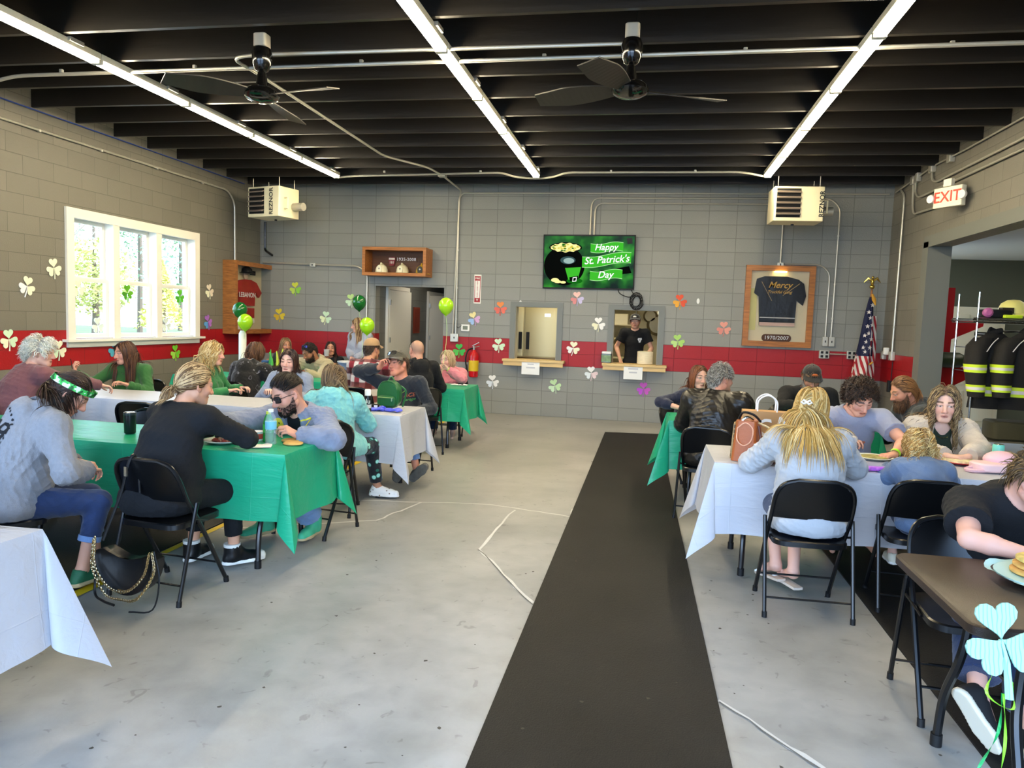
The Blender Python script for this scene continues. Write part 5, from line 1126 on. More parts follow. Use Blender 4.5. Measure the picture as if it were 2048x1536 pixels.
# near right table: mint plate of pancakes, shamrock on the edge
t = at('mint_plate', 'mint scalloped plate of pancakes and sausage on the bare brown table', 'plate', 1.33, 2.62)
MB().lathe([(.1, 0), (.12, .006), (.15, .014), (.152, .02), (.13, .018), (.1, .01), (.01, .009)], n=28).build('dish', mat('mint_dish', '#c3e6dd', .4), t)
q = MB(); P = []
for i in range(40):
    a = 2*PI*i/40; r = .15+.012*abs(math.sin(a*3)); P += [(r*math.cos(a)*.98, r*math.sin(a)*.98, .016), (r*1.1*math.cos(a), r*1.1*math.sin(a), .024+.006*math.sin(a*6))]
q.grid(P+P[:2], 41, 2); q.build('wavy_rim', mat('mint_dish', ''), t)
for k in range(3):
    MB().lathe([(.07, 0), (.08, .006), (.08, .014), (.07, .02), (.01, .02)], (-.015+.006*k, .03-.004*k, .012+.021*k), 26).build('pancake', mat('pan%d' % (k//2), ['#c99a52', '#d9bd6a'][k//2], .7, var=(30, .3)), t)
for x, y, z in ((.05, -.06, .03), (.08, -.03, .03), (.06, -.04, .06)): MB().tube(spline([(x-.03, y, z), (x, y-.01, z+.008), (x+.04, y, z)], 4), .014, 8).build('sausage', mat('sausage', '#6a3f2e', .5), t)
M_mintc = mat('mint_card', '#a9dccb', .6)
N, L, p = nodes_of(M_mintc); tc = N.new('ShaderNodeTexCoord'); w = N.new('ShaderNodeTexWave'); w.inputs['Scale'].default_value = 28; w.inputs['Distortion'].default_value = 3; w.inputs['Detail'].default_value = 0; L.new(tc.outputs['Object'], w.inputs['Vector'])
cr = N.new('ShaderNodeValToRGB'); cr.color_ramp.elements[0].color = (*lin('#7fb8aa'), 1); cr.color_ramp.elements[0].position = .05; cr.color_ramp.elements[1].color = (*lin('#aadfce'), 1); cr.color_ramp.elements[1].position = .25; L.new(w.outputs['Fac'], cr.inputs[0]); L.new(cr.outputs[0], p.inputs['Base Color'])
t = thing('shamrock_cutout', 'large mint patterned shamrock cutout tied at the edge of the brown table', 'shamrock', (.965, 2.09, .70))
R = frame_m((0, 0, 0), (1, .1, 0), (-.05, .3, 1))
for k, a in enumerate((.12, 2*PI/3+.25, -2*PI/3+.1)):
    q = MB(); q.prism(heart(.105, a), .006, R); q.build('leaf', M_mintc, t, smooth=False)
q = MB(); q.tube([R @ Vector(v) for v in ((0, 0, -.001), (.01, -.06, -.001), (.008, -.15, -.001))], [.006, .009, .011], 6); q.build('stem', M_mintc, t)
for pts, c, lb in (([(.95, 2.07, .63), (.93, 2.06, .56), (.99, 2.05, .53), (.985, 2.06, .6)], '#9be03a', 'yellow green curling ribbon loop under the mint shamrock'), ([(.975, 2.07, .56), (.985, 2.06, .42), (.97, 2.06, .25), (.95, 2.05, .08)], '#8fe03a', 'long lime ribbon hanging from the mint shamrock'), ([(.975, 2.075, .56), (.97, 2.07, .45), (.93, 2.06, .36), (.9, 2.05, .28)], '#1f9a50', 'dark green ribbon hanging from the mint shamrock')):
    q = MB(); S = spline(pts, 6); P = []
    for i, s in enumerate(S): P += [s+Vector((.004*math.cos(i*.5), .004*math.sin(i*.5), 0)), s-Vector((.004*math.cos(i*.5), .004*math.sin(i*.5), 0))]
    q.grid(P, len(S), 2); o = q.build('ribbon', mat('rib'+c[1:], c, .4), smooth=False); tag(o, lb, 'ribbon')
# window ledges
t = thing('napkin_dispenser', 'metal napkin dispenser at the left end of the right serving ledge', 'dispenser', (-.62, YB-.06, .905)); MB().rbox((0, 0, .07), (.17, .12, .14), .02).build('case', mat('disp_case', '#6f7268', .25, .7), t); MB().rbox((0, 0, .155), (.15, .1, .04), .02).build('napkin_stack', M_plate, t); MB().box((0, -.062, .07), (.14, .004, .1)).build('front_picture', mat('disp_green', '#6f8a5a', .4, var=(20, .5)), t, smooth=False)
t = thing('paper_plate_stack', 'tall stack of white paper plates on the right serving ledge', 'plates', (-.03, YB+.02, .905)); MB().lathe([(.1, 0), (.12, .005)]+[(.12+.004*(i % 2), .006+.0075*i) for i in range(26)]+[(.1, .2)], n=24).build('stack', mat('plate_ivory', '#ece0c2', .6), t)
# balloons
def balloon(x, y, z, r, col, label, tail):
    t = thing('balloon', label, 'balloon', (x, y, z), 0, 'green party balloons')
    MB().lathe([(.004, -1.3*r), (.2*r, -1.18*r), (.62*r, -.85*r), (.93*r, -.35*r), (r, .12*r), (.86*r, .62*r), (.5*r, .98*r), (.01, 1.12*r)], n=24).build('skin', mat('balloon'+col[1:], col, .18, coat=.3), t)
    MB().lathe([(.012, -1.36*r), (.005, -1.3*r)], n=8).build('knot', mat('balloon'+col[1:], ''), t); MB().tube(spline([(0, 0, -1.33*r)]+tail, 5), .0025, 4).build('string', mat('string_green', '#b9dc8a', .5), t)
balloon(-5.5, 9.15, 1.52, .098, '#0f5c22', 'dark green balloon above the lime one at the jersey cabinet', [(.02, 0, -.3), (.03, 0, -.45)]); balloon(-5.36, 9.05, 1.36, .1, '#9ccc1c', 'lime green balloon below the dark one at the jersey cabinet', [(-.03, .03, -.2), (-.06, .06, -.28)])
balloon(-3.96, 9.6, 1.68, .096, '#0f5c22', 'dark green balloon above the standing woman', [(.03, 0, -.3), (.1, -.1, -.6), (.1, -.15, -.97)]); balloon(-3.72, 9.3, 1.37, .1, '#a4da1e', 'lime green balloon in front of the standing woman', [(.02, 0, -.3), (-.05, .1, -.6), (-.07, .2, -.66)]); balloon(-2.53, 8.95, 1.66, .096, '#a6da22', 'lime green balloon before the doorway by the conduits', [(.02, 0, -.3), (.03, -.1, -.6), (.05, -.35, -.93)])
t = thing('balloon_column', 'white wrapped column under the balloons in the left corner', 'column', (-5.44, 9.12, 0)); MB().lathe([(.09, 0), (.09, .02), (.05, .05), (.052, .6), (.05, 1.2), (.03, 1.24)], n=16).build('post', mat('column_white', '#e9e2d2', .6, bump=(14, .6)), t); MB().lathe([(.14, 0), (.14, .015)], n=18).build('foot', M_plate, t)
# dark backpack at the far left chair
t = thing('backpack', 'dark patterned backpack hanging at the left picture edge', 'backpack', (-5.45, 5.2, .5)); MB().sph((0, 0, .15), (.16, .11, .22), 18, 12).build('body', mat('bag_print', '#15151a', .6, var=(18, .8)), t); MB().rbox((0, -.09, .1), (.2, .06, .2), .03).build('front_pocket', mat('bag_dark', '#0b0b0d', .5), t); MB().tube(spline([(-.05, 0, .35), (0, 0, .4), (.05, 0, .35)], 4), .01, 6).build('handle', M_rubber, t)
chair(-5.42, 5.42, 4, 'black folding chair at the left picture edge holding the dark backpack')
# hobo bag hanging from the near chair
M_bagl = mat('hobo_leather', '#0f1012', .33, bump=(10, .4)); M_chain = mat('gold_chain', '#d9c49a', .25, 1.)
t = thing('shoulder_bag', 'black leather shoulder bag with chain hanging behind the near chair', 'handbag', (-2.47, 3.14, .07), math.radians(-10)); t.scale = (1.08, 1, 1.08)
q = MB(); n = 22; V_ = []
for lay, k, dy in ((0, .9, -.035), (1, 1., -.055), (2, 1., .02), (3, .9, .03)):
    for i in range(n+1):
        a = PI+PI*i/n; V_.append((.175*k*math.cos(a), dy*(1-.0*k), .2+.185*k*math.sin(a)))
    for i in range(8):
        x = 1-2*(i+1)/9; V_.append((.175*k*x, dy*.8, .2+.05*abs(x)**1.5-.02))
m = n+9
q.add(V_, [tuple(range(m-1, -1, -1)), tuple(range(3*m, 4*m))]+[(j*m+i, j*m+(i+1) % m, (j+1)*m+(i+1) % m, (j+1)*m+i) for j in range(3) for i in range(m)]); q.build('body', M_bagl, t, ang=60)
def chain(pts, name, r=.005):
    S = spline(pts, 14); q = MB(); d = 0
    for i in range(0, len(S)-1):
        c = S[i]; tn = (S[min(i+1, len(S)-1)]-S[max(i-1, 0)]).normalized(); u = Vector((0, 1, 0)) if i % 2 else tn.cross(Vector((0, 1, 0))); ll = .0085
        q.tube([c+tn*ll*math.cos(a)+u*.0055*math.sin(a) for a in np.linspace(0, 2*PI, 9)[:-1]], .0022, 4, closed=True)
    q.build(name, M_chain, t)
chain([(-.17, -.06, .25), (-.155, -.075, .14), (-.06, -.085, .055), (.05, -.085, .05), (.14, -.075, .13), (.165, -.06, .24)], 'chain'); chain([(-.175, -.06, .25), (-.185, -.06, .12), (-.1, -.07, .012), (.0, -.072, .0), (.1, -.07, .02), (.18, -.055, .14), (.17, -.05, .24)], 'chain'); chain([(-.17, -.055, .26), (-.18, -.05, .15)], 'chain')
MB().tube(spline([(-.16, -.02, .24), (-.12, .05, .45), (-.09, .068, .59), (-.08, .09, .634), (-.075, .112, .59), (-.07, .12, .45)], 6), .007, 6).build('long_strap', M_bagl, t); MB().box((-.094, .058, .56), (.016, .01, .045)).build('buckle', M_chrome, t, smooth=False)
MB().tube(spline([(-.18, -.04, .12), (-.17, -.06, .0), (-.1, -.08, -.02), (-.02, -.09, -.024)], 5), .006, 6).build('tie', M_bagl, t); MB().tube(spline([(.17, -.04, .24), (.21, -.05, .12), (.19, -.07, -.015), (.1, -.12, -.024)], 5), .004, 6).build('tie', M_bagl, t)
MB().box((.0, -.0635, .04), (.045, .003, .008)).build('name_bar', M_chain, t, smooth=False)
# ================================================================== PEOPLE: implicit-surface builder
def V3(*a): return np.array(a, float)
def nrm(v): v = np.asarray(v, float); return v/(np.linalg.norm(v)+1e-12)
def rotm(yaw=0, pitch=0, roll=0):
    """head frame: yaw left+, pitch down+, roll to own right+ (degrees)"""
    return np.array((Matrix.Rotation(math.radians(yaw), 3, 'Z') @ Matrix.Rotation(-math.radians(pitch), 3, 'X') @ Matrix.Rotation(math.radians(roll), 3, 'Y')))
class SDF:
    def __init__(s, lo, hi, h):
        s.h = h; s.lo = np.asarray(lo, float); s.n = np.ceil((np.asarray(hi)-s.lo)/h).astype(int)+1
        s.F = np.full(s.n, .5, np.float32); s.ax = [(s.lo[i]+h*np.arange(s.n[i])).astype(np.float32) for i in range(3)]
    def sub(s, lo, hi, pad):
        a = np.maximum(0, np.floor((lo-pad-s.lo)/s.h).astype(int)); b = np.minimum(s.n, np.ceil((hi+pad-s.lo)/s.h).astype(int)+1)
        if np.any(b <= a): return None
        sl = tuple(slice(a[i], b[i]) for i in range(3)); x, y, z = (s.ax[i][sl[i]] for i in range(3))
        return sl, x[:, None, None], y[None, :, None], z[None, None, :]
    def mix(s, sl, d, k, mode):
        A = s.F[sl]
        if mode == 'u':
            h = np.clip(.5+.5*(A-d)/k, 0, 1); s.F[sl] = A*(1-h)+d*h-k*h*(1-h)
        elif mode == 's':                                    # smooth subtraction
            d = -d; h = np.clip(.5-.5*(A-d)/k, 0, 1); s.F[sl] = A*(1-h)+d*h+k*h*(1-h)
    def rc(s, a, b, ra, rb, k=.02, mode='u', n=None, fl=1., cut=None):
        """tapered capsule; n,fl: flatten radius along direction n; cut=(point,dir): keep side behind plane"""
        a = np.asarray(a, float); b = np.asarray(b, float); r = max(ra, rb)*max(1, fl)
        q = s.sub(np.minimum(a, b)-r, np.maximum(a, b)+r, k+2*s.h)
        if q is None: return
        sl, x, y, z = q; w = b-a; L2 = float(w@w)+1e-9
        dx, dy, dz = x-a[0], y-a[1], z-a[2]
        t = np.clip((dx*w[0]+dy*w[1]+dz*w[2])/L2, 0, 1)
        dx = dx-t*w[0]; dy = dy-t*w[1]; dz = dz-t*w[2]; d2 = dx*dx+dy*dy+dz*dz
        if n is not None:
            e = dx*n[0]+dy*n[1]+dz*n[2]; d2 = d2+e*e*(1/fl**2-1)
        d = (np.sqrt(np.maximum(d2, 0))-(ra+(rb-ra)*t))*(1 if n is None else min(1, .3+.7*fl))
        if cut is not None:
            p, c = cut; d = np.maximum(d, (x-p[0])*c[0]+(y-p[1])*c[1]+(z-p[2])*c[2])
        s.mix(sl, d.astype(np.float32), k, mode)
    def el(s, c, r, R=None, k=.02, mode='u', cut=None):
        c = np.asarray(c, float); m = max(r)
        q = s.sub(c-m, c+m, k+2*s.h)
        if q is None: return
        sl, x, y, z = q; dx, dy, dz = x-c[0], y-c[1], z-c[2]
        if R is not None:
            dx, dy, dz = (R[i][0]*dx+R[i][1]*dy+R[i][2]*dz for i in range(3))
        k0 = np.sqrt((dx/r[0])**2+(dy/r[1])**2+(dz/r[2])**2)+1e-6; k1 = np.sqrt((dx/r[0]**2)**2+(dy/r[1]**2)**2+(dz/r[2]**2)**2)+1e-6
        d = k0*(k0-1)/k1
        if cut is not None:
            p, e = cut; d = np.maximum(d, (x-p[0])*e[0]+(y-p[1])*e[1]+(z-p[2])*e[2])
        s.mix(sl, d.astype(np.float32), k, mode)
    def plane(s, p, c):
        x, y, z = s.ax; s.F = np.maximum(s.F, ((x[:, None, None]-p[0])*c[0]+(y[None, :, None]-p[1])*c[1]+(z[None, None, :]-p[2])*c[2]).astype(np.float32))
    def mesh(s):
        """surface nets -> verts, quads"""
        F = s.F; I = F < 0; n = np.array(F.shape)-1
        c = [I[a:a+n[0], b:b+n[1], e:e+n[2]] for a in (0, 1) for b in (0, 1) for e in (0, 1)]
        al = c[0].copy(); an = c[0].copy()
        for q in c[1:]: al &= q; an |= q
        act = an & ~al; idx = np.argwhere(act)
        if len(idx) == 0: return np.zeros((0, 3)), np.zeros((0, 4), int)
        ids = np.full(act.shape, -1, np.int32); ids[act] = np.arange(len(idx))
        cv = np.array([[a, b, e] for a in (0, 1) for b in (0, 1) for e in (0, 1)])
        f = np.stack([F[idx[:, 0]+q[0], idx[:, 1]+q[1], idx[:, 2]+q[2]] for q in cv], 1)
        acc = np.zeros((len(idx), 3)); cnt = np.zeros(len(idx))
        for i in range(8):
            for ax in range(3):
                j = i | (4 >> ax)
                if j == i: continue
                fi, fj = f[:, i], f[:, j]; m = (fi < 0) != (fj < 0); t = np.where(m, fi/(fi-fj+1e-12), 0)
                acc += np.where(m[:, None], cv[i]+(cv[j]-cv[i])*t[:, None], 0); cnt += m
        P = s.lo+s.h*(idx+acc/np.maximum(cnt, 1)[:, None])
        Q = []
        for ax in range(3):
            o = [0, 0, 0]; A = [slice(None)]*3; B = [slice(None)]*3; A[ax] = slice(0, -1); B[ax] = slice(1, None)
            u, v = [(1, 2), (2, 0), (0, 1)][ax]
            e = np.argwhere(I[tuple(A)] != I[tuple(B)])
            e = e[(e[:, u] > 0) & (e[:, v] > 0) & (e[:, u] < act.shape[u]) & (e[:, v] < act.shape[v])]
            if len(e) == 0: continue
            def g(du, dv):
                k = e.copy(); k[:, u] -= du; k[:, v] -= dv; return ids[k[:, 0], k[:, 1], k[:, 2]]
            q = np.stack([g(1, 1), g(0, 1), g(0, 0), g(1, 0)], 1); ins = I[e[:, 0], e[:, 1], e[:, 2]]
            q[~ins] = q[~ins][:, ::-1]; Q.append(q)
        return P, np.concatenate(Q)
def vnorm(P, Q):
    n = np.cross(P[Q[:, 2]]-P[Q[:, 0]], P[Q[:, 3]]-P[Q[:, 1]]); N_ = np.zeros_like(P)
    for i in range(4): np.add.at(N_, Q[:, i], n)
    return N_/(np.linalg.norm(N_, axis=1)[:, None]+1e-12)
def folds(P, amp, seed, fr=1., dirn=None):
    """cloth wrinkles: domain-warped sines along random directions"""
    g = np.random.default_rng(seed); o = np.zeros(len(P)); W_ = P+.03*np.sin(P[:, [1, 2, 0]]*9*fr+g.uniform(0, 6, 3))+.02*np.sin(P[:, [2, 0, 1]]*21*fr+g.uniform(0, 6, 3))
    for k in range(6):
        d = nrm(g.normal(size=3)*(1 if dirn is None else dirn)); f = g.uniform(35, 95)*fr; s = np.sin(W_@d*f+g.uniform(0, 6)); o += (1-np.abs(s))**2*2-.66
    m = .5+.5*np.sin(P@nrm(g.normal(size=3))*14+g.uniform(0, 6))
    return amp*o/3*(.35+.65*m)
def npmesh(name, P, Q, mats, parent, cols=None, mi=None, smooth=True):
    me = bpy.data.meshes.new(name); me.vertices.add(len(P)); me.vertices.foreach_set('co', np.asarray(P, np.float32).ravel())
    k = Q.shape[1]; me.loops.add(Q.size); me.polygons.add(len(Q)); me.loops.foreach_set('vertex_index', Q.astype(np.int32).ravel())
    me.polygons.foreach_set('loop_start', np.arange(0, Q.size, k, dtype=np.int32))
    try: me.polygons.foreach_set('loop_total', np.full(len(Q), k, np.int32))
    except Exception: pass
    for m in (mats if isinstance(mats, (list, tuple)) else [mats]): me.materials.append(m)
    if mi is not None: me.polygons.foreach_set('material_index', mi.astype(np.int32))
    me.polygons.foreach_set('use_smooth', np.full(len(Q), smooth))
    if cols is not None:
        a = me.color_attributes.new('Col', 'FLOAT_COLOR', 'POINT'); a.data.foreach_set('color', np.concatenate([cols, np.ones((len(P), 1))], 1).astype(np.float32).ravel())
    me.update(calc_edges=True); me.validate(); return link(name, me, parent)
M_skin = mat('skin', '#c98f70', .5, attr='Col', spec=.35, bump=(400, .06)); M_skin.node_tree.nodes['Principled BSDF'].inputs['Subsurface Weight'].default_value = .0
M_hair = mat('hair', '#3a2a1c', .42, attr='Col', spec=.45)
def sstep(a, b, x): t = np.clip((x-a)/(b-a), 0, 1); return t*t*(3-2*t)

def ik(S, T, l1, l2, pole):
    S = np.asarray(S, float); T = np.asarray(T, float); d = T-S; L_ = np.linalg.norm(d); mx = (l1+l2)*.995
    if L_ > mx: T = S+d/L_*mx; d = T-S; L_ = mx
    a = (l1*l1-l2*l2+L_*L_)/(2*L_); h = math.sqrt(max(0, l1*l1-a*a)); u = d/L_; p = np.asarray(pole, float); p = nrm(p-u*(p@u))
    return S+u*a+p*h, T

HAIRLINE = ([0, .45, .85, 1.2, 1.45, 1.75, 2.1, 2.6, 3.15], [.082, .074, .05, .0, .012, .03, -.03, -.075, -.085])
def hair_mesh(root, nrml, dirs, L_, segs, grav, hh, Rh, s, caps, wd, vol, curl, cf, colset, g, conv=None, taper=.35, cling=.5):
    """locks grown from roots along dirs, bent by gravity, kept outside skull and body; 4-sided flattened tubes"""
    n = len(root); p = root+nrml*.002; d = dirs.copy(); P = [p.copy()]; st = (L_/segs)[:, None]
    c0 = hh+Rh@V3(0, -.008, .012)*s; er = V3(.082, .106, .118)*s
    pn = .5+.25*np.sin(root@V3(90, 40, 60)+1)+.25*np.sin(root@V3(-50, 110, 30)+2.3); lay = 1.01+vol*(.55*pn+.45*g.random(n))
    for i in range(segs):
        t = (i+1)/segs
        if conv is not None: p = root+nrml*.002+(conv-root)*t
        else:
            w = grav; d = d*(1-w)+V3(0, 0, -1)*w; d /= np.linalg.norm(d, axis=1)[:, None]+1e-9
            q = (p-c0)@Rh/er; nn = (q/er)@Rh.T; nn /= np.linalg.norm(nn, axis=1)[:, None]+1e-9; dn = np.sum(d*nn, 1)
            near = np.linalg.norm(q, axis=1) < lay*1.12; d = d-nn*(np.maximum(dn, 0)*cling*near)[:, None]; d /= np.linalg.norm(d, axis=1)[:, None]+1e-9
            p = p+d*st
        q = (p-c0)@Rh/er; r = np.linalg.norm(q, axis=1); ll = lay if conv is None else 1.01+(lay-1.01)*math.sin(PI*min(1, t*.9+.1))
        m = r < ll
        if cling >= .7 and conv is None:
            mo = (r >= ll) & (r < ll*1.45) & (q[:, 2] > -.2); q = np.where(mo[:, None], q/np.maximum(r, 1e-6)[:, None]*(ll+(r-ll)*(1-cling))[:, None], q); p = np.where(mo[:, None], c0+(q*er)@Rh.T, p)
        q2 = q/np.maximum(r, 1e-6)[:, None]*np.broadcast_to(ll, (n,))[:, None]; p = np.where(m[:, None], c0+(q2*er)@Rh.T, p)
        for a, b, ra, rb in caps:
            w_ = b-a; tt = np.clip((p-a)@w_/(w_@w_), 0, 1)[:, None]; v = p-(a+w_*tt); r = np.linalg.norm(v, axis=1)[:, None]; R_ = ra+(rb-ra)*tt+.006+.012*(lay[:, None]-1)/max(vol, .01)
            p = np.where(r < R_, a+w_*tt+v/np.maximum(r, 1e-6)*R_, p)
        d = p-P[-1]; d /= np.linalg.norm(d, axis=1)[:, None]+1e-9
        P.append(p.copy())
    P = np.stack(P, 1)                                         # n, S, 3
    S_ = segs+1; T = np.gradient(P, axis=1); T /= np.linalg.norm(T, axis=2)[:, :, None]+1e-9
    out = P-c0; sd = np.cross(T, out); sd /= np.linalg.norm(sd, axis=2)[:, :, None]+1e-9; nn = np.cross(sd, T)
    t = np.linspace(0, 1, S_)[None, :, None]
    if curl:
        ph = g.uniform(0, 6.28, n)[:, None, None]; fq = cf*g.uniform(.8, 1.2, n)[:, None, None]; am = curl*np.minimum(1, t*3)
        P = P+sd*am*np.sin(fq*t*6.28+ph)+nn*am*.8*np.cos(fq*t*6.28+ph)
        T = np.gradient(P, axis=1); T /= np.linalg.norm(T, axis=2)[:, :, None]+1e-9; sd = np.cross(T, out); sd /= np.linalg.norm(sd, axis=2)[:, :, None]+1e-9; nn = np.cross(sd, T)
    W_ = wd*g.uniform(.6, 1.3, n)[:, None, None]*(1-(1-taper*.2)*t**3)*np.minimum(1, .5+t*3)
    ring = np.stack([P+sd*W_, P+nn*W_*.45, P-sd*W_, P-nn*W_*.45], 2)   # n,S,4,3
    V_ = ring.reshape(-1, 3); base = (np.arange(n)*S_*4)[:, None, None]+(np.arange(segs)*4)[None, :, None]; k = np.arange(4)[None, None, :]; k2 = (k+1) % 4
    Q = np.stack([base+k, base+k2, base+4+k2, base+4+k], 3).reshape(-1, 4)
    cs = np.array([lin(c) for c in colset]); ci = np.clip(((.5+.3*np.sin(root@V3(70, 130, 50))+.3*np.sin(root@V3(-140, 60, 90)))*.6+.4*g.random(n))*len(cs), 0, len(cs)-1).astype(int); C = cs[ci]*g.uniform(.82, 1.15, n)[:, None]
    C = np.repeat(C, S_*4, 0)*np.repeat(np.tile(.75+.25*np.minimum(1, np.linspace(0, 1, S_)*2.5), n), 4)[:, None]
    return V_, Q, C
def person(lb, H, face, head=(0, 10, 0), seat=.40, stand=None, sex='m', g=1., s=U, lean=8, hunch=8, side=0, twist=0, R=None, L=None, legs=None, shirt=None, jacket=None, pants=None,
           shoe=None, shoe2=None, hair=None, skin='#c9906f', beard=None, brow='#3a2a1e', lips='#a8584e', res=6, lid=.6, gaze=(0, 0), glass=None, cap=None, shades=None, band=None, seed=1, lock=None, headsize=1., extras=None, sock=None, bust=0., chairpos='auto', chair_label=None, neckfwd=0.):
    """one seated/standing figure. H: head centre in the room; face: heading (0 = away from camera, 90 = left). local frame: +Y forward, +X own right."""
    rg = np.random.default_rng(seed); fem = sex == 'f'; rad_ = math.radians
    sw = (.155 if fem else .185)*s*(.6+.4*g); hs = s*headsize
    hz = (stand if stand else seat+.10*s); zs = (seat+.014 if not stand else hz-.12)
    def spine(a, b): return V3(math.sin(b), math.sin(a)*math.cos(b), math.cos(a)*math.cos(b))
    a1, a2, b1 = rad_(lean), rad_(lean+hunch), rad_(side)
    d1, dm, d2 = spine(a1, b1), spine((a1+a2)/2, b1), spine(a2, b1*1.2)
    dn = spine(a2*.75+rad_(8+neckfwd), b1*.7)
    Rh = rotm(*head)
    k = 1.
    for _ in range(12):
        P0 = V3(0, 0, hz); W_ = P0+d1*.15*s*k; C_ = W_+dm*.19*s*k; N_ = C_+d2*.18*s*k
        Hc = N_+dn*.115*s+Rh@V3(0, .028, .045)*hs
        e = H[2]-Hc[2]
        k = min(1.35, max(.6, k+e/(.5*s*max(.3, d2[2]))))
    tw = rad_(twist); r = V3(math.cos(tw), math.sin(tw), 0); r = nrm(r-d2*(r@d2)); f = np.cross(d2, r)
    hr = nrm(V3(math.cos(tw*.3), math.sin(tw*.3), 0))
    S = {1: N_-d2*.035*s+r*sw, -1: N_-d2*.035*s-r*sw}
    fc = rad_(face); cz = np.array(Matrix.Rotation(fc, 3, 'Z')); org = V3(H[0], H[1], 0)-cz@V3(Hc[0], Hc[1], 0)
    root_loc = (org[0], org[1], 0)
    def loc(w): return cz.T@(np.asarray(w, float)-org)
    arms = {}
    l1, l2 = .285*s*(.95 if fem else 1), .25*s*(.95 if fem else 1)
    for sd, spec in ((1, R), (-1, L)):
        sp = dict(t=(sd*.16*s/U, .34, TZ+.03), pole=(sd*.8, -.3, -.9), curl=.55, n=None, d=None, world=False)
        sp.update(spec or {}); T = loc(sp['t']) if sp['world'] else np.asarray(sp['t'], float)
        if not sp['world']: T = V3(T[0], T[1], T[2])
        Sx = S[sd]+f*(.03*s if T[1] > .2 else 0); E_, T = ik(Sx, T, l1, l2, sp['pole']); fd = nrm(T-E_)
        hd = nrm(sp['d']) if sp['d'] is not None else nrm(fd*1+V3(0, 0, -.15)*0)
        hn = nrm(sp['n']) if sp['n'] is not None else V3(0, 0, -1)+fd*0; hn = nrm(hn-hd*(hn@hd))
        arms[sd] = dict(S=Sx, E=E_, W=T, hd=hd, hn=hn, curl=sp['curl'], fd=fd)
    lg = {}
    lt, ls_ = .42*s, .40*s
    for sd in (1, -1):
        sp = dict(t=((sd*.12, .36, .075) if not stand else (sd*.1, .0, .075)), pole=(sd*.1, 1, .9), toe=(sd*.15, 1, 0)); sp.update((legs or {}).get(sd, {}))
        T = loc(sp['t']) if sp.get('world') else np.asarray(sp['t'], float)
        hp = P0+hr*sd*.085*s*(.7+.3*g)+V3(0, 0, -.01); K_, T = ik(hp, T, lt, ls_ if not stand else max(.38*s, (hz-.075)*.5), sp['pole']) if not stand else (V3(hp[0], .02, hz*.53), T)
        lg[sd] = dict(h=hp, k=K_, a=T, toe=nrm(sp['toe']))
    # ---------------- body
    h = res/1000
    allp = [P0, W_, C_, N_, Hc]+[v for a in arms.values() for v in (a['S'], a['E'], a['W'], a['W']+a['hd']*.19*s)]+[v for l in lg.values() for v in (l['h'], l['k'], l['a'], l['a']+l['toe']*.16*s)]
    lo = np.min(allp, 0)-.2*s*max(1, g*.8); hi = np.max(allp, 0)+.2*s*max(1, g*.8); lo[2] = max(lo[2], -.01)
    B = SDF(lo, hi, h)
    pw, pd = .155*g*s, .82
    gi = .012
    nk = (.046 if fem else .056)*s*(.75+.25*g)
    def torso(G, o, kk=.03):
        """torso masses with surface offset o"""
        G.rc(P0+d1*.02*s, W_, pw*1.02+o, (.135*g)*s+o, kk, n=nrm(np.cross(d1, hr)), fl=pd, cut=((0, 0, zs-o*.5-.004), (0, 0, -1)))
        G.rc(W_, C_, .138*g*s+o, .15*s*(.55+.45*g)+o, kk, n=nrm(np.cross(dm, r)), fl=.78)
        G.rc(C_, N_-d2*.09*s, .15*s*(.55+.45*g)+o, .115*s*(.7+.3*g)+o, kk, n=f, fl=.74)
        for sd in (1, -1): G.rc(N_-d2*.03*s, arms[sd]['S'], .055*s+o, .056*s*(.7+.3*g)+o, .05)
        G.rc(N_-d2*.1*s-f*.035*s, C_-f*.03*s, .07*s+o, .08*s*g+o, .05)
        if g > 1.08: G.el(W_+f*.06*s*g, (.13*g*s+o, .10*g*s+o, .13*s+o), None, .06)
        if bust:
            for sd in (1, -1): G.el(C_+f*(.09*s)+r*sd*.075*s-d2*.03*s, ((.075+.01*g)*s*bust+o,)*3, None, .04)
    torso(B, -.012)
    for sd, a in arms.items():
        gm = (.6+.4*g)*(.86 if fem else 1)
        B.rc(a['S'], a['E'], .046*s*gm, .037*s*gm, .02); m_ = a['E']*.7+a['W']*.3; B.rc(a['E'], m_, .037*s*gm, .038*s*gm, .012); B.rc(m_, a['W'], .038*s*gm, .0255*s*(.9 if fem else 1), .012, n=a['hn'], fl=.9)
        hand(B, a, sd, s*(.9 if fem else 1.))
    for sd, l in lg.items():
        B.rc(l['h'], l['k'], .062*s*g, .046*s, .02); B.rc(l['k'], l['a'], .044*s, .033*s, .015); B.rc(l['a'], l['a']+l['toe']*.13*s+V3(0, 0, -.045*s), .032*s, .02*s, .02)
    # neck + head
    B.rc(N_-d2*.02*s, Hc+Rh@V3(0, -.03, -.03)*hs, nk*1.12, nk, .03); B.rc(N_-d2*.03*s, N_+r*.1*s-d2*.02*s, nk, nk*.6, .04); B.rc(N_-d2*.03*s, N_-r*.1*s-d2*.02*s, nk, nk*.6, .04)
    def hp_(x, y, z): return Hc+Rh@(V3(x, y, z)*hs)
    fw = .94 if fem else 1.
    B.el(hp_(0, -.012, .032), (.076*hs, .099*hs, .092*hs), Rh.T, .02); B.el(hp_(0, .022, -.02), (.064*fw*hs, .072*hs, .085*hs), Rh.T, .02)
    B.rc(hp_(-.012, .068, -.096), hp_(.012, .068, -.096), .021*fw*hs, .021*fw*hs, .03)
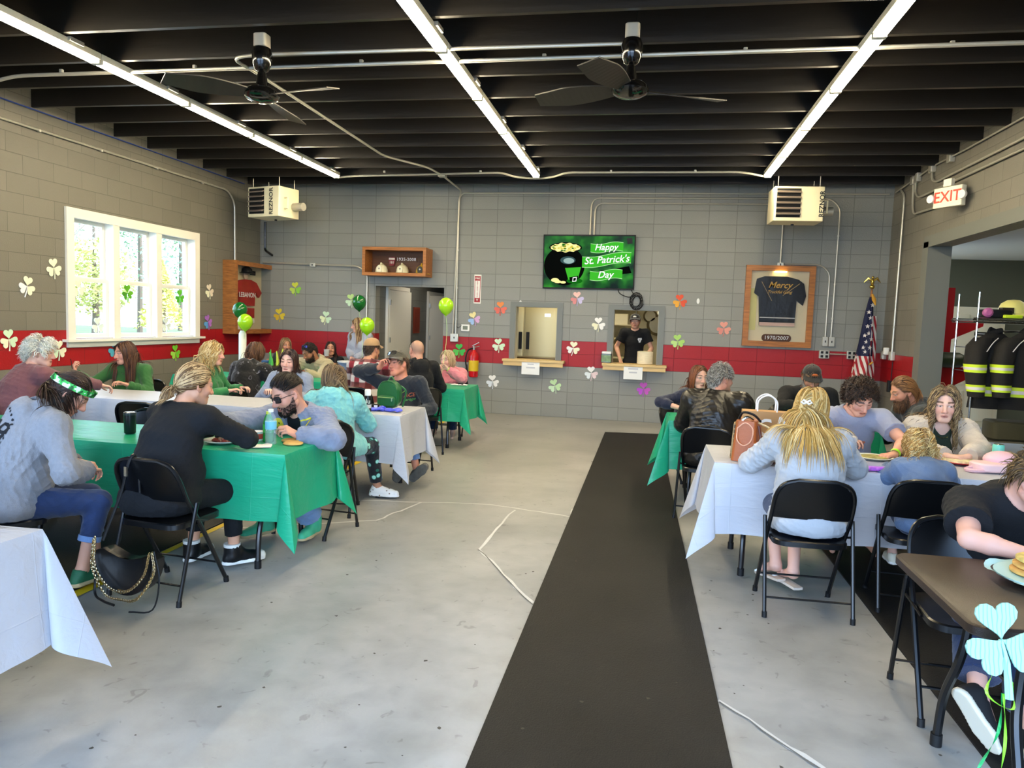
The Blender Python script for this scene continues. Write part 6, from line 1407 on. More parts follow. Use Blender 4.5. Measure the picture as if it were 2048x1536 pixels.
    for sd in (1, -1):
        B.rc(hp_(sd*.05*fw, .0, -.058), hp_(sd*.02, .062, -.09), .02*hs, .017*hs, .028); B.el(hp_(sd*.042*fw, .056, -.026), (.024*hs, .026*hs, .026*hs), Rh.T, .02)
        B.el(hp_(sd*.033, .098, .010), (.019*hs, .014*hs, .012*hs), Rh.T, .012, 's')
        B.el(hp_(sd*.033, .0755, .009), (.0165*hs, .0155*hs, .0125*hs), Rh.T, .004)
        B.rc(hp_(sd*.012, .089, .028), hp_(sd*.05, .074, .026), .0085*hs, .007*hs, .014)
        Re = Rh@np.array(Matrix.Rotation(sd*.35, 3, 'Z')); ec = hp_(sd*.079, -.008, -.004); B.el(ec, (.010*hs, .019*hs, .031*hs), Re.T, .008); B.el(ec+Rh@V3(sd*.008, .004, .004)*hs, (.008*hs, .01*hs, .018*hs), Re.T, .006, 's'); B.el(hp_(sd*.073, .004, -.03), (.008*hs, .009*hs, .01*hs), Rh.T, .006)
        B.el(hp_(sd*.0125, .098, -.034), (.0095*hs, .010*hs, .0085*hs), Rh.T, .006)
    B.rc(hp_(0, .086, .022), hp_(0, .112, -.027), .0085*hs, .0115*hs, .012); B.el(hp_(0, .112, -.03), (.0125*hs, .0115*hs, .0105*hs), Rh.T, .008)
    B.rc(hp_(-.019, .083, -.0625), hp_(0, .0935, -.0595), .0045*hs, .0062*hs, .008); B.rc(hp_(.019, .083, -.0625), hp_(0, .0935, -.0595), .0045*hs, .0062*hs, .008); B.rc(hp_(-.013, .086, -.0735), hp_(.013, .086, -.0735), .0075*hs, .0075*hs, .008)
    B.rc(hp_(-.022, .094, -.0672), hp_(.022, .094, -.0672), .0018*hs, .0018*hs, .004, 's')
    P, Q = B.mesh(); NB = vnorm(P, Q)
    # colours in the head frame
    q = (P-Hc)@Rh/hs; x, y, z = q.T; base = np.array(lin(skin)); C = np.tile(base, (len(P), 1))
    hd_ = (np.abs(x) < .1) & (np.abs(y) < .14) & (z > -.13) & (z < .14)
    th = np.arctan2(np.abs(x)/.078, (y+.01)/.1)
    def blend(m, col, a): C[:] = C*(1-(m*a)[:, None])+np.array(lin(col) if isinstance(col, str) else col)*(m*a)[:, None]
    fr = hd_ & (y > .03)
    blend(fr*np.exp(-((np.abs(x)-.043)**2+(z+.028)**2)/.0006), '#c9655a', .3); blend(fr*np.exp(-((x)**2+(z+.03)**2)/.0003)*(y > .09), '#c9655a', .3)
    blend((hd_ & (np.abs(x) > .07))*1., '#c4705e', .25)
    lm = sstep(.0135, .0085, np.hypot(x*.46, (z+.0665)))*(y > .07); blend(lm*hd_, lips, .75)
    blend(hd_*(y > .08)*sstep(.0028, .001, np.abs(z+.0672))*(np.abs(x) < .021), '#5a2a26', .7)
    bz = .031+.004*np.cos((np.abs(x)-.03)*60)
    bm_ = sstep(.0068, .0035, np.abs(z-bz))*sstep(.011, .016, np.abs(x))*sstep(.056, .048, np.abs(x))*(y > .05); blend(bm_*hd_, brow, .85)
    # eyes on the lid bulges: opening between lids
    ex = (np.abs(x)-.033)/.0142; op = (1-lid); ez = (z-.0065)/(.0035+.0048*op)
    em = sstep(1.15, .8, np.sqrt(ex**2+ez**2))*(y > .07)*hd_
    blend(em, '#e9e2da' if op > .3 else '#3a2620', .9)
    gx = (x-np.sign(x)*.033-gaze[0]*.006)
    im = sstep(.0068, .0052, np.hypot(gx, z-.0065-gaze[1]*.003))*em; blend(im, '#2c1c14', .95)
    um = sstep(1.7, 1.2, np.sqrt(ex**2+((z-.0065-.004*op-.0012)/.0034)**2))*(y > .068)*hd_; blend(um*(1-em), '#4a2e26' if fem else '#7a5244', .65)
    hl = np.interp(th, *HAIRLINE)
    scalp = hd_*sstep(-.006, .008, z-hl)*(np.abs(x) < .083)
    ha = dict(style='short', c=['#3a2a1c'], n=500, len=.04); ha.update(hair or {})
    sc_col = np.array(lin(ha.get('scalp', ha['c'][0])))*(.7 if 'scalp' not in ha else 1)
    if ha['style'] != 'bald': blend(scalp*(1 if 'fade' not in ha else sstep(ha['fade'], ha['fade']+.03, z)*.45+.5), sc_col, .9)
    bt = np.interp(th, [0, .35, .7, 1.0, 1.3, 1.45], [-.046, -.05, -.056, -.045, -.02, .0]); bmask = hd_*sstep(.004, -.006, z-bt)*(th < 1.42)*(1-lm*.9)*(y > -.02)*(z > -.128)
    if beard: blend(bmask, beard['c'][0], beard.get('a', .75))
    if extras and 'flush' in extras: blend(fr*1., extras['flush'], .25)
    o = npmesh('person', P, Q, M_skin, None, C); o.location = root_loc; o.rotation_euler = (0, 0, fc)
    tag(o, lb, 'person')
    caps = [(N_-d2*.05*s+r*.06*s, S[1], .07*s+.01, .066*s+.014), (N_-d2*.05*s-r*.06*s, S[-1], .07*s+.01, .066*s+.014), (C_, N_-d2*.08*s, .165*s*(.55+.45*g)*.93, .14*s), (W_, C_, .15*g*s, .165*s*(.55+.45*g)*.93)]+[(a['S'], a['E'], .068*s*g**.5, .055*s) for a in arms.values()]
    if shirt and shirt.get('hood'): caps += [(N_-f*.1*s-d2*.045*s-r*.05*s, N_-f*.1*s-d2*.045*s+r*.05*s, .095*s, .095*s)]
    # ---------------- clothes
    def fin(G, name, m, amp, sd_, fr_=1.):
        p, q_ = G.mesh()
        if len(p) == 0: return None
        n_ = vnorm(p, q_); p = p+n_*folds(p, amp*.55, sd_, fr_)[:, None]; return npmesh(name, p, q_, m, o)
    ch = (res*1.15+1.2)/1000
    def top_(d, name, o0):
        G = SDF(lo, hi, ch); fit = d.get('fit', .012)+o0
        torso(G, fit*.8)
        G.el(P0+V3(0, .0, -.02), (pw*1.06+fit, pw*.86+fit, .1*s), None, .05)
        if d.get('lap'):
            for sd in (1, -1): G.rc(lg[sd]['h'], lg[sd]['h']*.6+lg[sd]['k']*.4, .085*s*g+fit, .08*s*g+fit, .05)
        sl = d.get('sleeve', 'long')
        for sd, a in arms.items():
            gm = (.6+.4*g)*(.9 if fem else 1)
            if sl == 'none': continue
            if sl == 'short':
                e = a['S']*.38+a['E']*.62; u_ = nrm(a['E']-a['S']); G.rc(a['S'], e+u_*.03, .052*s*gm+fit, .055*s*gm+fit+.006, .045, cut=(e, u_))
            else:
                G.rc(a['S'], a['E'], .05*s*gm+fit, .042*s*gm+fit, .045)
                c_ = a['E']*d.get('cuff', .06)+a['W']*(1-d.get('cuff', .06)); m2 = a['E']*.45+c_*.55
                G.rc(a['E'], m2, .042*s*gm+fit, .04*s*gm+fit, .02); G.rc(m2, c_+a['fd']*.03, .04*s*gm+fit, .031*s*gm+fit*.8, .015, cut=(c_, a['fd']))
        if d.get('hood'):
            pts = [N_+r*.1*s*math.sin(t)+f*(.075*s*math.cos(t))+d2*(.005-.028*math.cos(t))*s for t in np.linspace(.5, 2*PI-.5, 9)]
            for i in range(8): G.rc(pts[i], pts[i+1], .036*s, .036*s, .02)
            G.el(N_-f*.115*s-d2*.045*s, (.105*s, .055*s, .085*s), np.array([r, f, d2]), .04); G.el(N_-f*.09*s+d2*.035*s, (.06*s, .03*s, .04*s), np.array([r, f, d2]), .02, 's')
        if d.get('collar'):
            cr_ = d['collar']; pts = [N_+r*.073*s*math.sin(t)+f*(.062*s*math.cos(t)+.008)+d2*(.02-.03*math.cos(t))*s for t in np.linspace(.35, 2*PI-.35, 9)]
            for i in range(8): G.rc(pts[i], pts[i+1], cr_*s, cr_*s, .012)
        G.plane((0, 0, zs if not stand else hz-.2*s-d.get('hem', 0)), (0, 0, -1))
        nr = d.get('neck', .012)
        G.rc(N_-d2*(.02 if not d.get('vneck') else .04)*s+f*d.get('vneck', 0)*s, Hc+Rh@V3(0, -.02, -.03)*hs, nk+nr, nk+nr+.01, .008, 's')
        if d.get('open'):
            w_ = d['open']; G.rc(N_+f*.1*s-d2*.02*s, W_+f*.2*s*g, w_*.8, w_, .01, 's'); G.rc(N_+f*.1*s, C_+f*.17*s, w_, w_, .01, 's'); G.rc(W_+f*.19*s*g, P0+f*.25*s*g, w_, w_*1.4, .01, 's')
        return fin(G, name, d['m'], d.get('amp', .006), seed*7+3, d.get('fr', 1.))
    sh = top_(shirt, shirt.get('name', 'shirt'), 0) if shirt else None
    jk = top_(jacket, jacket.get('name', 'jacket'), .012) if jacket else None
    if pants:
        G = SDF(lo, hi, ch); fit = pants.get('fit', .01); cl = pants.get('cuff', .1)
        G.el(P0+V3(0, 0, -.02), (pw*1.04+fit*.5, pw*.9, .105*s), None, .04, cut=((0, 0, zs-.006), (0, 0, -1)))
        for sd, l in lg.items():
            G.rc(l['h'], l['k'], .078*s*g**.8+fit, .054*s*g**.4+fit, .04); u_ = nrm(l['a']-l['k']); e = l['a']-u_*cl*s*.5
            G.rc(l['k'], e+u_*.04, .052*s*g**.4+fit, pants.get('leg', .045)*s+fit, .02, cut=(e, u_))
        pt = fin(G, 'trousers', pants['m'], pants.get('amp', .005), seed*5+1)
        if pants.get('rolled'):
            for sd, l in lg.items():
                u_ = nrm(l['a']-l['k']); e = l['a']-u_*cl*s*.5; MB().tube([e-u_*.03, e], pants.get('leg', .045)*s+fit+.006, 14, cap=False).build('rolled_cuff', pants['rolled'], o)
    if shoe:
        for sd, l in lg.items():
            if l.get('skip'): continue
            mk_shoe(o, l, s, shoe, sd)
    # ---------------- hair
    pool = np.argwhere((scalp > .5) & (z > np.maximum(hl+.004, ha.get('minz', -1))) & (np.abs(x) < .082))[:, 0]
    if ha['style'] not in ('bald', 'none') and len(pool):
        n = int(ha['n']*2.1); ii = rg.choice(pool, n); rt, nm = P[ii], NB[ii]; ql = q[ii]; st = ha['style']; Ln = ha['len']*hs*rg.uniform(.75, 1.1, n)
        sgn = np.sign(ql[:, 0]-ha.get('part', 0.)+1e-4+rg.normal(0, .004, n))
        if st == 'long': D = np.stack([sgn*.9, .02-8*np.maximum(0, .02-ql[:, 1])+.05*rg.normal(size=n)+ha.get('fwd', 0), np.full(n, -.15)], 1)
        elif st == 'back': D = np.stack([ql[:, 0]*2, np.full(n, -1.), .12-ql[:, 2]*0], 1)+rg.normal(0, .05, (n, 3))
        elif st == 'tail': D = np.stack([-ql[:, 0]*1., np.full(n, -1.), .25+0*sgn], 1)+rg.normal(0, .05, (n, 3))
        elif st == 'fringe': D = np.stack([ql[:, 0]*4, .8+0*sgn, .2+0*sgn], 1)+rg.normal(0, .35, (n, 3))
        else: D = np.stack([ql[:, 0]*3+ha.get('sweep', 0.), np.where(ql[:, 1] > 0, .6, -.5)*ha.get('dirf', 1.), np.full(n, -.1)], 1)+rg.normal(0, .25, (n, 3))
        D = D@Rh.T; D = D-nm*np.sum(D*nm, 1)[:, None]; D = D/np.linalg.norm(D, axis=1)[:, None]+nm*ha.get('lift', dict(long=.06, back=.1, tail=.03, short=.18, fringe=.6)[st]); D /= np.linalg.norm(D, axis=1)[:, None]
        conv = None
        if st == 'tail': tie = hp_(*ha.get('tie', (0, -.118, .0))); conv = tie
        if ha.get('front'): Ln = np.where(ql[:, 1] > .0, Ln*ha['front'], Ln)
        v, qd, cc = hair_mesh(rt, nm, D, Ln, ha.get('segs', 10), ha.get('grav', .28), Hc, Rh, hs, (caps+[(hp_(0, .075, .02), hp_(0, .075, -.08), .058*hs, .062*hs), (hp_(0, .07, -.09), N_+f*.12-d2*.12, .062*hs, .062*hs)]) if ha['len'] > .12 else [], ha.get('w', .0042)*hs, ha.get('vol', .12), ha.get('curl', 0)*hs, ha.get('cf', 3), ha['c'], rg, conv=conv, cling=ha.get('cling', dict(long=.7, back=.85, tail=1, short=.35, fringe=0)[st]))
        if st == 'tail':
            m = ha.get('tn', 130); rt2 = tie+rg.normal(0, .008, (m, 3)); D2 = np.tile(Rh@V3(0, -.8, -.3), (m, 1))+rg.normal(0, .3, (m, 3)); D2 /= np.linalg.norm(D2, axis=1)[:, None]
            v2, q2, c2 = hair_mesh(rt2, D2*0, D2, ha.get('tl', .12)*hs*rg.uniform(.6, 1.1, m), 8, .3, Hc, Rh, hs, caps, ha.get('w', .005)*hs, .05, ha.get('curl', 0)*hs, 2, ha['c'], rg)
            v, qd, cc = np.concatenate([v, v2]), np.concatenate([qd, q2+len(v)]), np.concatenate([cc, c2])
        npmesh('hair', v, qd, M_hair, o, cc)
    if beard and beard.get('n'):
        pb = np.argwhere(bmask > .6)[:, 0]
        if len(pb):
            n = beard['n']; ii = rg.choice(pb, n); ql = q[ii]; D = NB[ii]*.55+(np.stack([ql[:, 0]*2, .3+0*ql[:, 0], -.9+0*ql[:, 0]], 1))@Rh.T; D /= np.linalg.norm(D, axis=1)[:, None]
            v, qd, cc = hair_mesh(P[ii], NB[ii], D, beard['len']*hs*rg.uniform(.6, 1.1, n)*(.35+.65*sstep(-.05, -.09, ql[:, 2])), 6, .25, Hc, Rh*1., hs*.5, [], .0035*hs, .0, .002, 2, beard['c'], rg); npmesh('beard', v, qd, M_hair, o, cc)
    # ---------------- eyewear, cap, band
    def hM(x, y, z): return Vector(hp_(x, y, z))
    def eyewear(dy, dz, tilt, m, lens, name, w=.056, hh=.038):
        q1 = None
        ca, sa = math.cos(tilt), math.sin(tilt)
        def pt(x, y, z): return hM(x, dy+y*ca-z*sa, dz+y*sa+z*ca)
        fr_ = MB()
        for sd in (1, -1):
            fr_.tube([pt(sd*.0335+px, .104-.016*abs(sd*.0335+px)/.05, .006+pz) for px, pz in rrect(w, hh, .014, 3)], .0024*hs, 5, closed=True)
            fr_.tube([pt(sd*.061, .094, .012), pt(sd*.078, .05, .012), pt(sd*.0815, -.005, .006), pt(sd*.078, -.03, -.008)], .002*hs, 5)
        fr_.tube([pt(-.008, .107, .012), pt(0, .109, .013), pt(.008, .107, .012)], .002*hs, 5); gl = fr_.build(name, m, o)
        for sd in (1, -1):
            l_ = MB(); l_.add([pt(sd*.0335+px, .1035-.016*abs(sd*.0335+px)/.05, .006+pz) for px, pz in rrect(w, hh, .014, 3)], [tuple(range(16))]); l_.build('lens', lens, gl, smooth=False)
    if glass: eyewear(0, 0, 0, glass.get('m', M_rubber), glass.get('lens', M_glass), 'glasses', *glass.get('size', (.056, .038)))
    if shades: eyewear(shades.get('dy', -.02), shades.get('dz', .043), shades.get('tilt', .75), M_rubber, mat('shade_lens'+shades.get('lens', ''), shades.get('lens', '#101014'), .08, spec=.8), 'sunglasses')
    if cap:
        G = MB(); mC = cap['m']; n, m_ = 24, 8; P_ = []
        yaw = cap.get('yaw', 0.); cy_, sy_ = math.cos(yaw), math.sin(yaw)
        def cp(x, y, z): return hM(x*cy_-y*sy_, x*sy_+y*cy_-.01, z)
        for i in range(n+1):
            a = 2*PI*i/n
            for j in range(m_+1):
                t = j/m_*PI/2; rx, ry = .0885*math.cos(t)**.75, .110*math.cos(t)**.75; P_.append(cp(rx*math.cos(a), ry*math.sin(a), .052+.088*math.sin(t)+.010*math.sin(a)*math.cos(t)))
        G.grid(P_, n+1, m_+1); G.sph(cp(0, 0, .138), .008*hs, 8, 5); c_ = G.build('baseball_cap', mC, o, ang=70)
        br = MB(); P_ = []
        for lay in (0, -.004):
            for i in range(13):
                a = -1.15+2.3*i/12
                for j in range(5):
                    t = j/4; rr = .108+.07*t*math.cos(a*.9); P_.append(cp(.0885/.108*rr*math.sin(a)*(1-.12*t), rr*math.cos(a)*1.02, .064-.016*t-.03*(math.sin(a)**2)*t*1.0+lay))
        for lay in (0, 65): br.add(P_[lay:lay+65], [(i*5+j, (i+1)*5+j, (i+1)*5+j+1, i*5+j+1) for i in range(12) for j in range(4)])
        br.build('brim', cap.get('brim', mC), c_, ang=70)
        if cap.get('patch'):
            q_ = MB(); q_.sph(cp(0, .103, .085), (.03*hs, .006*hs, .018*hs), 12, 6, Matrix(Rh.tolist())); q_.build('front_patch', cap['patch'], c_)
    for (sd, m, w_) in (band or []):
        a = arms[sd]; c_ = a['W']-a['fd']*.02*s; MB().tube([c_-a['fd']*w_, c_+a['fd']*w_], (.031 if fem else .034)*s, 16, cap=False).build('wristband', m, o)
    if chair_label:
        cx, cy = org[0], org[1]; v = cz@V3(0, .115-.13*g, 0)
        if chairpos == 'auto': chair(cx+v[0], cy+v[1], face, chair_label)
        else: chair(*chairpos, chair_label)
    return dict(o=o, sh=sh, jk=jk, Hc=Hc, Rh=Rh, N=N_, f=f, r=r, d2=d2, C=C_, W=W_, P=P0, arms=arms, lg=lg, hp=hp_, org=org, cz=cz, hs=hs)

def hand(B, a, sd, s):
    """palm, four fingers with three phalanges, thumb from the palm's side; curl 0..1"""
    w, e, n = a['W'], a['hd'], a['hn']; cu = a['curl']; t = nrm(np.cross(e, n))*sd          # t: towards the thumb side
    def pt(u, v, x): return w+(e*u+t*v+n*x)*s
    for v, u, r0 in ((.028, .086, .0125), (.0095, .09, .0125), (-.0095, .085, .0115), (-.027, .076, .0105)): B.rc(pt(.008, v*.6, 0), pt(u, v, 0), .0145*s, r0*.92*s, .011*s)
    for v, u, sc, r0 in ((.029, .088, .93, .0088), (.0098, .093, 1.03, .009), (-.0098, .087, .97, .0087), (-.0275, .077, .76, .0075)):
        ang = (.25+.95*cu)*(1+.12*(v < 0)); p = pt(u, v, .001); d_ = 0
        for L_, fa in ((.043, .75), (.027, 1.), (.021, .7)):
            d_ += ang*fa; dv = e*math.cos(d_)+n*math.sin(d_)+t*v*1.6*(1-cu); q = p+nrm(dv)*L_*sc*s; B.rc(p, q, r0*s, r0*.88*s, .0035*s); p = q; r0 *= .9
    p = pt(.022, .024, .006); B.rc(pt(.005, .012, 0), p, .014*s, .0145*s, .012*s)
    for L_, dv, r0 in ((.04, e*.62+t*.62+n*(.25+.3*cu), .0125), (.03, e*.85+t*(.3-.35*cu)+n*(.2+.35*cu), .0105), (.024, e*.95+t*(.05-.4*cu)+n*(.15+.3*cu), .009)):
        q = p+nrm(dv)*L_*s; B.rc(p, q, r0*s, r0*.9*s, .005*s); p = q

def mk_shoe(o, l, s, d, sd):
    a = l['a']; t = l['toe']; up = V3(0, 0, 1)
    if 'up' in d and isinstance(d['up'], dict) and sd in d['up']: up = np.asarray(d['up'][sd], float)
    up = nrm(up-t*(up@t)); sdv = np.cross(t, up)
    h = .0065; c = a-up*.03*s
    lo = np.minimum(a-.14*s, a+t*.24*s-.1*s); hi = np.maximum(a+.14*s, a+t*.24*s+.1*s)
    G = SDF(lo, hi, h)
    heel, ball, toe = a-t*.035*s-up*.045*s, a+t*.11*s-up*.05*s, a+t*.165*s-up*.05*s
    G.rc(heel, ball, .036*s, .041*s, .02, n=sdv, fl=.92); G.rc(ball, toe, .041*s, .033*s, .02); G.rc(a-t*.01*s+up*(.03*s if d.get('high') else -.005*s), a+t*.06*s-up*.03*s, .042*s, .036*s, .025)
    sole = a-up*.072*s
    if d.get('high'): G.rc(a-t*.012*s-up*.02*s, a-t*.012*s+up*.09*s, .05*s, .047*s, .02)
    G.plane(sole, -up)
    if d.get('high'): G.plane(a+up*.055*s, up)
    else: G.rc(a-up*.005*s, a+up*.1*s, .034*s, .04*s, .006, 's')
    p, q = G.mesh()
    sh = npmesh('shoe', p, q, d['m'], o)
    S_ = SDF(lo, hi, h); S_.rc(heel-up*.02*s, ball-up*.02*s, .04*s, .046*s, .02, n=up, fl=.9); S_.rc(ball-up*.02*s, toe-up*.02*s, .046*s, .036*s, .02); S_.plane(sole+up*(d.get('solew', .022))*s, up); S_.plane(sole-up*.001, -up)
    p, q = S_.mesh(); npmesh('sole', p, q, d.get('sole', M_white), sh)
    if d.get('toe') is not None:
        S_ = SDF(lo, hi, h); S_.rc(ball+t*.02*s, toe, .0435*s, .0365*s, .02); S_.plane(sole, -up); S_.plane(ball+t*.03*s, -t); p, q = S_.mesh(); npmesh('toe_cap', p, q, d['toe'], sh)
        MB().tube([a-t*.012*s+up*.038*s, a-t*.012*s+up*.057*s], .0515*s, 14).build('ankle_collar', d['toe'], sh)
    if d.get('lace') is not None:
        for k_ in range(4):
            c0 = a+t*(.05+.02*k_)*s+up*(-.012-.011*k_+(.025 if d.get('high') else 0))*s; MB().tube([c0+sdv*.022*s-up*.006*s, c0+up*.006*s, c0-sdv*.022*s-up*.006*s], .004*s, 5).build('lace', d['lace'], sh)

def decal(pr, which, body, size, m, centre, fwd, up, ext=.0006, off=.003, name='print', sx=1., shear=0.):
    """lettering or outline wrapped onto a garment by projecting along fwd"""
    g_ = pr[which]; me_ = g_.data; bv = BVHTree.FromPolygons([v.co.copy() for v in me_.vertices], [tuple(p.vertices) for p in me_.polygons])
    fwd = Vector(fwd).normalized(); up = Vector(up); up = (up-fwd*up.dot(fwd)).normalized(); rt = up.cross(-fwd)
    if isinstance(body, str):
        me = text_data(body, size, 0, shear); vs = [v.co.copy() for v in me.vertices]; fs = [tuple(p.vertices) for p in me.polygons]; bpy.data.meshes.remove(me)
    else: vs, fs = [Vector((p[0]*size, p[1]*size, 0)) for p in body[0]], body[1]
    bm = bmesh.new(); bb = [bm.verts.new(v) for v in vs]
    for f_ in fs:
        try: bm.faces.new([bb[i] for i in f_])
        except ValueError: pass
    bmesh.ops.triangulate(bm, faces=bm.faces[:])
    for _ in range(2):
        lo_ = [e for e in bm.edges if e.calc_length() > .014]
        if lo_: bmesh.ops.subdivide_edges(bm, edges=lo_, cuts=1); bmesh.ops.triangulate(bm, faces=bm.faces[:])
    c = Vector(centre)
    for v in bm.verts:
        p = c+rt*(v.co.x*sx)+up*v.co.y-fwd*.4; hit = bv.ray_cast(p, fwd, 1.0)
        v.co = (hit[0]-fwd*off) if hit[0] is not None else c+rt*v.co.x+up*v.co.y-fwd*.1
    bmesh.ops.recalc_face_normals(bm, faces=bm.faces)
    me = bpy.data.meshes.new(name); bm.to_mesh(me); bm.free(); me.materials.append(m); return link(name, me, g_ if False else pr['o'])
def fan_poly(pts):
    c = (sum(p[0] for p in pts)/len(pts), sum(p[1] for p in pts)/len(pts)); n = len(pts); return [c]+list(pts), [(0, 1+i, 1+(i+1) % n) for i in range(n)]
def fab(name, col, rough=.85, bump=(160, .25), var=(5, .1), **k): return mat(name, col, rough, bump=bump, var=var, sheen=.2, **k)
F_black = mat('tee_black', '#0b0d11', .9, bump=(160, .2)); F_navy = fab('tee_navy', '#0c1530'); F_grey = fab('hoodie_grey', '#87888d', bump=(220, .3), var=(60, .08)); F_turq = fab('hoodie_turquoise', '#7cc2c2', bump=(45, .5), var=(16, .06)); F_maroon = fab('top_maroon', '#6a3f44')
F_green = fab('top_green', '#285e2a'); F_green2 = fab('top_bright_green', '#24703a'); F_beige = fab('hoodie_beige', '#a39878'); F_pink = fab('sweat_pink', '#d47f8c', bump=(50, .5)); F_white = fab('sweater_white', '#b4b7bb', bump=(60, .25), var=(7, .05)); F_bluetee = fab('tee_pale_blue', '#9599ab')
F_cream = fab('cardigan_cream', '#c8bcab', bump=(60, .5), stretch=(1, 1, 6)); F_denim = fab('denim_light', '#80879a', bump=(260, .3), var=(9, .28)); F_denimv = fab('denim_pale', '#858fa2', var=(9, .2)); F_denimc = fab('denim_child', '#5c7190', var=(9, .22)); F_jeans = fab('jeans_blue', '#1c2f54', bump=(300, .3), var=(7, .2)); F_jeansd = fab('jeans_dark', '#1b2a4a', bump=(300, .3)); F_jeansl = fab('jeans_light', '#6d8cb8', var=(8, .25)); F_char = fab('hoodie_charcoal', '#2e3436')
F_leather = mat('jacket_leather', '#1a1714', .36, bump=(26, .35), var=(5, .3)); F_lgrey = fab('hoodie_light_grey', '#a2a6b0', var=(50, .06)); F_dgreen = fab('top_dark_green', '#1e2c1e')
F_print = fab('hoodie_print', '#1a1a20', var=None)
def ramp_mat(m, tex, stops, scale, **kw):
    N, L, p = nodes_of(m); tc = N.new('ShaderNodeTexCoord'); t = N.new(tex); L.new(tc.outputs['Object'], t.inputs['Vector']); t.inputs['Scale'].default_value = scale
    for k, v in kw.items(): setattr(t, k, v)
    r = N.new('ShaderNodeValToRGB'); r.color_ramp.interpolation = 'CONSTANT'; e = r.color_ramp.elements
    while len(e) < len(stops): e.new(.5)
    for i, (a, c) in enumerate(stops): e[i].position = a; e[i].color = (*lin(c), 1)
    o = t.outputs.get('Fac') or t.outputs.get('Distance'); L.new(o, r.inputs[0]); L.new(r.outputs[0], p.inputs['Base Color']); return m
ramp_mat(F_print, 'ShaderNodeTexNoise', [(0, '#0e0e12'), (.6, '#75757e'), (.63, '#121218')], 13)
F_leg = ramp_mat(fab('leggings_print', '#15181f', var=None), 'ShaderNodeTexVoronoi', [(0, '#9fdfd0'), (.28, '#1d6a58'), (.36, '#12151c')], 17)
F_sock = ramp_mat(fab('sock_green', '#1c8a4a', var=None), 'ShaderNodeTexVoronoi', [(0, '#6fdc8c'), (.25, '#178a48'), (.6, '#12703a')], 22)
F_plaid = fab('shirt_plaid', '#6a2a30', var=None); N, L, p = nodes_of(F_plaid); tc = N.new('ShaderNodeTexCoord'); sp = N.new('ShaderNodeSeparateXYZ'); L.new(tc.outputs['Object'], sp.inputs[0])
def sqw(o, f, ph):
    a = N.new('ShaderNodeMath'); a.operation = 'MULTIPLY_ADD'; L.new(o, a.inputs[0]); a.inputs[1].default_value = f; a.inputs[2].default_value = ph
    b = N.new('ShaderNodeMath'); b.operation = 'SINE'; L.new(a.outputs[0], b.inputs[0]); c = N.new('ShaderNodeMath'); c.operation = 'MULTIPLY_ADD'; L.new(b.outputs[0], c.inputs[0]); c.inputs[1].default_value = 2.2; c.inputs[2].default_value = .5; c.use_clamp = True; return c.outputs[0]
mA = N.new('ShaderNodeMix'); mA.data_type = 'RGBA'; L.new(sqw(sp.outputs[0], 48, .4), mA.inputs[0]); mA.inputs[6].default_value = (*lin('#8a2230'), 1); mA.inputs[7].default_value = (*lin('#cfc9c4'), 1)
mB = N.new('ShaderNodeMix'); mB.data_type = 'RGBA'; mB.blend_type = 'MULTIPLY'; L.new(sqw(sp.outputs[2], 44, 0), mB.inputs[0]); L.new(mA.outputs[2], mB.inputs[6]); mB.inputs[7].default_value = (*lin('#8a4a50'), 1); L.new(mB.outputs[2], p.inputs['Base Color'])
C_tan = fab('cap_tan', '#a5835a', .8); C_camo = fab('cap_olive', '#4c4636', .8, var=(14, .5)); C_black = fab('cap_black', '#0e0e10', .8); C_white = mat('cap_patch', '#d8d4cc', .7); C_or = mat('cap_orange', '#c8642c', .7)
S_green = mat('shoe_green', '#1f5e40', .6, var=(14, .15)); S_wb = mat('shoe_black_white', '#101012', .35); S_teal = mat('boot_teal', '#3fae86', .6, var=(10, .2)); S_croc = ramp_mat(mat('clog_white', '#e8e4dc', .5), 'ShaderNodeTexVoronoi', [(0, '#8a6a5a'), (.2, '#e9e6de'), (.3, '#efece6')], 30); S_boot = mat('boot_grey', '#5c5a54', .8, var=(20, .3)); S_blk = mat('boot_black', '#0c0c0d', .35); S_van = mat('sneaker_black', '#141416', .8); S_gum = mat('gum_sole', '#b9a67e', .6); S_ivory = mat('ivory_sole', '#e2dac4', .6); S_san = mat('sandal', '#d9c9b8', .5)
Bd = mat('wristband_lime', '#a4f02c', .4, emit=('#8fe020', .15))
CT = 'black folding chair under the '
P1 = person('person in a grey hoodie marked 29 with a green headband, bowing in profile at left', (-3.03, 3.38, 1.03), -36, (-14, 40, 4), sex='f', g=1.24, lean=9, hunch=26, seed=1, res=4.5, lid=.9, skin='#cf9a80',
    R=dict(t=(.1, .36, .62), pole=(.9, -.4, -.6), curl=.8), L=dict(t=(-.1, .36, .63), curl=.8), legs={1: dict(t=(.16, .30, .09), toe=(-.6, 1, 0)), -1: dict(t=(.02, .40, .08), toe=(.5, 1, 0))},
    shirt=dict(m=F_grey, hood=1, fit=.024, amp=.011, hem=.01, name='hoodie', cuff=.1), pants=dict(m=F_jeans, cuff=.35, rolled=F_jeansl, fit=.008), shoe=dict(m=S_green, sole=S_gum, lace=S_green),
    hair=dict(style='back', c=['#2a1a12', '#3a2418', '#1c120c'], n=520, len=.33, w=0.0040, grav=.2, vol=.08, segs=12), glass={}, brow='#2a1a12', chair_label=CT+'person in the grey 29 hoodie')
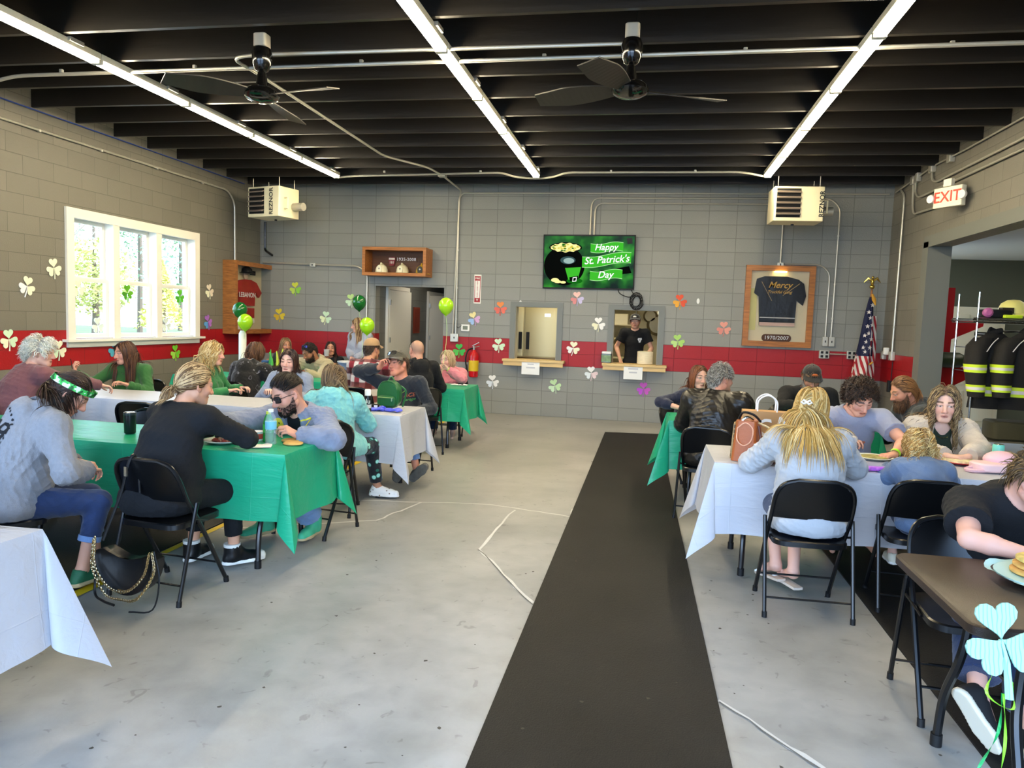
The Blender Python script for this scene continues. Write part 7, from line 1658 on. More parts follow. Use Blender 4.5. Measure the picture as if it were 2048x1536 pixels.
P2 = person('person in a black long-sleeved top with a low blonde bun, back to the camera', (-2.5, 3.70, 1.08), -12, (-20, 14, 0), sex='f', g=1.36, lean=12, hunch=12, seed=2, res=4.5, lid=.7, skin='#d8a080',
    R=dict(t=(.08, .44, .78), pole=(1, .25, -.35), curl=.7), L=dict(t=(-.06, .46, .79), pole=(-1, .1, -.4), curl=.7), legs={1: dict(t=(.14, .40, .085), toe=(.5, 1, 0)), -1: dict(t=(-.12, .34, .085), toe=(-.2, 1, 0))},
    shirt=dict(m=F_black, fit=.014, amp=.006, neck=.02), pants=dict(m=F_black, cuff=.22, leg=.042, fit=.008), shoe=dict(m=S_wb, high=1, sole=M_white, lace=M_white, toe=M_white),
    hair=dict(style='tail', c=['#8a6a44', '#c9a878', '#6a4e30', '#a5855a'], n=560, len=.12, tie=(0, -.126, -.045), tl=.13, tn=220, w=0.0050, vol=.1, scalp='#7a5c3a'), chairpos=(-2.46, 3.42, -6), chair_label='black folding chair nearest the camera on the left with the shoulder bag')
P3 = person('person in a patched denim jacket and dark glasses looking down beside the water bottle', (-2.28, 4.36, .972), 172, (-26, 22, 4), g=1.14, lean=15, hunch=20, seed=3, res=4, lid=.7, skin='#d9a088', headsize=1.06,
    R=dict(t=(-2.62, 4.02, .80), world=True, pole=(1, 0, -.5), curl=.6), L=dict(t=(-2.13, 4.2, .74), world=True, pole=(-1, -.1, -.12), curl=.75, d=(.45, .7, .5), n=(.8, .2, -.5)), legs={1: dict(t=(.2, .25, .1), toe=(.3, 1, 0)), -1: dict(t=(-.1, .14, .1), toe=(-.1, 1, 0))},
    shirt=dict(m=F_black, fit=.006), jacket=dict(m=F_denim, fit=.02, amp=.011, open=.055, collar=.018, cuff=.04, neck=.02), pants=dict(m=F_jeansl, fit=.03, leg=.06, cuff=.2, amp=.009), shoe=dict(m=S_teal, high=1, sole=S_gum, lace=S_teal),
    hair=dict(style='back', c=['#1c1410', '#2a1e16', '#120d0a'], n=620, len=.06, segs=7, minz=.042, grav=.03, w=0.0029, vol=.2, fade=.03, scalp='#3a2c27', part=0), beard=dict(c=['#1d1512', '#2a1e18'], n=500, len=.016, a=.7), brow='#1a120e', glass=dict(m=M_rubber, lens=mat('dark_lens', '#20242a', .05, alpha=.82), size=(.056, .042)), band=[(1, Bd, .012)], chair_label=CT+'person in the patched denim jacket')
P4 = person('person in a turquoise hoodie and patterned leggings with one foot in the aisle', (-2.43, 5.4, .99), 10, (38, 12, 0), sex='f', g=1.18, lean=14, hunch=14, seed=4, res=5.5, R=dict(t=(.1, .42, .76)), L=dict(t=(-.2, .44, .76)),
    legs={1: dict(t=(-2.15, 5.66, .085), world=True, pole=(.5, 1, .7), toe=(1, -.1, 0)), -1: dict(t=(-.16, .3, .08))}, shirt=dict(m=F_turq, hood=1, fit=.03, amp=.012, hem=.05, lap=1, name='hoodie'), pants=dict(m=F_leg, cuff=.12, leg=.044), shoe=dict(m=S_croc, sole=S_croc, solew=.03),
    hair=dict(style='long', c=['#5c4630', '#7a6144', '#8a7050', '#4a3624'], n=520, len=.42, cling=.85, vol=.2, w=0.0043, grav=.35, part=.01), chair_label=CT+'person in the turquoise hoodie')
P5 = person('white-haired person in a maroon top, back turned, reaching right over the white table', (-4.97, 5.25, 1.10), -22, (-45, 8, 0), sex='f', g=1.42, lean=12, hunch=12, seed=5, res=6, skin='#d9a890', R=dict(t=(-4.55, 5.82, .75), world=True, pole=(1, -.3, -.4)), L=dict(t=(-.15, .42, .75)), shirt=dict(m=F_maroon, fit=.016), pants=dict(m=F_jeansd),
    hair=dict(style='short', c=['#e8e2d2', '#d6cfbc', '#f2eee2'], n=700, len=.07, segs=6, curl=.006, cf=2, w=0.0043, vol=.28, grav=.15), glass={}, brow='#c8c0b0', chair_label=CT+'white-haired person in maroon')
P6 = person('person in a green sweater with long brown hair and glasses, right hand raised', (-5.21, 6.55, 1.04), 186, (-30, 8, 0), sex='f', g=1.3, lean=8, hunch=10, seed=6, res=5.5, skin='#d8a088', R=dict(t=(-5.55, 6.28, .84), world=True, pole=(.6, -.2, -1), d=(.1, .3, 1), n=(-.6, -.5, .2), curl=.8), L=dict(t=(-.12, .36, .74)), shirt=dict(m=F_green, fit=.014), pants=dict(m=F_jeansd),
    hair=dict(style='long', c=['#4a2e1e', '#5e3c26', '#38221a'], n=560, len=.46, segs=14, w=0.0043, vol=.12, grav=.36), glass={}, bust=1., chair_label=CT+'person in the green sweater by the window')
P7 = person('smiling person with long dark hair in a pale denim jacket behind the patched jacket', (-3.44, 6.6, 1.03), 182, (4, 6, -3), sex='f', g=1.06, lean=6, hunch=10, seed=7, res=5, lid=.78, skin='#e0b09c', lips='#b0605a', R=dict(t=(.12, .36, .74)), L=dict(t=(-.12, .36, .74)), shirt=dict(m=F_black, fit=.006, neck=.03, vneck=.03), jacket=dict(m=F_denimv, fit=.014, open=.06, collar=.014), pants=dict(m=F_jeansd),
    hair=dict(style='long', c=['#2e1a14', '#3c241a', '#241410'], n=520, len=.36, segs=12, w=0.0040, vol=.1, grav=.34), bust=.9, chair_label=CT+'smiling dark-haired person')
P8 = person('person with wavy blonde hair and a green top sitting in profile facing right', (-4.26, 6.6, 1.07), -78, (0, 4, 0), sex='f', g=1.15, lean=4, hunch=8, seed=8, res=6, skin='#e0a890', R=dict(t=(.15, .34, .72)), L=dict(t=(-.15, .36, .72)), shirt=dict(m=F_green2, fit=.016), pants=dict(m=F_jeansd), hair=dict(style='long', c=['#d8b878', '#c09a5a', '#e6cf9a', '#a57f48'], n=480, len=.26, curl=.012, cf=2.5, w=0.0047, vol=.26, grav=.3), shades=dict(), bust=1., chair_label=CT+'blonde person in green')
P9 = person('person in a black patterned hoodie with brown bobbed hair, back to the camera', (-4.37, 7.6, 1.03), -8, (-5, 16, 0), g=1.12, lean=10, hunch=16, seed=9, res=6.5, shirt=dict(m=F_print, hood=1, fit=.024, name='hoodie'), pants=dict(m=F_jeansd), hair=dict(style='long', c=['#4a3020', '#5c3e28', '#6e4a30'], n=420, len=.15, w=0.0047, vol=.24, grav=.3), chair_label=CT+'person in the black patterned hoodie')
P10 = person('person in a beige hoodie with blue sunglasses pushed up, head bowed', (-4.26, 8.72, 1.01), 176, (-24, 28, 0), g=1.16, lean=16, hunch=16, seed=10, res=6, lid=.9, skin='#9c6a4c', R=dict(t=(-4.42, 8.42, .80), world=True, curl=.9), L=dict(t=(-4.2, 8.42, .78), world=True, curl=.9), shirt=dict(m=F_beige, hood=1, fit=.024, amp=.009, name='hoodie'), pants=dict(m=F_jeansd), hair=dict(style='short', c=['#15100d', '#1e1612'], n=500, len=.03, segs=4, w=0.0029, vol=.06, grav=.05), beard=dict(c=['#1a1310', '#241a15'], n=500, len=.02), brow='#15100d', shades=dict(lens='#4a5ac8'), chair_label=CT+'person in the beige hoodie')
P11 = person('person with long light brown hair half hidden at the red wall', (-5.7, 10.82, .99), 175, (50, 8, 0), sex='f', seed=11, res=7.5, shirt=dict(m=F_char), pants=dict(m=F_jeansd), hair=dict(style='long', c=['#8a6a48', '#a58660', '#6e5238'], n=260, len=.34, w=0.0058, grav=.35), chair_label=CT+'long-haired person at the red wall')
P12 = person('dark-haired person drinking from a grey cup at the red wall', (-4.93, 10.82, .96), 184, (18, -4, 0), sex='f', seed=12, res=7, lid=.75, R=dict(t=(-4.9, 10.6, .80), world=True, d=(0, .3, 1), n=(-.9, .3, 0), curl=.7), shirt=dict(m=F_black), pants=dict(m=F_jeansd), hair=dict(style='long', c=['#2a1814', '#3a221a'], n=260, len=.3, w=0.0058, grav=.34), chair_label=CT+'person drinking from the grey cup')
t = thing('paper_cup', 'grey cup held up by the dark-haired person at the red wall', 'cup', (-4.88, 10.57, .86)); MB().lathe([(.035, 0), (.045, .1), (.047, .102), (.04, .09)], n=18).build('cup', mat('cup_grey', '#c2bdb2', .5), t)
P13 = person('standing person in a light grey hoodie with long ombre hair and glasses', (-4.49, 10.85, 1.35), 160, (-42, 10, 0), stand=.80, sex='f', g=1.12, lean=2, hunch=8, seed=13, res=6, skin='#dca890', R=dict(t=(.0, .26, .84), curl=.8), L=dict(t=(-.06, .27, .83), curl=.8), shirt=dict(m=F_lgrey, hood=1, fit=.024, amp=.008, hem=.05, name='hoodie'), pants=dict(m=F_jeansd), shoe=dict(m=S_blk), hair=dict(style='long', c=['#b08a58', '#c9a878', '#6a4a30', '#8a6840'], scalp='#2a1c14', n=420, len=.42, segs=13, w=0.0047, vol=.1, grav=.36), glass={}, bust=1.)
P14 = person('person in a tan cap and red plaid shirt, back to the camera', (-3.0, 7.65, 1.13), -4, (-12, 4, 0), g=1.14, lean=8, hunch=10, seed=14, res=6, R=dict(t=(.14, .42, .76)), L=dict(t=(-.14, .42, .76)), shirt=dict(m=F_plaid, fit=.018, collar=.016), pants=dict(m=F_jeansd), hair=dict(style='short', c=['#3a2c22', '#4a3a2c'], n=260, len=.03, segs=4, vol=.04), cap=dict(m=C_tan), chair_label=CT+'person in the red plaid shirt')
P15 = person('smiling person in an olive cap and dark shirt resting his head on his hand', (-2.32, 6.6, 1.05), 176, (-22, -6, 12), g=1.2, lean=-6, hunch=10, side=4, seed=15, res=5, lid=.75, skin='#cf8a6e', R=dict(t=(-2.47, 6.5, 1.02), world=True, pole=(1, -.1, -.15), d=(-.5, .1, .9), n=(-.8, .2, -.4), curl=.75), L=dict(t=(-.2, .26, .62)),
    legs={1: dict(t=(-2.12, 6.12, .12), world=True, toe=(-.25, .3, 1)), -1: dict(t=(-1.98, 6.2, .11), world=True, toe=(-.8, .3, .75))}, shirt=dict(m=fab('tee_dark', '#151d28'), fit=.016, neck=.016), pants=dict(m=F_jeansl, cuff=.25), shoe=dict(m=S_boot, sole=S_boot, high=1, up={1: (0, -1, .3), -1: (0, -1, .35)}), hair=dict(style='short', c=['#5a4430', '#6e5640'], n=300, len=.05, segs=5), cap=dict(m=C_camo, yaw=.15), shades=dict(dy=.0, dz=.075, tilt=.35), lips='#b85a50', chair_label=CT+'smiling person in the olive cap')
P16 = person('balding person in black with sunglasses on his head beyond the olive cap', (-2.55, 7.86, 1.13), 34, (12, 0, 0), g=1.06, lean=4, hunch=10, seed=16, res=6, skin='#d49a80', shirt=dict(m=F_black, hood=1, fit=.02, name='hoodie'), pants=dict(m=F_jeansl, cuff=.2), shoe=dict(m=S_blk, high=1, sole=S_blk), hair=dict(style='none', c=['#6a5a4a'], fade=-.02, scalp='#a88670'), shades=dict(dy=-.03, dz=.03, tilt=.95), chair_label='black folding chair beside the far green tablecloth with jeans legs below it')
P17 = person('person in a pink sweatshirt opening a bottle at the far green table', (-2.5, 8.98, .98), 184, (-28, 6, 0), sex='f', g=1.22, lean=6, hunch=12, seed=17, res=5.5, lid=.6, skin='#e0b4a0', R=dict(t=(-2.58, 8.72, .80), world=True, curl=.8, d=(-.3, .3, .8), n=(-.7, .5, 0)), L=dict(t=(-2.43, 8.74, .88), world=True, curl=.85, d=(.6, .2, .5), n=(.3, .7, -.4), pole=(-1, 0, -.7)), shirt=dict(m=F_pink, fit=.024, amp=.01, name='sweatshirt'), pants=dict(m=F_jeansd), hair=dict(style='long', c=['#c4a880', '#d8c29c', '#9a8058'], n=420, len=.16, w=0.0043, vol=.12, grav=.34), shades=dict(), band=[(-1, Bd, .012)], bust=1., chair_label=CT+'person in the pink sweatshirt')
bottle(-2.52, 8.68, 'small bottle with a pink label held by the person in pink', mat('label_pink', '#d8b0c8', .4), z=.755, h=.17)
P18 = person('person in a black t-shirt, cap and glasses standing inside the right serving window', (-.22, 12.1, 1.56), 180, (-4, 2, 2), stand=.90, g=1.05, lean=4, hunch=6, seed=18, res=5.5, lid=.68, skin='#dfa98c', R=dict(t=(.22, .16, .94), pole=(.9, -.5, -.3)), L=dict(t=(-.2, .2, .95), pole=(-.9, -.5, -.3)), shirt=dict(m=F_black, sleeve='short', fit=.014), pants=dict(m=F_jeansd), shoe=dict(m=S_blk), hair=dict(style='short', c=['#5a3a28', '#6e4a32'], n=320, len=.05, segs=5, vol=.1), glass={}, cap=dict(m=C_black, patch=C_white), beard=dict(c=['#7a5038'], a=.35), brow='#5a3a28')
P19 = person('person with auburn hair in a navy top leaning on the green table corner', (.5, 7.22, 1.02), -138, (-18, 4, 0), sex='f', g=1.15, lean=4, hunch=10, seed=19, res=5.5, skin='#dca890', R=dict(t=(.33, 6.93, .745), world=True, pole=(1, -.4, -.2), d=(.3, .9, -.1)), L=dict(t=(-.1, .36, .72)), shirt=dict(m=F_navy, cuff=.4, fit=.012), pants=dict(m=F_jeansd), hair=dict(style='long', c=['#6a3c22', '#804a2a', '#54301c'], n=420, len=.28, w=0.0043, vol=.12, grav=.34), shades=dict(), chair_label=CT+'auburn-haired person in navy')
P20 = person('grey-haired person in a black leather jacket, back to the camera', (.6, 6.1, 1.09), -14, (-42, 4, 0), g=1.24, lean=8, hunch=12, seed=20, res=5.5, skin='#cf9478', R=dict(t=(.12, .44, .76), pole=(1, -.1, -.5)), L=dict(t=(-.14, .44, .76)), shirt=dict(m=F_char), jacket=dict(m=F_leather, fit=.024, amp=.009, collar=.018, name='leather_jacket', hem=.0), pants=dict(m=F_jeansd, cuff=.15), shoe=dict(m=S_blk, sole=M_white), hair=dict(style='short', c=['#8a8478', '#a8a294', '#6a655c', '#bdb8ac'], n=720, len=.045, segs=5, w=0.0032, vol=.14, grav=.12), chair_label='black folding chair under the leather jacket at the aisle end of the right green table')
P21 = person('person in a black cap with a long grey beard, eating behind the green table', (1.54, 7.3, 1.06), 182, (2, 26, 0), g=1.3, lean=12, hunch=12, seed=21, res=5.5, lid=.9, skin='#c48a6c', R=dict(t=(1.42, 6.98, .84), world=True, pole=(1, -.2, -.6), d=(-.7, .4, .3), curl=.8), L=dict(t=(-.1, .36, .74)), shirt=dict(m=F_black, fit=.018, cuff=.32), pants=dict(m=F_jeansd), hair=dict(style='short', c=['#5a4430', '#6a5238'], n=300, len=.06, segs=5), beard=dict(c=['#8a8076', '#a89e90', '#6a5a4a', '#54402e'], n=700, len=.11), cap=dict(m=C_black, patch=C_or), chair_label=CT+'bearded person in the black cap')
P22 = person('person in a white sweater with long clipped blonde hair, back to the camera', (.92, 4.3, 1.06), 2, (-26, 16, 0), sex='f', g=1.18, lean=4, hunch=14, seed=22, res=4.5, lid=.7, skin='#e2b09c', R=dict(t=(.16, .42, .76), pole=(1, -.2, -.6)), L=dict(t=(-.12, .42, .76), pole=(-1, -.2, -.6)), legs={1: dict(t=(-.02, .16, .12), toe=(-.4, 1, 0)), -1: dict(t=(-.1, .24, .13), toe=(-.5, 1, -.1))}, shirt=dict(m=F_white, fit=.026, amp=.010, hem=.02, name='sweater'), pants=dict(m=F_jeans, cuff=.4), shoe=None,
    hair=dict(style='long', c=['#cfa860', '#b8904a', '#e0c488', '#a07c40'], n=900, len=.45, segs=14, w=0.0044, vol=.22, grav=.30, part=0., cling=.85, fwd=-1.3), chairpos=(.885, 4.09, 2), chair_label='black folding chair under the blonde person in the white sweater')
P23 = person('person with dark curly hair in a pale blue t-shirt looking down at the table', (1.44, 5.3, 1.06), 180, (16, 36, 8), g=1.16, lean=16, hunch=16, seed=23, res=4, lid=.95, skin='#dba48c', R=dict(t=(.1, .36, .75), curl=.6), L=dict(t=(1.58, 4.97, .735), world=True, pole=(-1, .1, -.2), d=(.8, .5, -.05), curl=.5), shirt=dict(m=F_bluetee, sleeve='short', fit=.018, amp=.008), pants=dict(m=F_jeansd), hair=dict(style='fringe', c=['#2a1c14', '#3c281a', '#1e140e'], n=620, len=.06, segs=9, curl=.012, cf=1.8, w=0.0036, vol=.18, grav=.12, fade=.03, scalp='#4a352a'), brow='#241812', band=[(-1, Bd, .012)], chair_label=CT+'curly-haired person in pale blue')
P24 = person('bearded person with long tied brown hair in dark grey, in profile facing left', (2.05, 6.35, 1.04), 96, (4, 22, 0), g=1.12, lean=14, hunch=16, seed=24, res=5.5, skin='#c98e70', R=dict(t=(.1, .38, .74)), L=dict(t=(-.12, .4, .74)), shirt=dict(m=F_char, hood=1, fit=.022, name='hoodie'), pants=dict(m=F_jeansd), hair=dict(style='back', c=['#7a5230', '#94683e', '#5e3e24'], n=480, len=.2, w=0.0040, grav=.16, vol=.1), beard=dict(c=['#5e4028', '#6e4c30', '#4a3220'], n=500, len=.06), shades=dict(dy=-.03, dz=.03, tilt=.95), chair_label=CT+'bearded long-haired person in dark grey')
P25 = person('person with long curly dark blonde hair in a cream cardigan facing the camera', (1.99, 5.35, 1.04), 178, (-14, 8, 0), sex='f', g=1.12, lean=10, hunch=12, seed=25, res=4, lid=.45, gaze=(-.6, -.5), skin='#e4b8a2', lips='#b3685e', brow='#4a3424', R=dict(t=(1.9, 5.0, .745), world=True, pole=(.5, -.3, -1), d=(-.9, .4, 0)), L=dict(t=(2.02, 5.0, .745), world=True, pole=(-1, -.1, -.3), d=(.95, .3, 0)), shirt=dict(m=F_dgreen, fit=.004, sleeve='none', neck=.022, vneck=.02, name='top'), jacket=dict(m=F_cream, fit=.02, amp=.008, open=.06, name='cardigan', neck=.03), pants=dict(m=F_jeansd),
    hair=dict(style='long', c=['#8a7048', '#a88c60', '#5e4a34', '#c4aa7c', '#4a3828'], scalp='#3a2c20', n=760, len=.38, segs=22, curl=.014, cf=3.4, w=0.0030, vol=.26, grav=.3), bust=1., chair_label=CT+'curly-haired person in the cream cardigan')
P26 = person('small child with blonde curls in a denim jacket, back to the camera', (1.56, 4.5, .86), -4, (12, 22, 0), s=.68, headsize=1.18, sex='f', g=1.1, lean=16, hunch=14, seed=26, res=4.5, seat=.41, skin='#e8b8a4', R=dict(t=(.1, .26, .74)), L=dict(t=(-.12, .26, .74)), legs={1: dict(t=(.2, .16, .30), pole=(1, .6, .2), toe=(1, .2, 0)), -1: dict(t=(-.1, .2, .22), toe=(0, 1, 0))}, shirt=dict(m=F_denimc, fit=.022, amp=.009, collar=.02, name='denim_jacket'), pants=dict(m=F_jeans, fit=.018), shoe=dict(m=S_ivory), hair=dict(style='long', c=['#c49a56', '#d8b878', '#a87e42', '#e4cc98'], n=420, len=.15, segs=12, curl=.014, cf=2.2, w=0.0040, vol=.2, grav=.28), chairpos=(1.52, 4.29, -3), chair_label='black folding chair under the small child in denim')
P27 = person('person in a black t-shirt leaning on the bare table at the right edge', (1.51, 3.07, .96), 182, (22, 34, 0), g=1.24, lean=26, hunch=22, seed=27, res=4.5, lid=.9, skin='#e2ae9a', R=dict(t=(1.40, 2.79, .735), world=True, pole=(1, .25, -.2), d=(-1, .15, 0), curl=.5), L=dict(t=(1.58, 2.72, .735), world=True, pole=(-1, 0, -.3)), legs={1: dict(t=(1.235, 2.80, .21), world=True, toe=(-.55, .1, -.83)), -1: dict(t=(1.43, 2.8, .085), world=True, toe=(.25, 1, 0))}, shirt=dict(m=F_black, sleeve='short', fit=.022, amp=.004), pants=dict(m=F_jeans, cuff=.16, fit=.025, leg=.055), shoe=dict(m=S_van, sole=S_ivory, lace=M_white, up={1: (-.75, -.49, .44)}), hair=dict(style='short', c=['#6a5236', '#86683f', '#4a3826'], n=560, len=.08, segs=6, w=0.0036, vol=.2), band=[(1, M_rubber, .014)], chairpos=(1.32, 3.12, 176), chair_label='black folding chair behind the bare brown table at the lower right')
# prints and patches
def loc3(v): return tuple(float(a) for a in v)
def back_decal(p, which, body, size, m, dz=0., dx=0., **k):
    c = p['C']*.5+p['N']*.5+p['d2']*dz+p['r']*dx; decal(p, which, body, size, m, loc3(c), loc3(p['f']), loc3(p['d2']), **k)
def front_decal(p, which, body, size, m, dz=0., dx=0., **k):
    c = p['C']*.5+p['N']*.5+p['d2']*dz+p['r']*dx; decal(p, which, body, size, m, loc3(c), loc3(-p['f']), loc3(p['d2']), **k)
I_blk = mat('print_black', '#14161c', .8); I_wht = mat('print_white', '#d9dce0', .8); I_yel = mat('patch_yellow', '#f0d83a', .7); I_or = mat('print_orange', '#d07a5a', .8)
back_decal(P1, 'sh', '29', .15, I_blk, -.10, .04, name='print_number')
ring = [(math.cos(a), math.sin(a)*1.15) for a in np.linspace(-.3, PI+.3, 30)]
for i, a in enumerate(np.linspace(-.5, PI+.5, 22)): back_decal(P1, 'sh', fan_poly([(.4*math.cos(b), .55*math.sin(b)) for b in np.linspace(0, 2*PI, 7)[:-1]]), .014, I_blk, -.10+.13*math.sin(a), .11*math.cos(a), name='print_arc_mark')
back_decal(P1, 'sh', 'fraser  ind.', .035, mat('print_grey', '#5c636c', .8), -.20, name='print_text')
circ = [(math.cos(a), math.sin(a)) for a in np.linspace(0, 2*PI, 25)[:-1]]
front_decal(P3, 'jk', fan_poly(circ), .042, I_yel, .045, .112, name='smiley_patch')
for x, z in ((.100, .062), (.125, .062)): front_decal(P3, 'jk', fan_poly([(.5*a, b) for a, b in circ]), .008, I_blk, z-.008, x, off=.006, name='patch_eye')
front_decal(P3, 'jk', ([(-1, .0), (-.5, -.5), (.5, -.5), (1, 0), (.6, -.8), (-.6, -.8)], [(0, 1, 5), (1, 2, 4, 5), (2, 3, 4)]), .02, I_blk, .034, .112, off=.006, name='patch_smile')
for k in range(9):
    a = 2*PI*k/9; pt_ = [(math.cos(a)*r_+math.cos(a+PI/2)*w_, math.sin(a)*r_+math.sin(a+PI/2)*w_) for r_, w_ in ((.3, 0), (.7, .18), (1, 0), (.7, -.18))]
    front_decal(P3, 'jk', fan_poly(pt_), .036, I_wht, .02, -.115, name='daisy_petal')
front_decal(P3, 'jk', fan_poly(circ), .01, I_yel, .02, -.115, off=.006, name='daisy_centre')
front_decal(P3, 'jk', ([(-1, -.3), (-.3, -.12), (.4, .1), (1, .4), (1, .5), (.4, .22), (-.3, .0), (-1, -.18)], [(0, 1, 6, 7), (1, 2, 5, 6), (2, 3, 4, 5)]), .075, I_yel, .09, -.12, name='yellow_stripe')
front_decal(P23, 'sh', fan_poly([(math.cos(a)*(.7+.3*math.sin(3*a)), .7*math.sin(a)) for a in np.linspace(0, 2*PI, 20)[:-1]]), .035, I_or, -.09, -.06, name='print_shape')
front_decal(P23, 'sh', 'RW', .035, I_blk, -.10, -.05, off=.006, name='print_text')
front_decal(P18, 'sh', fan_poly([(-.8, 1), (.8, 1), (1, .4), (.5, -.3), (.4, -1), (-.4, -1), (-.5, -.3), (-1, .4)]), .035, I_wht, -.05, -.085, name='badge_print'); front_decal(P18, 'sh', 'F', .04, I_blk, -.05, -.085, off=.006, name='badge_mark')
front_decal(P15, 'sh', 'ACE', .05, mat('print_red', '#b05a3a', .8), -.06, -.11, name='print_text', shear=.3); front_decal(P15, 'sh', 'garage', .035, mat('print_green', '#4a8a4a', .8), -.10, -.11, name='print_text', shear=.3)
def neck_loop(p, m, rr=.003, drop=.1, wid=.075, name='necklace', off=.02):
    """string round the neck lying on the chest"""
    pts = []
    for t in np.linspace(0, 2*PI, 26)[:-1]:
        k = .5+.5*math.cos(t); q_ = p['N']+p['r']*wid*math.sin(t)+p['f']*((.075+off)*math.cos(t)+.01)-p['d2']*(drop*k**1.5-.012); pts.append(loc3(q_))
    g_ = p['jk'] if False else p['sh']; bv = BVHTree.FromPolygons([v.co.copy() for v in g_.data.vertices], [tuple(q.vertices) for q in g_.data.polygons]); out = []
    for q_ in pts:
        h_ = bv.find_nearest(Vector(q_)); d_ = (Vector(q_)-h_[0]); out.append(h_[0]+h_[1]*.006 if h_[0] is not None and (d_.dot(h_[1]) < .006 or d_.length < .05) else Vector(q_))
    MB().tube(out, rr, 5, closed=True).build(name, m, p['o'])
neck_loop(P15, mat('lanyard_green', '#7fae3c', .6), .0035, .14, .08)
neck_loop(P25, M_brass, .0015, .07, .06); neck_loop(P6, M_chrome, .0015, .06, .06)
# headband of the person in grey, hair clip of the blonde
def hpv(p, x, y, z): return Vector(p['hp'](x, y, z))
q = MB(); P_ = []
for i in range(25):
    a = 2*PI*i/24
    for dz in (-.017, .017): P_.append(hpv(P1, .0925*math.cos(a), .121*math.sin(a)-.01, .055+dz+.02*math.sin(a)))
q.grid(P_, 25, 2); q.build('headband', ramp_mat(mat('headband_green', '#3fae4a', .7), 'ShaderNodeTexNoise', [(0, '#1d5a2a'), (.47, '#3fb850'), (.58, '#d8e8d8')], 30), P1['o'])
q = MB(); q.tube([hpv(P1, .084, -.005, -.04), hpv(P1, .09, -.006, -.04)], .011, 12); q.build('ear_gauge', M_rubber, P1['o'])
q = MB()
for s_ in (-1, 1): q.tube([hpv(P22, 0, -.14, .02), hpv(P22, s_*.018, -.15, .03), hpv(P22, s_*.03, -.145, .018), hpv(P22, s_*.014, -.15, .008), hpv(P22, 0, -.14, .02)], .006, 6)
q.build('hair_clip', M_paper, P22['o'])
# bare feet in thong sandals under the blonde
for sd in (1, -1):
    l = P22['lg'][sd]; a = l['a']; t_ = l['toe']; s_ = np.cross(t_, V3(0, 0, 1)); q = MB(); pts = [(a+t_*u*.94+s_*v*.94-V3(0, 0, .066)) for u, v in ((-.06, -.03), (-.065, 0), (-.06, .03), (.05, .034), (.14, .042), (.18, .02), (.18, -.02), (.14, -.04), (.05, -.03))]
    n_ = len(pts); q.add([loc3(v) for v in pts]+[loc3(v-V3(0, 0, .014)) for v in pts], [tuple(range(n_)), tuple(range(2*n_-1, n_-1, -1))]+[(i, n_+i, n_+(i+1) % n_, (i+1) % n_) for i in range(n_)]); so = q.build('sandal', S_san, P22['o'])
    MB().tube([loc3(a+t_*.13+s_*.045-V3(0, 0, .06)), loc3(a+t_*.1-V3(0, 0, .035)), loc3(a+t_*.13-s_*.045-V3(0, 0, .06))], .006, 6).build('strap', M_paper, so)
# phone held by the person in black; fork of the green sweater
a_ = P2['arms'][1]; t = thing('phone', 'dark phone held by the person in the black top', 'phone', tuple(P2['org']+P2['cz']@(a_['W']+a_['hd']*.1+V3(-.02, 0, .025))), .5); MB().rbox((0, 0, 0), (.075, .15, .009), .012, Matrix.Rotation(.9, 3, 'X')).build('case', M_rubber, t); MB().box((0, -.005, .0065), (.066, .138, .002), Matrix.Rotation(.9, 3, 'X')).build('screen', mat('phone_screen', '#1a2230', .1), t, smooth=False)
t = thing('fork', 'black plastic fork in the raised hand of the person in green', 'fork', (-5.55, 6.24, .93)); MB().tube([(0, 0, -.05), (0, -.02, .05)], .004, 5).build('handle', M_rubber, t)
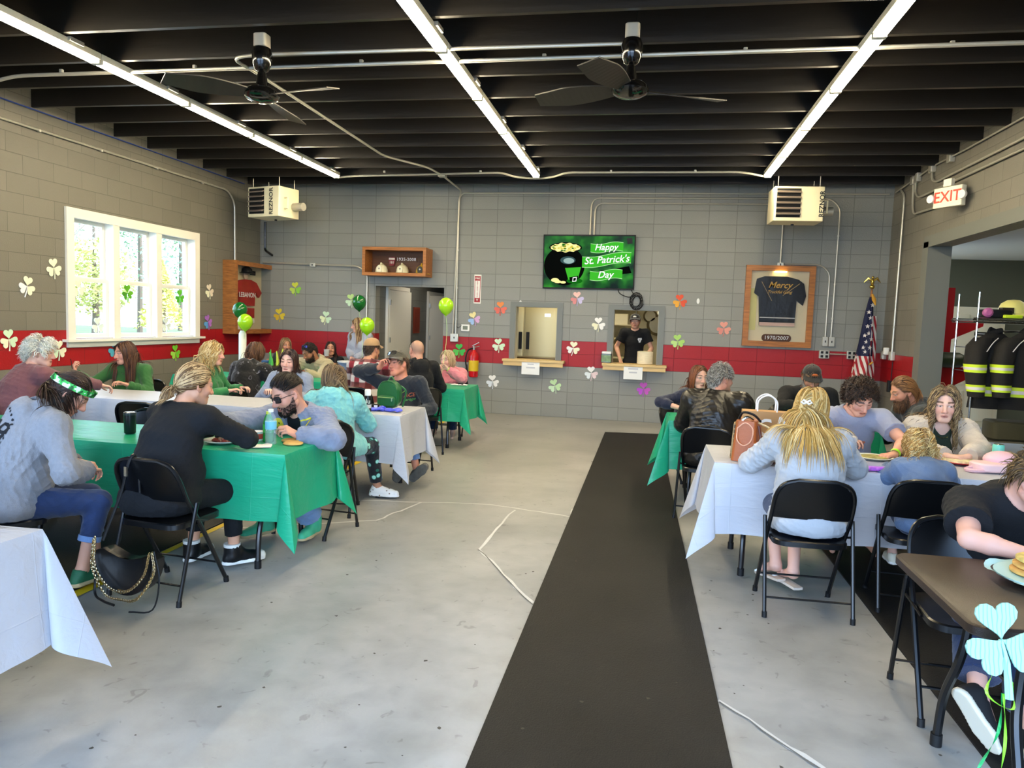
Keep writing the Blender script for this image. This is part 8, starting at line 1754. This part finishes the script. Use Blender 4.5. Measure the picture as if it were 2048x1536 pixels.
# ================================================================== LIGHT, SKY, CAMERA
w = bpy.data.worlds.new('sky'); SC.world = w; w.use_nodes = True
N = w.node_tree.nodes; L = w.node_tree.links; bg = N['Background']
tc = N.new('ShaderNodeTexCoord'); sx = N.new('ShaderNodeSeparateXYZ'); L.new(tc.outputs['Generated'], sx.inputs[0])
cr = N.new('ShaderNodeValToRGB'); cr.color_ramp.elements[0].position = 0; cr.color_ramp.elements[0].color = (.60, .77, 1, 1); cr.color_ramp.elements[1].position = .6; cr.color_ramp.elements[1].color = (.34, .58, 1, 1)
L.new(sx.outputs[2], cr.inputs[0]); L.new(cr.outputs[0], bg.inputs['Color']); bg.inputs['Strength'].default_value = SKY
def lamp(name, kind, loc, rot, **kw):
    d = bpy.data.lights.new(name, kind); o = bpy.data.objects.new(name, d); COL.objects.link(o); o.location = loc; o.rotation_euler = rot
    for k, v in kw.items(): setattr(d, k, v)
    return o
sun = lamp('sun', 'SUN', (20, 30, 20), (0, 0, 0), energy=SUN, angle=.01, color=(1, .92, .78))
sun.rotation_euler = Vector((-.75, -.35, -.55)).to_track_quat('-Z', 'Y').to_euler()
for x, wd in ((-4.1, 3.6), (.5, 4.4)):       # daylight portals in the open bay doors
    o = lamp('door_portal', 'AREA', (x, -.8, 1.65), (PI/2, 0, 0), shape='RECTANGLE', size=wd, size_y=3.3); o.data.cycles.is_portal = True
o = lamp('window_portal', 'AREA', (XL-.22, 8.49, 1.83), (0, -PI/2, 0), shape='RECTANGLE', size=1.5, size_y=2.4); o.data.cycles.is_portal = True
cam = bpy.data.cameras.new('camera'); co = bpy.data.objects.new('camera', cam); COL.objects.link(co); SC.camera = co
cam.sensor_fit = 'HORIZONTAL'; cam.sensor_width = 36; cam.lens = 1456.6*36/2048; cam.clip_start = .05
ya, pi_, ro = .1820, .0862, .0351
r = Vector((math.cos(ya), math.sin(ya), 0)); f = Vector((-math.sin(ya), math.cos(ya), 0)); u = Vector((0, 0, 1))
f2 = f*math.cos(pi_)-u*math.sin(pi_); u2 = u*math.cos(pi_)+f*math.sin(pi_)
r2 = r*math.cos(ro)+u2*math.sin(ro); u3 = u2*math.cos(ro)-r*math.sin(ro)
M = Matrix.Identity(4)
for i in range(3): M[i][0] = r2[i]; M[i][1] = u3[i]; M[i][2] = -f2[i]
M[2][3] = 1.5
co.matrix_world = M
SC.view_settings.view_transform = 'Standard'; SC.view_settings.look = 'None'; SC.view_settings.gamma = 1; SC.view_settings.use_curve_mapping = False
SC.view_settings.exposure = EXPO
c = SC.cycles; c.max_bounces = 6; c.diffuse_bounces = 4; c.glossy_bounces = 3; c.transmission_bounces = 4; c.transparent_max_bounces = 12; c.sample_clamp_indirect = 6; c.caustics_reflective = False; c.caustics_refractive = False; c.use_denoising = True; c.use_adaptive_sampling = True; c.adaptive_threshold = .025
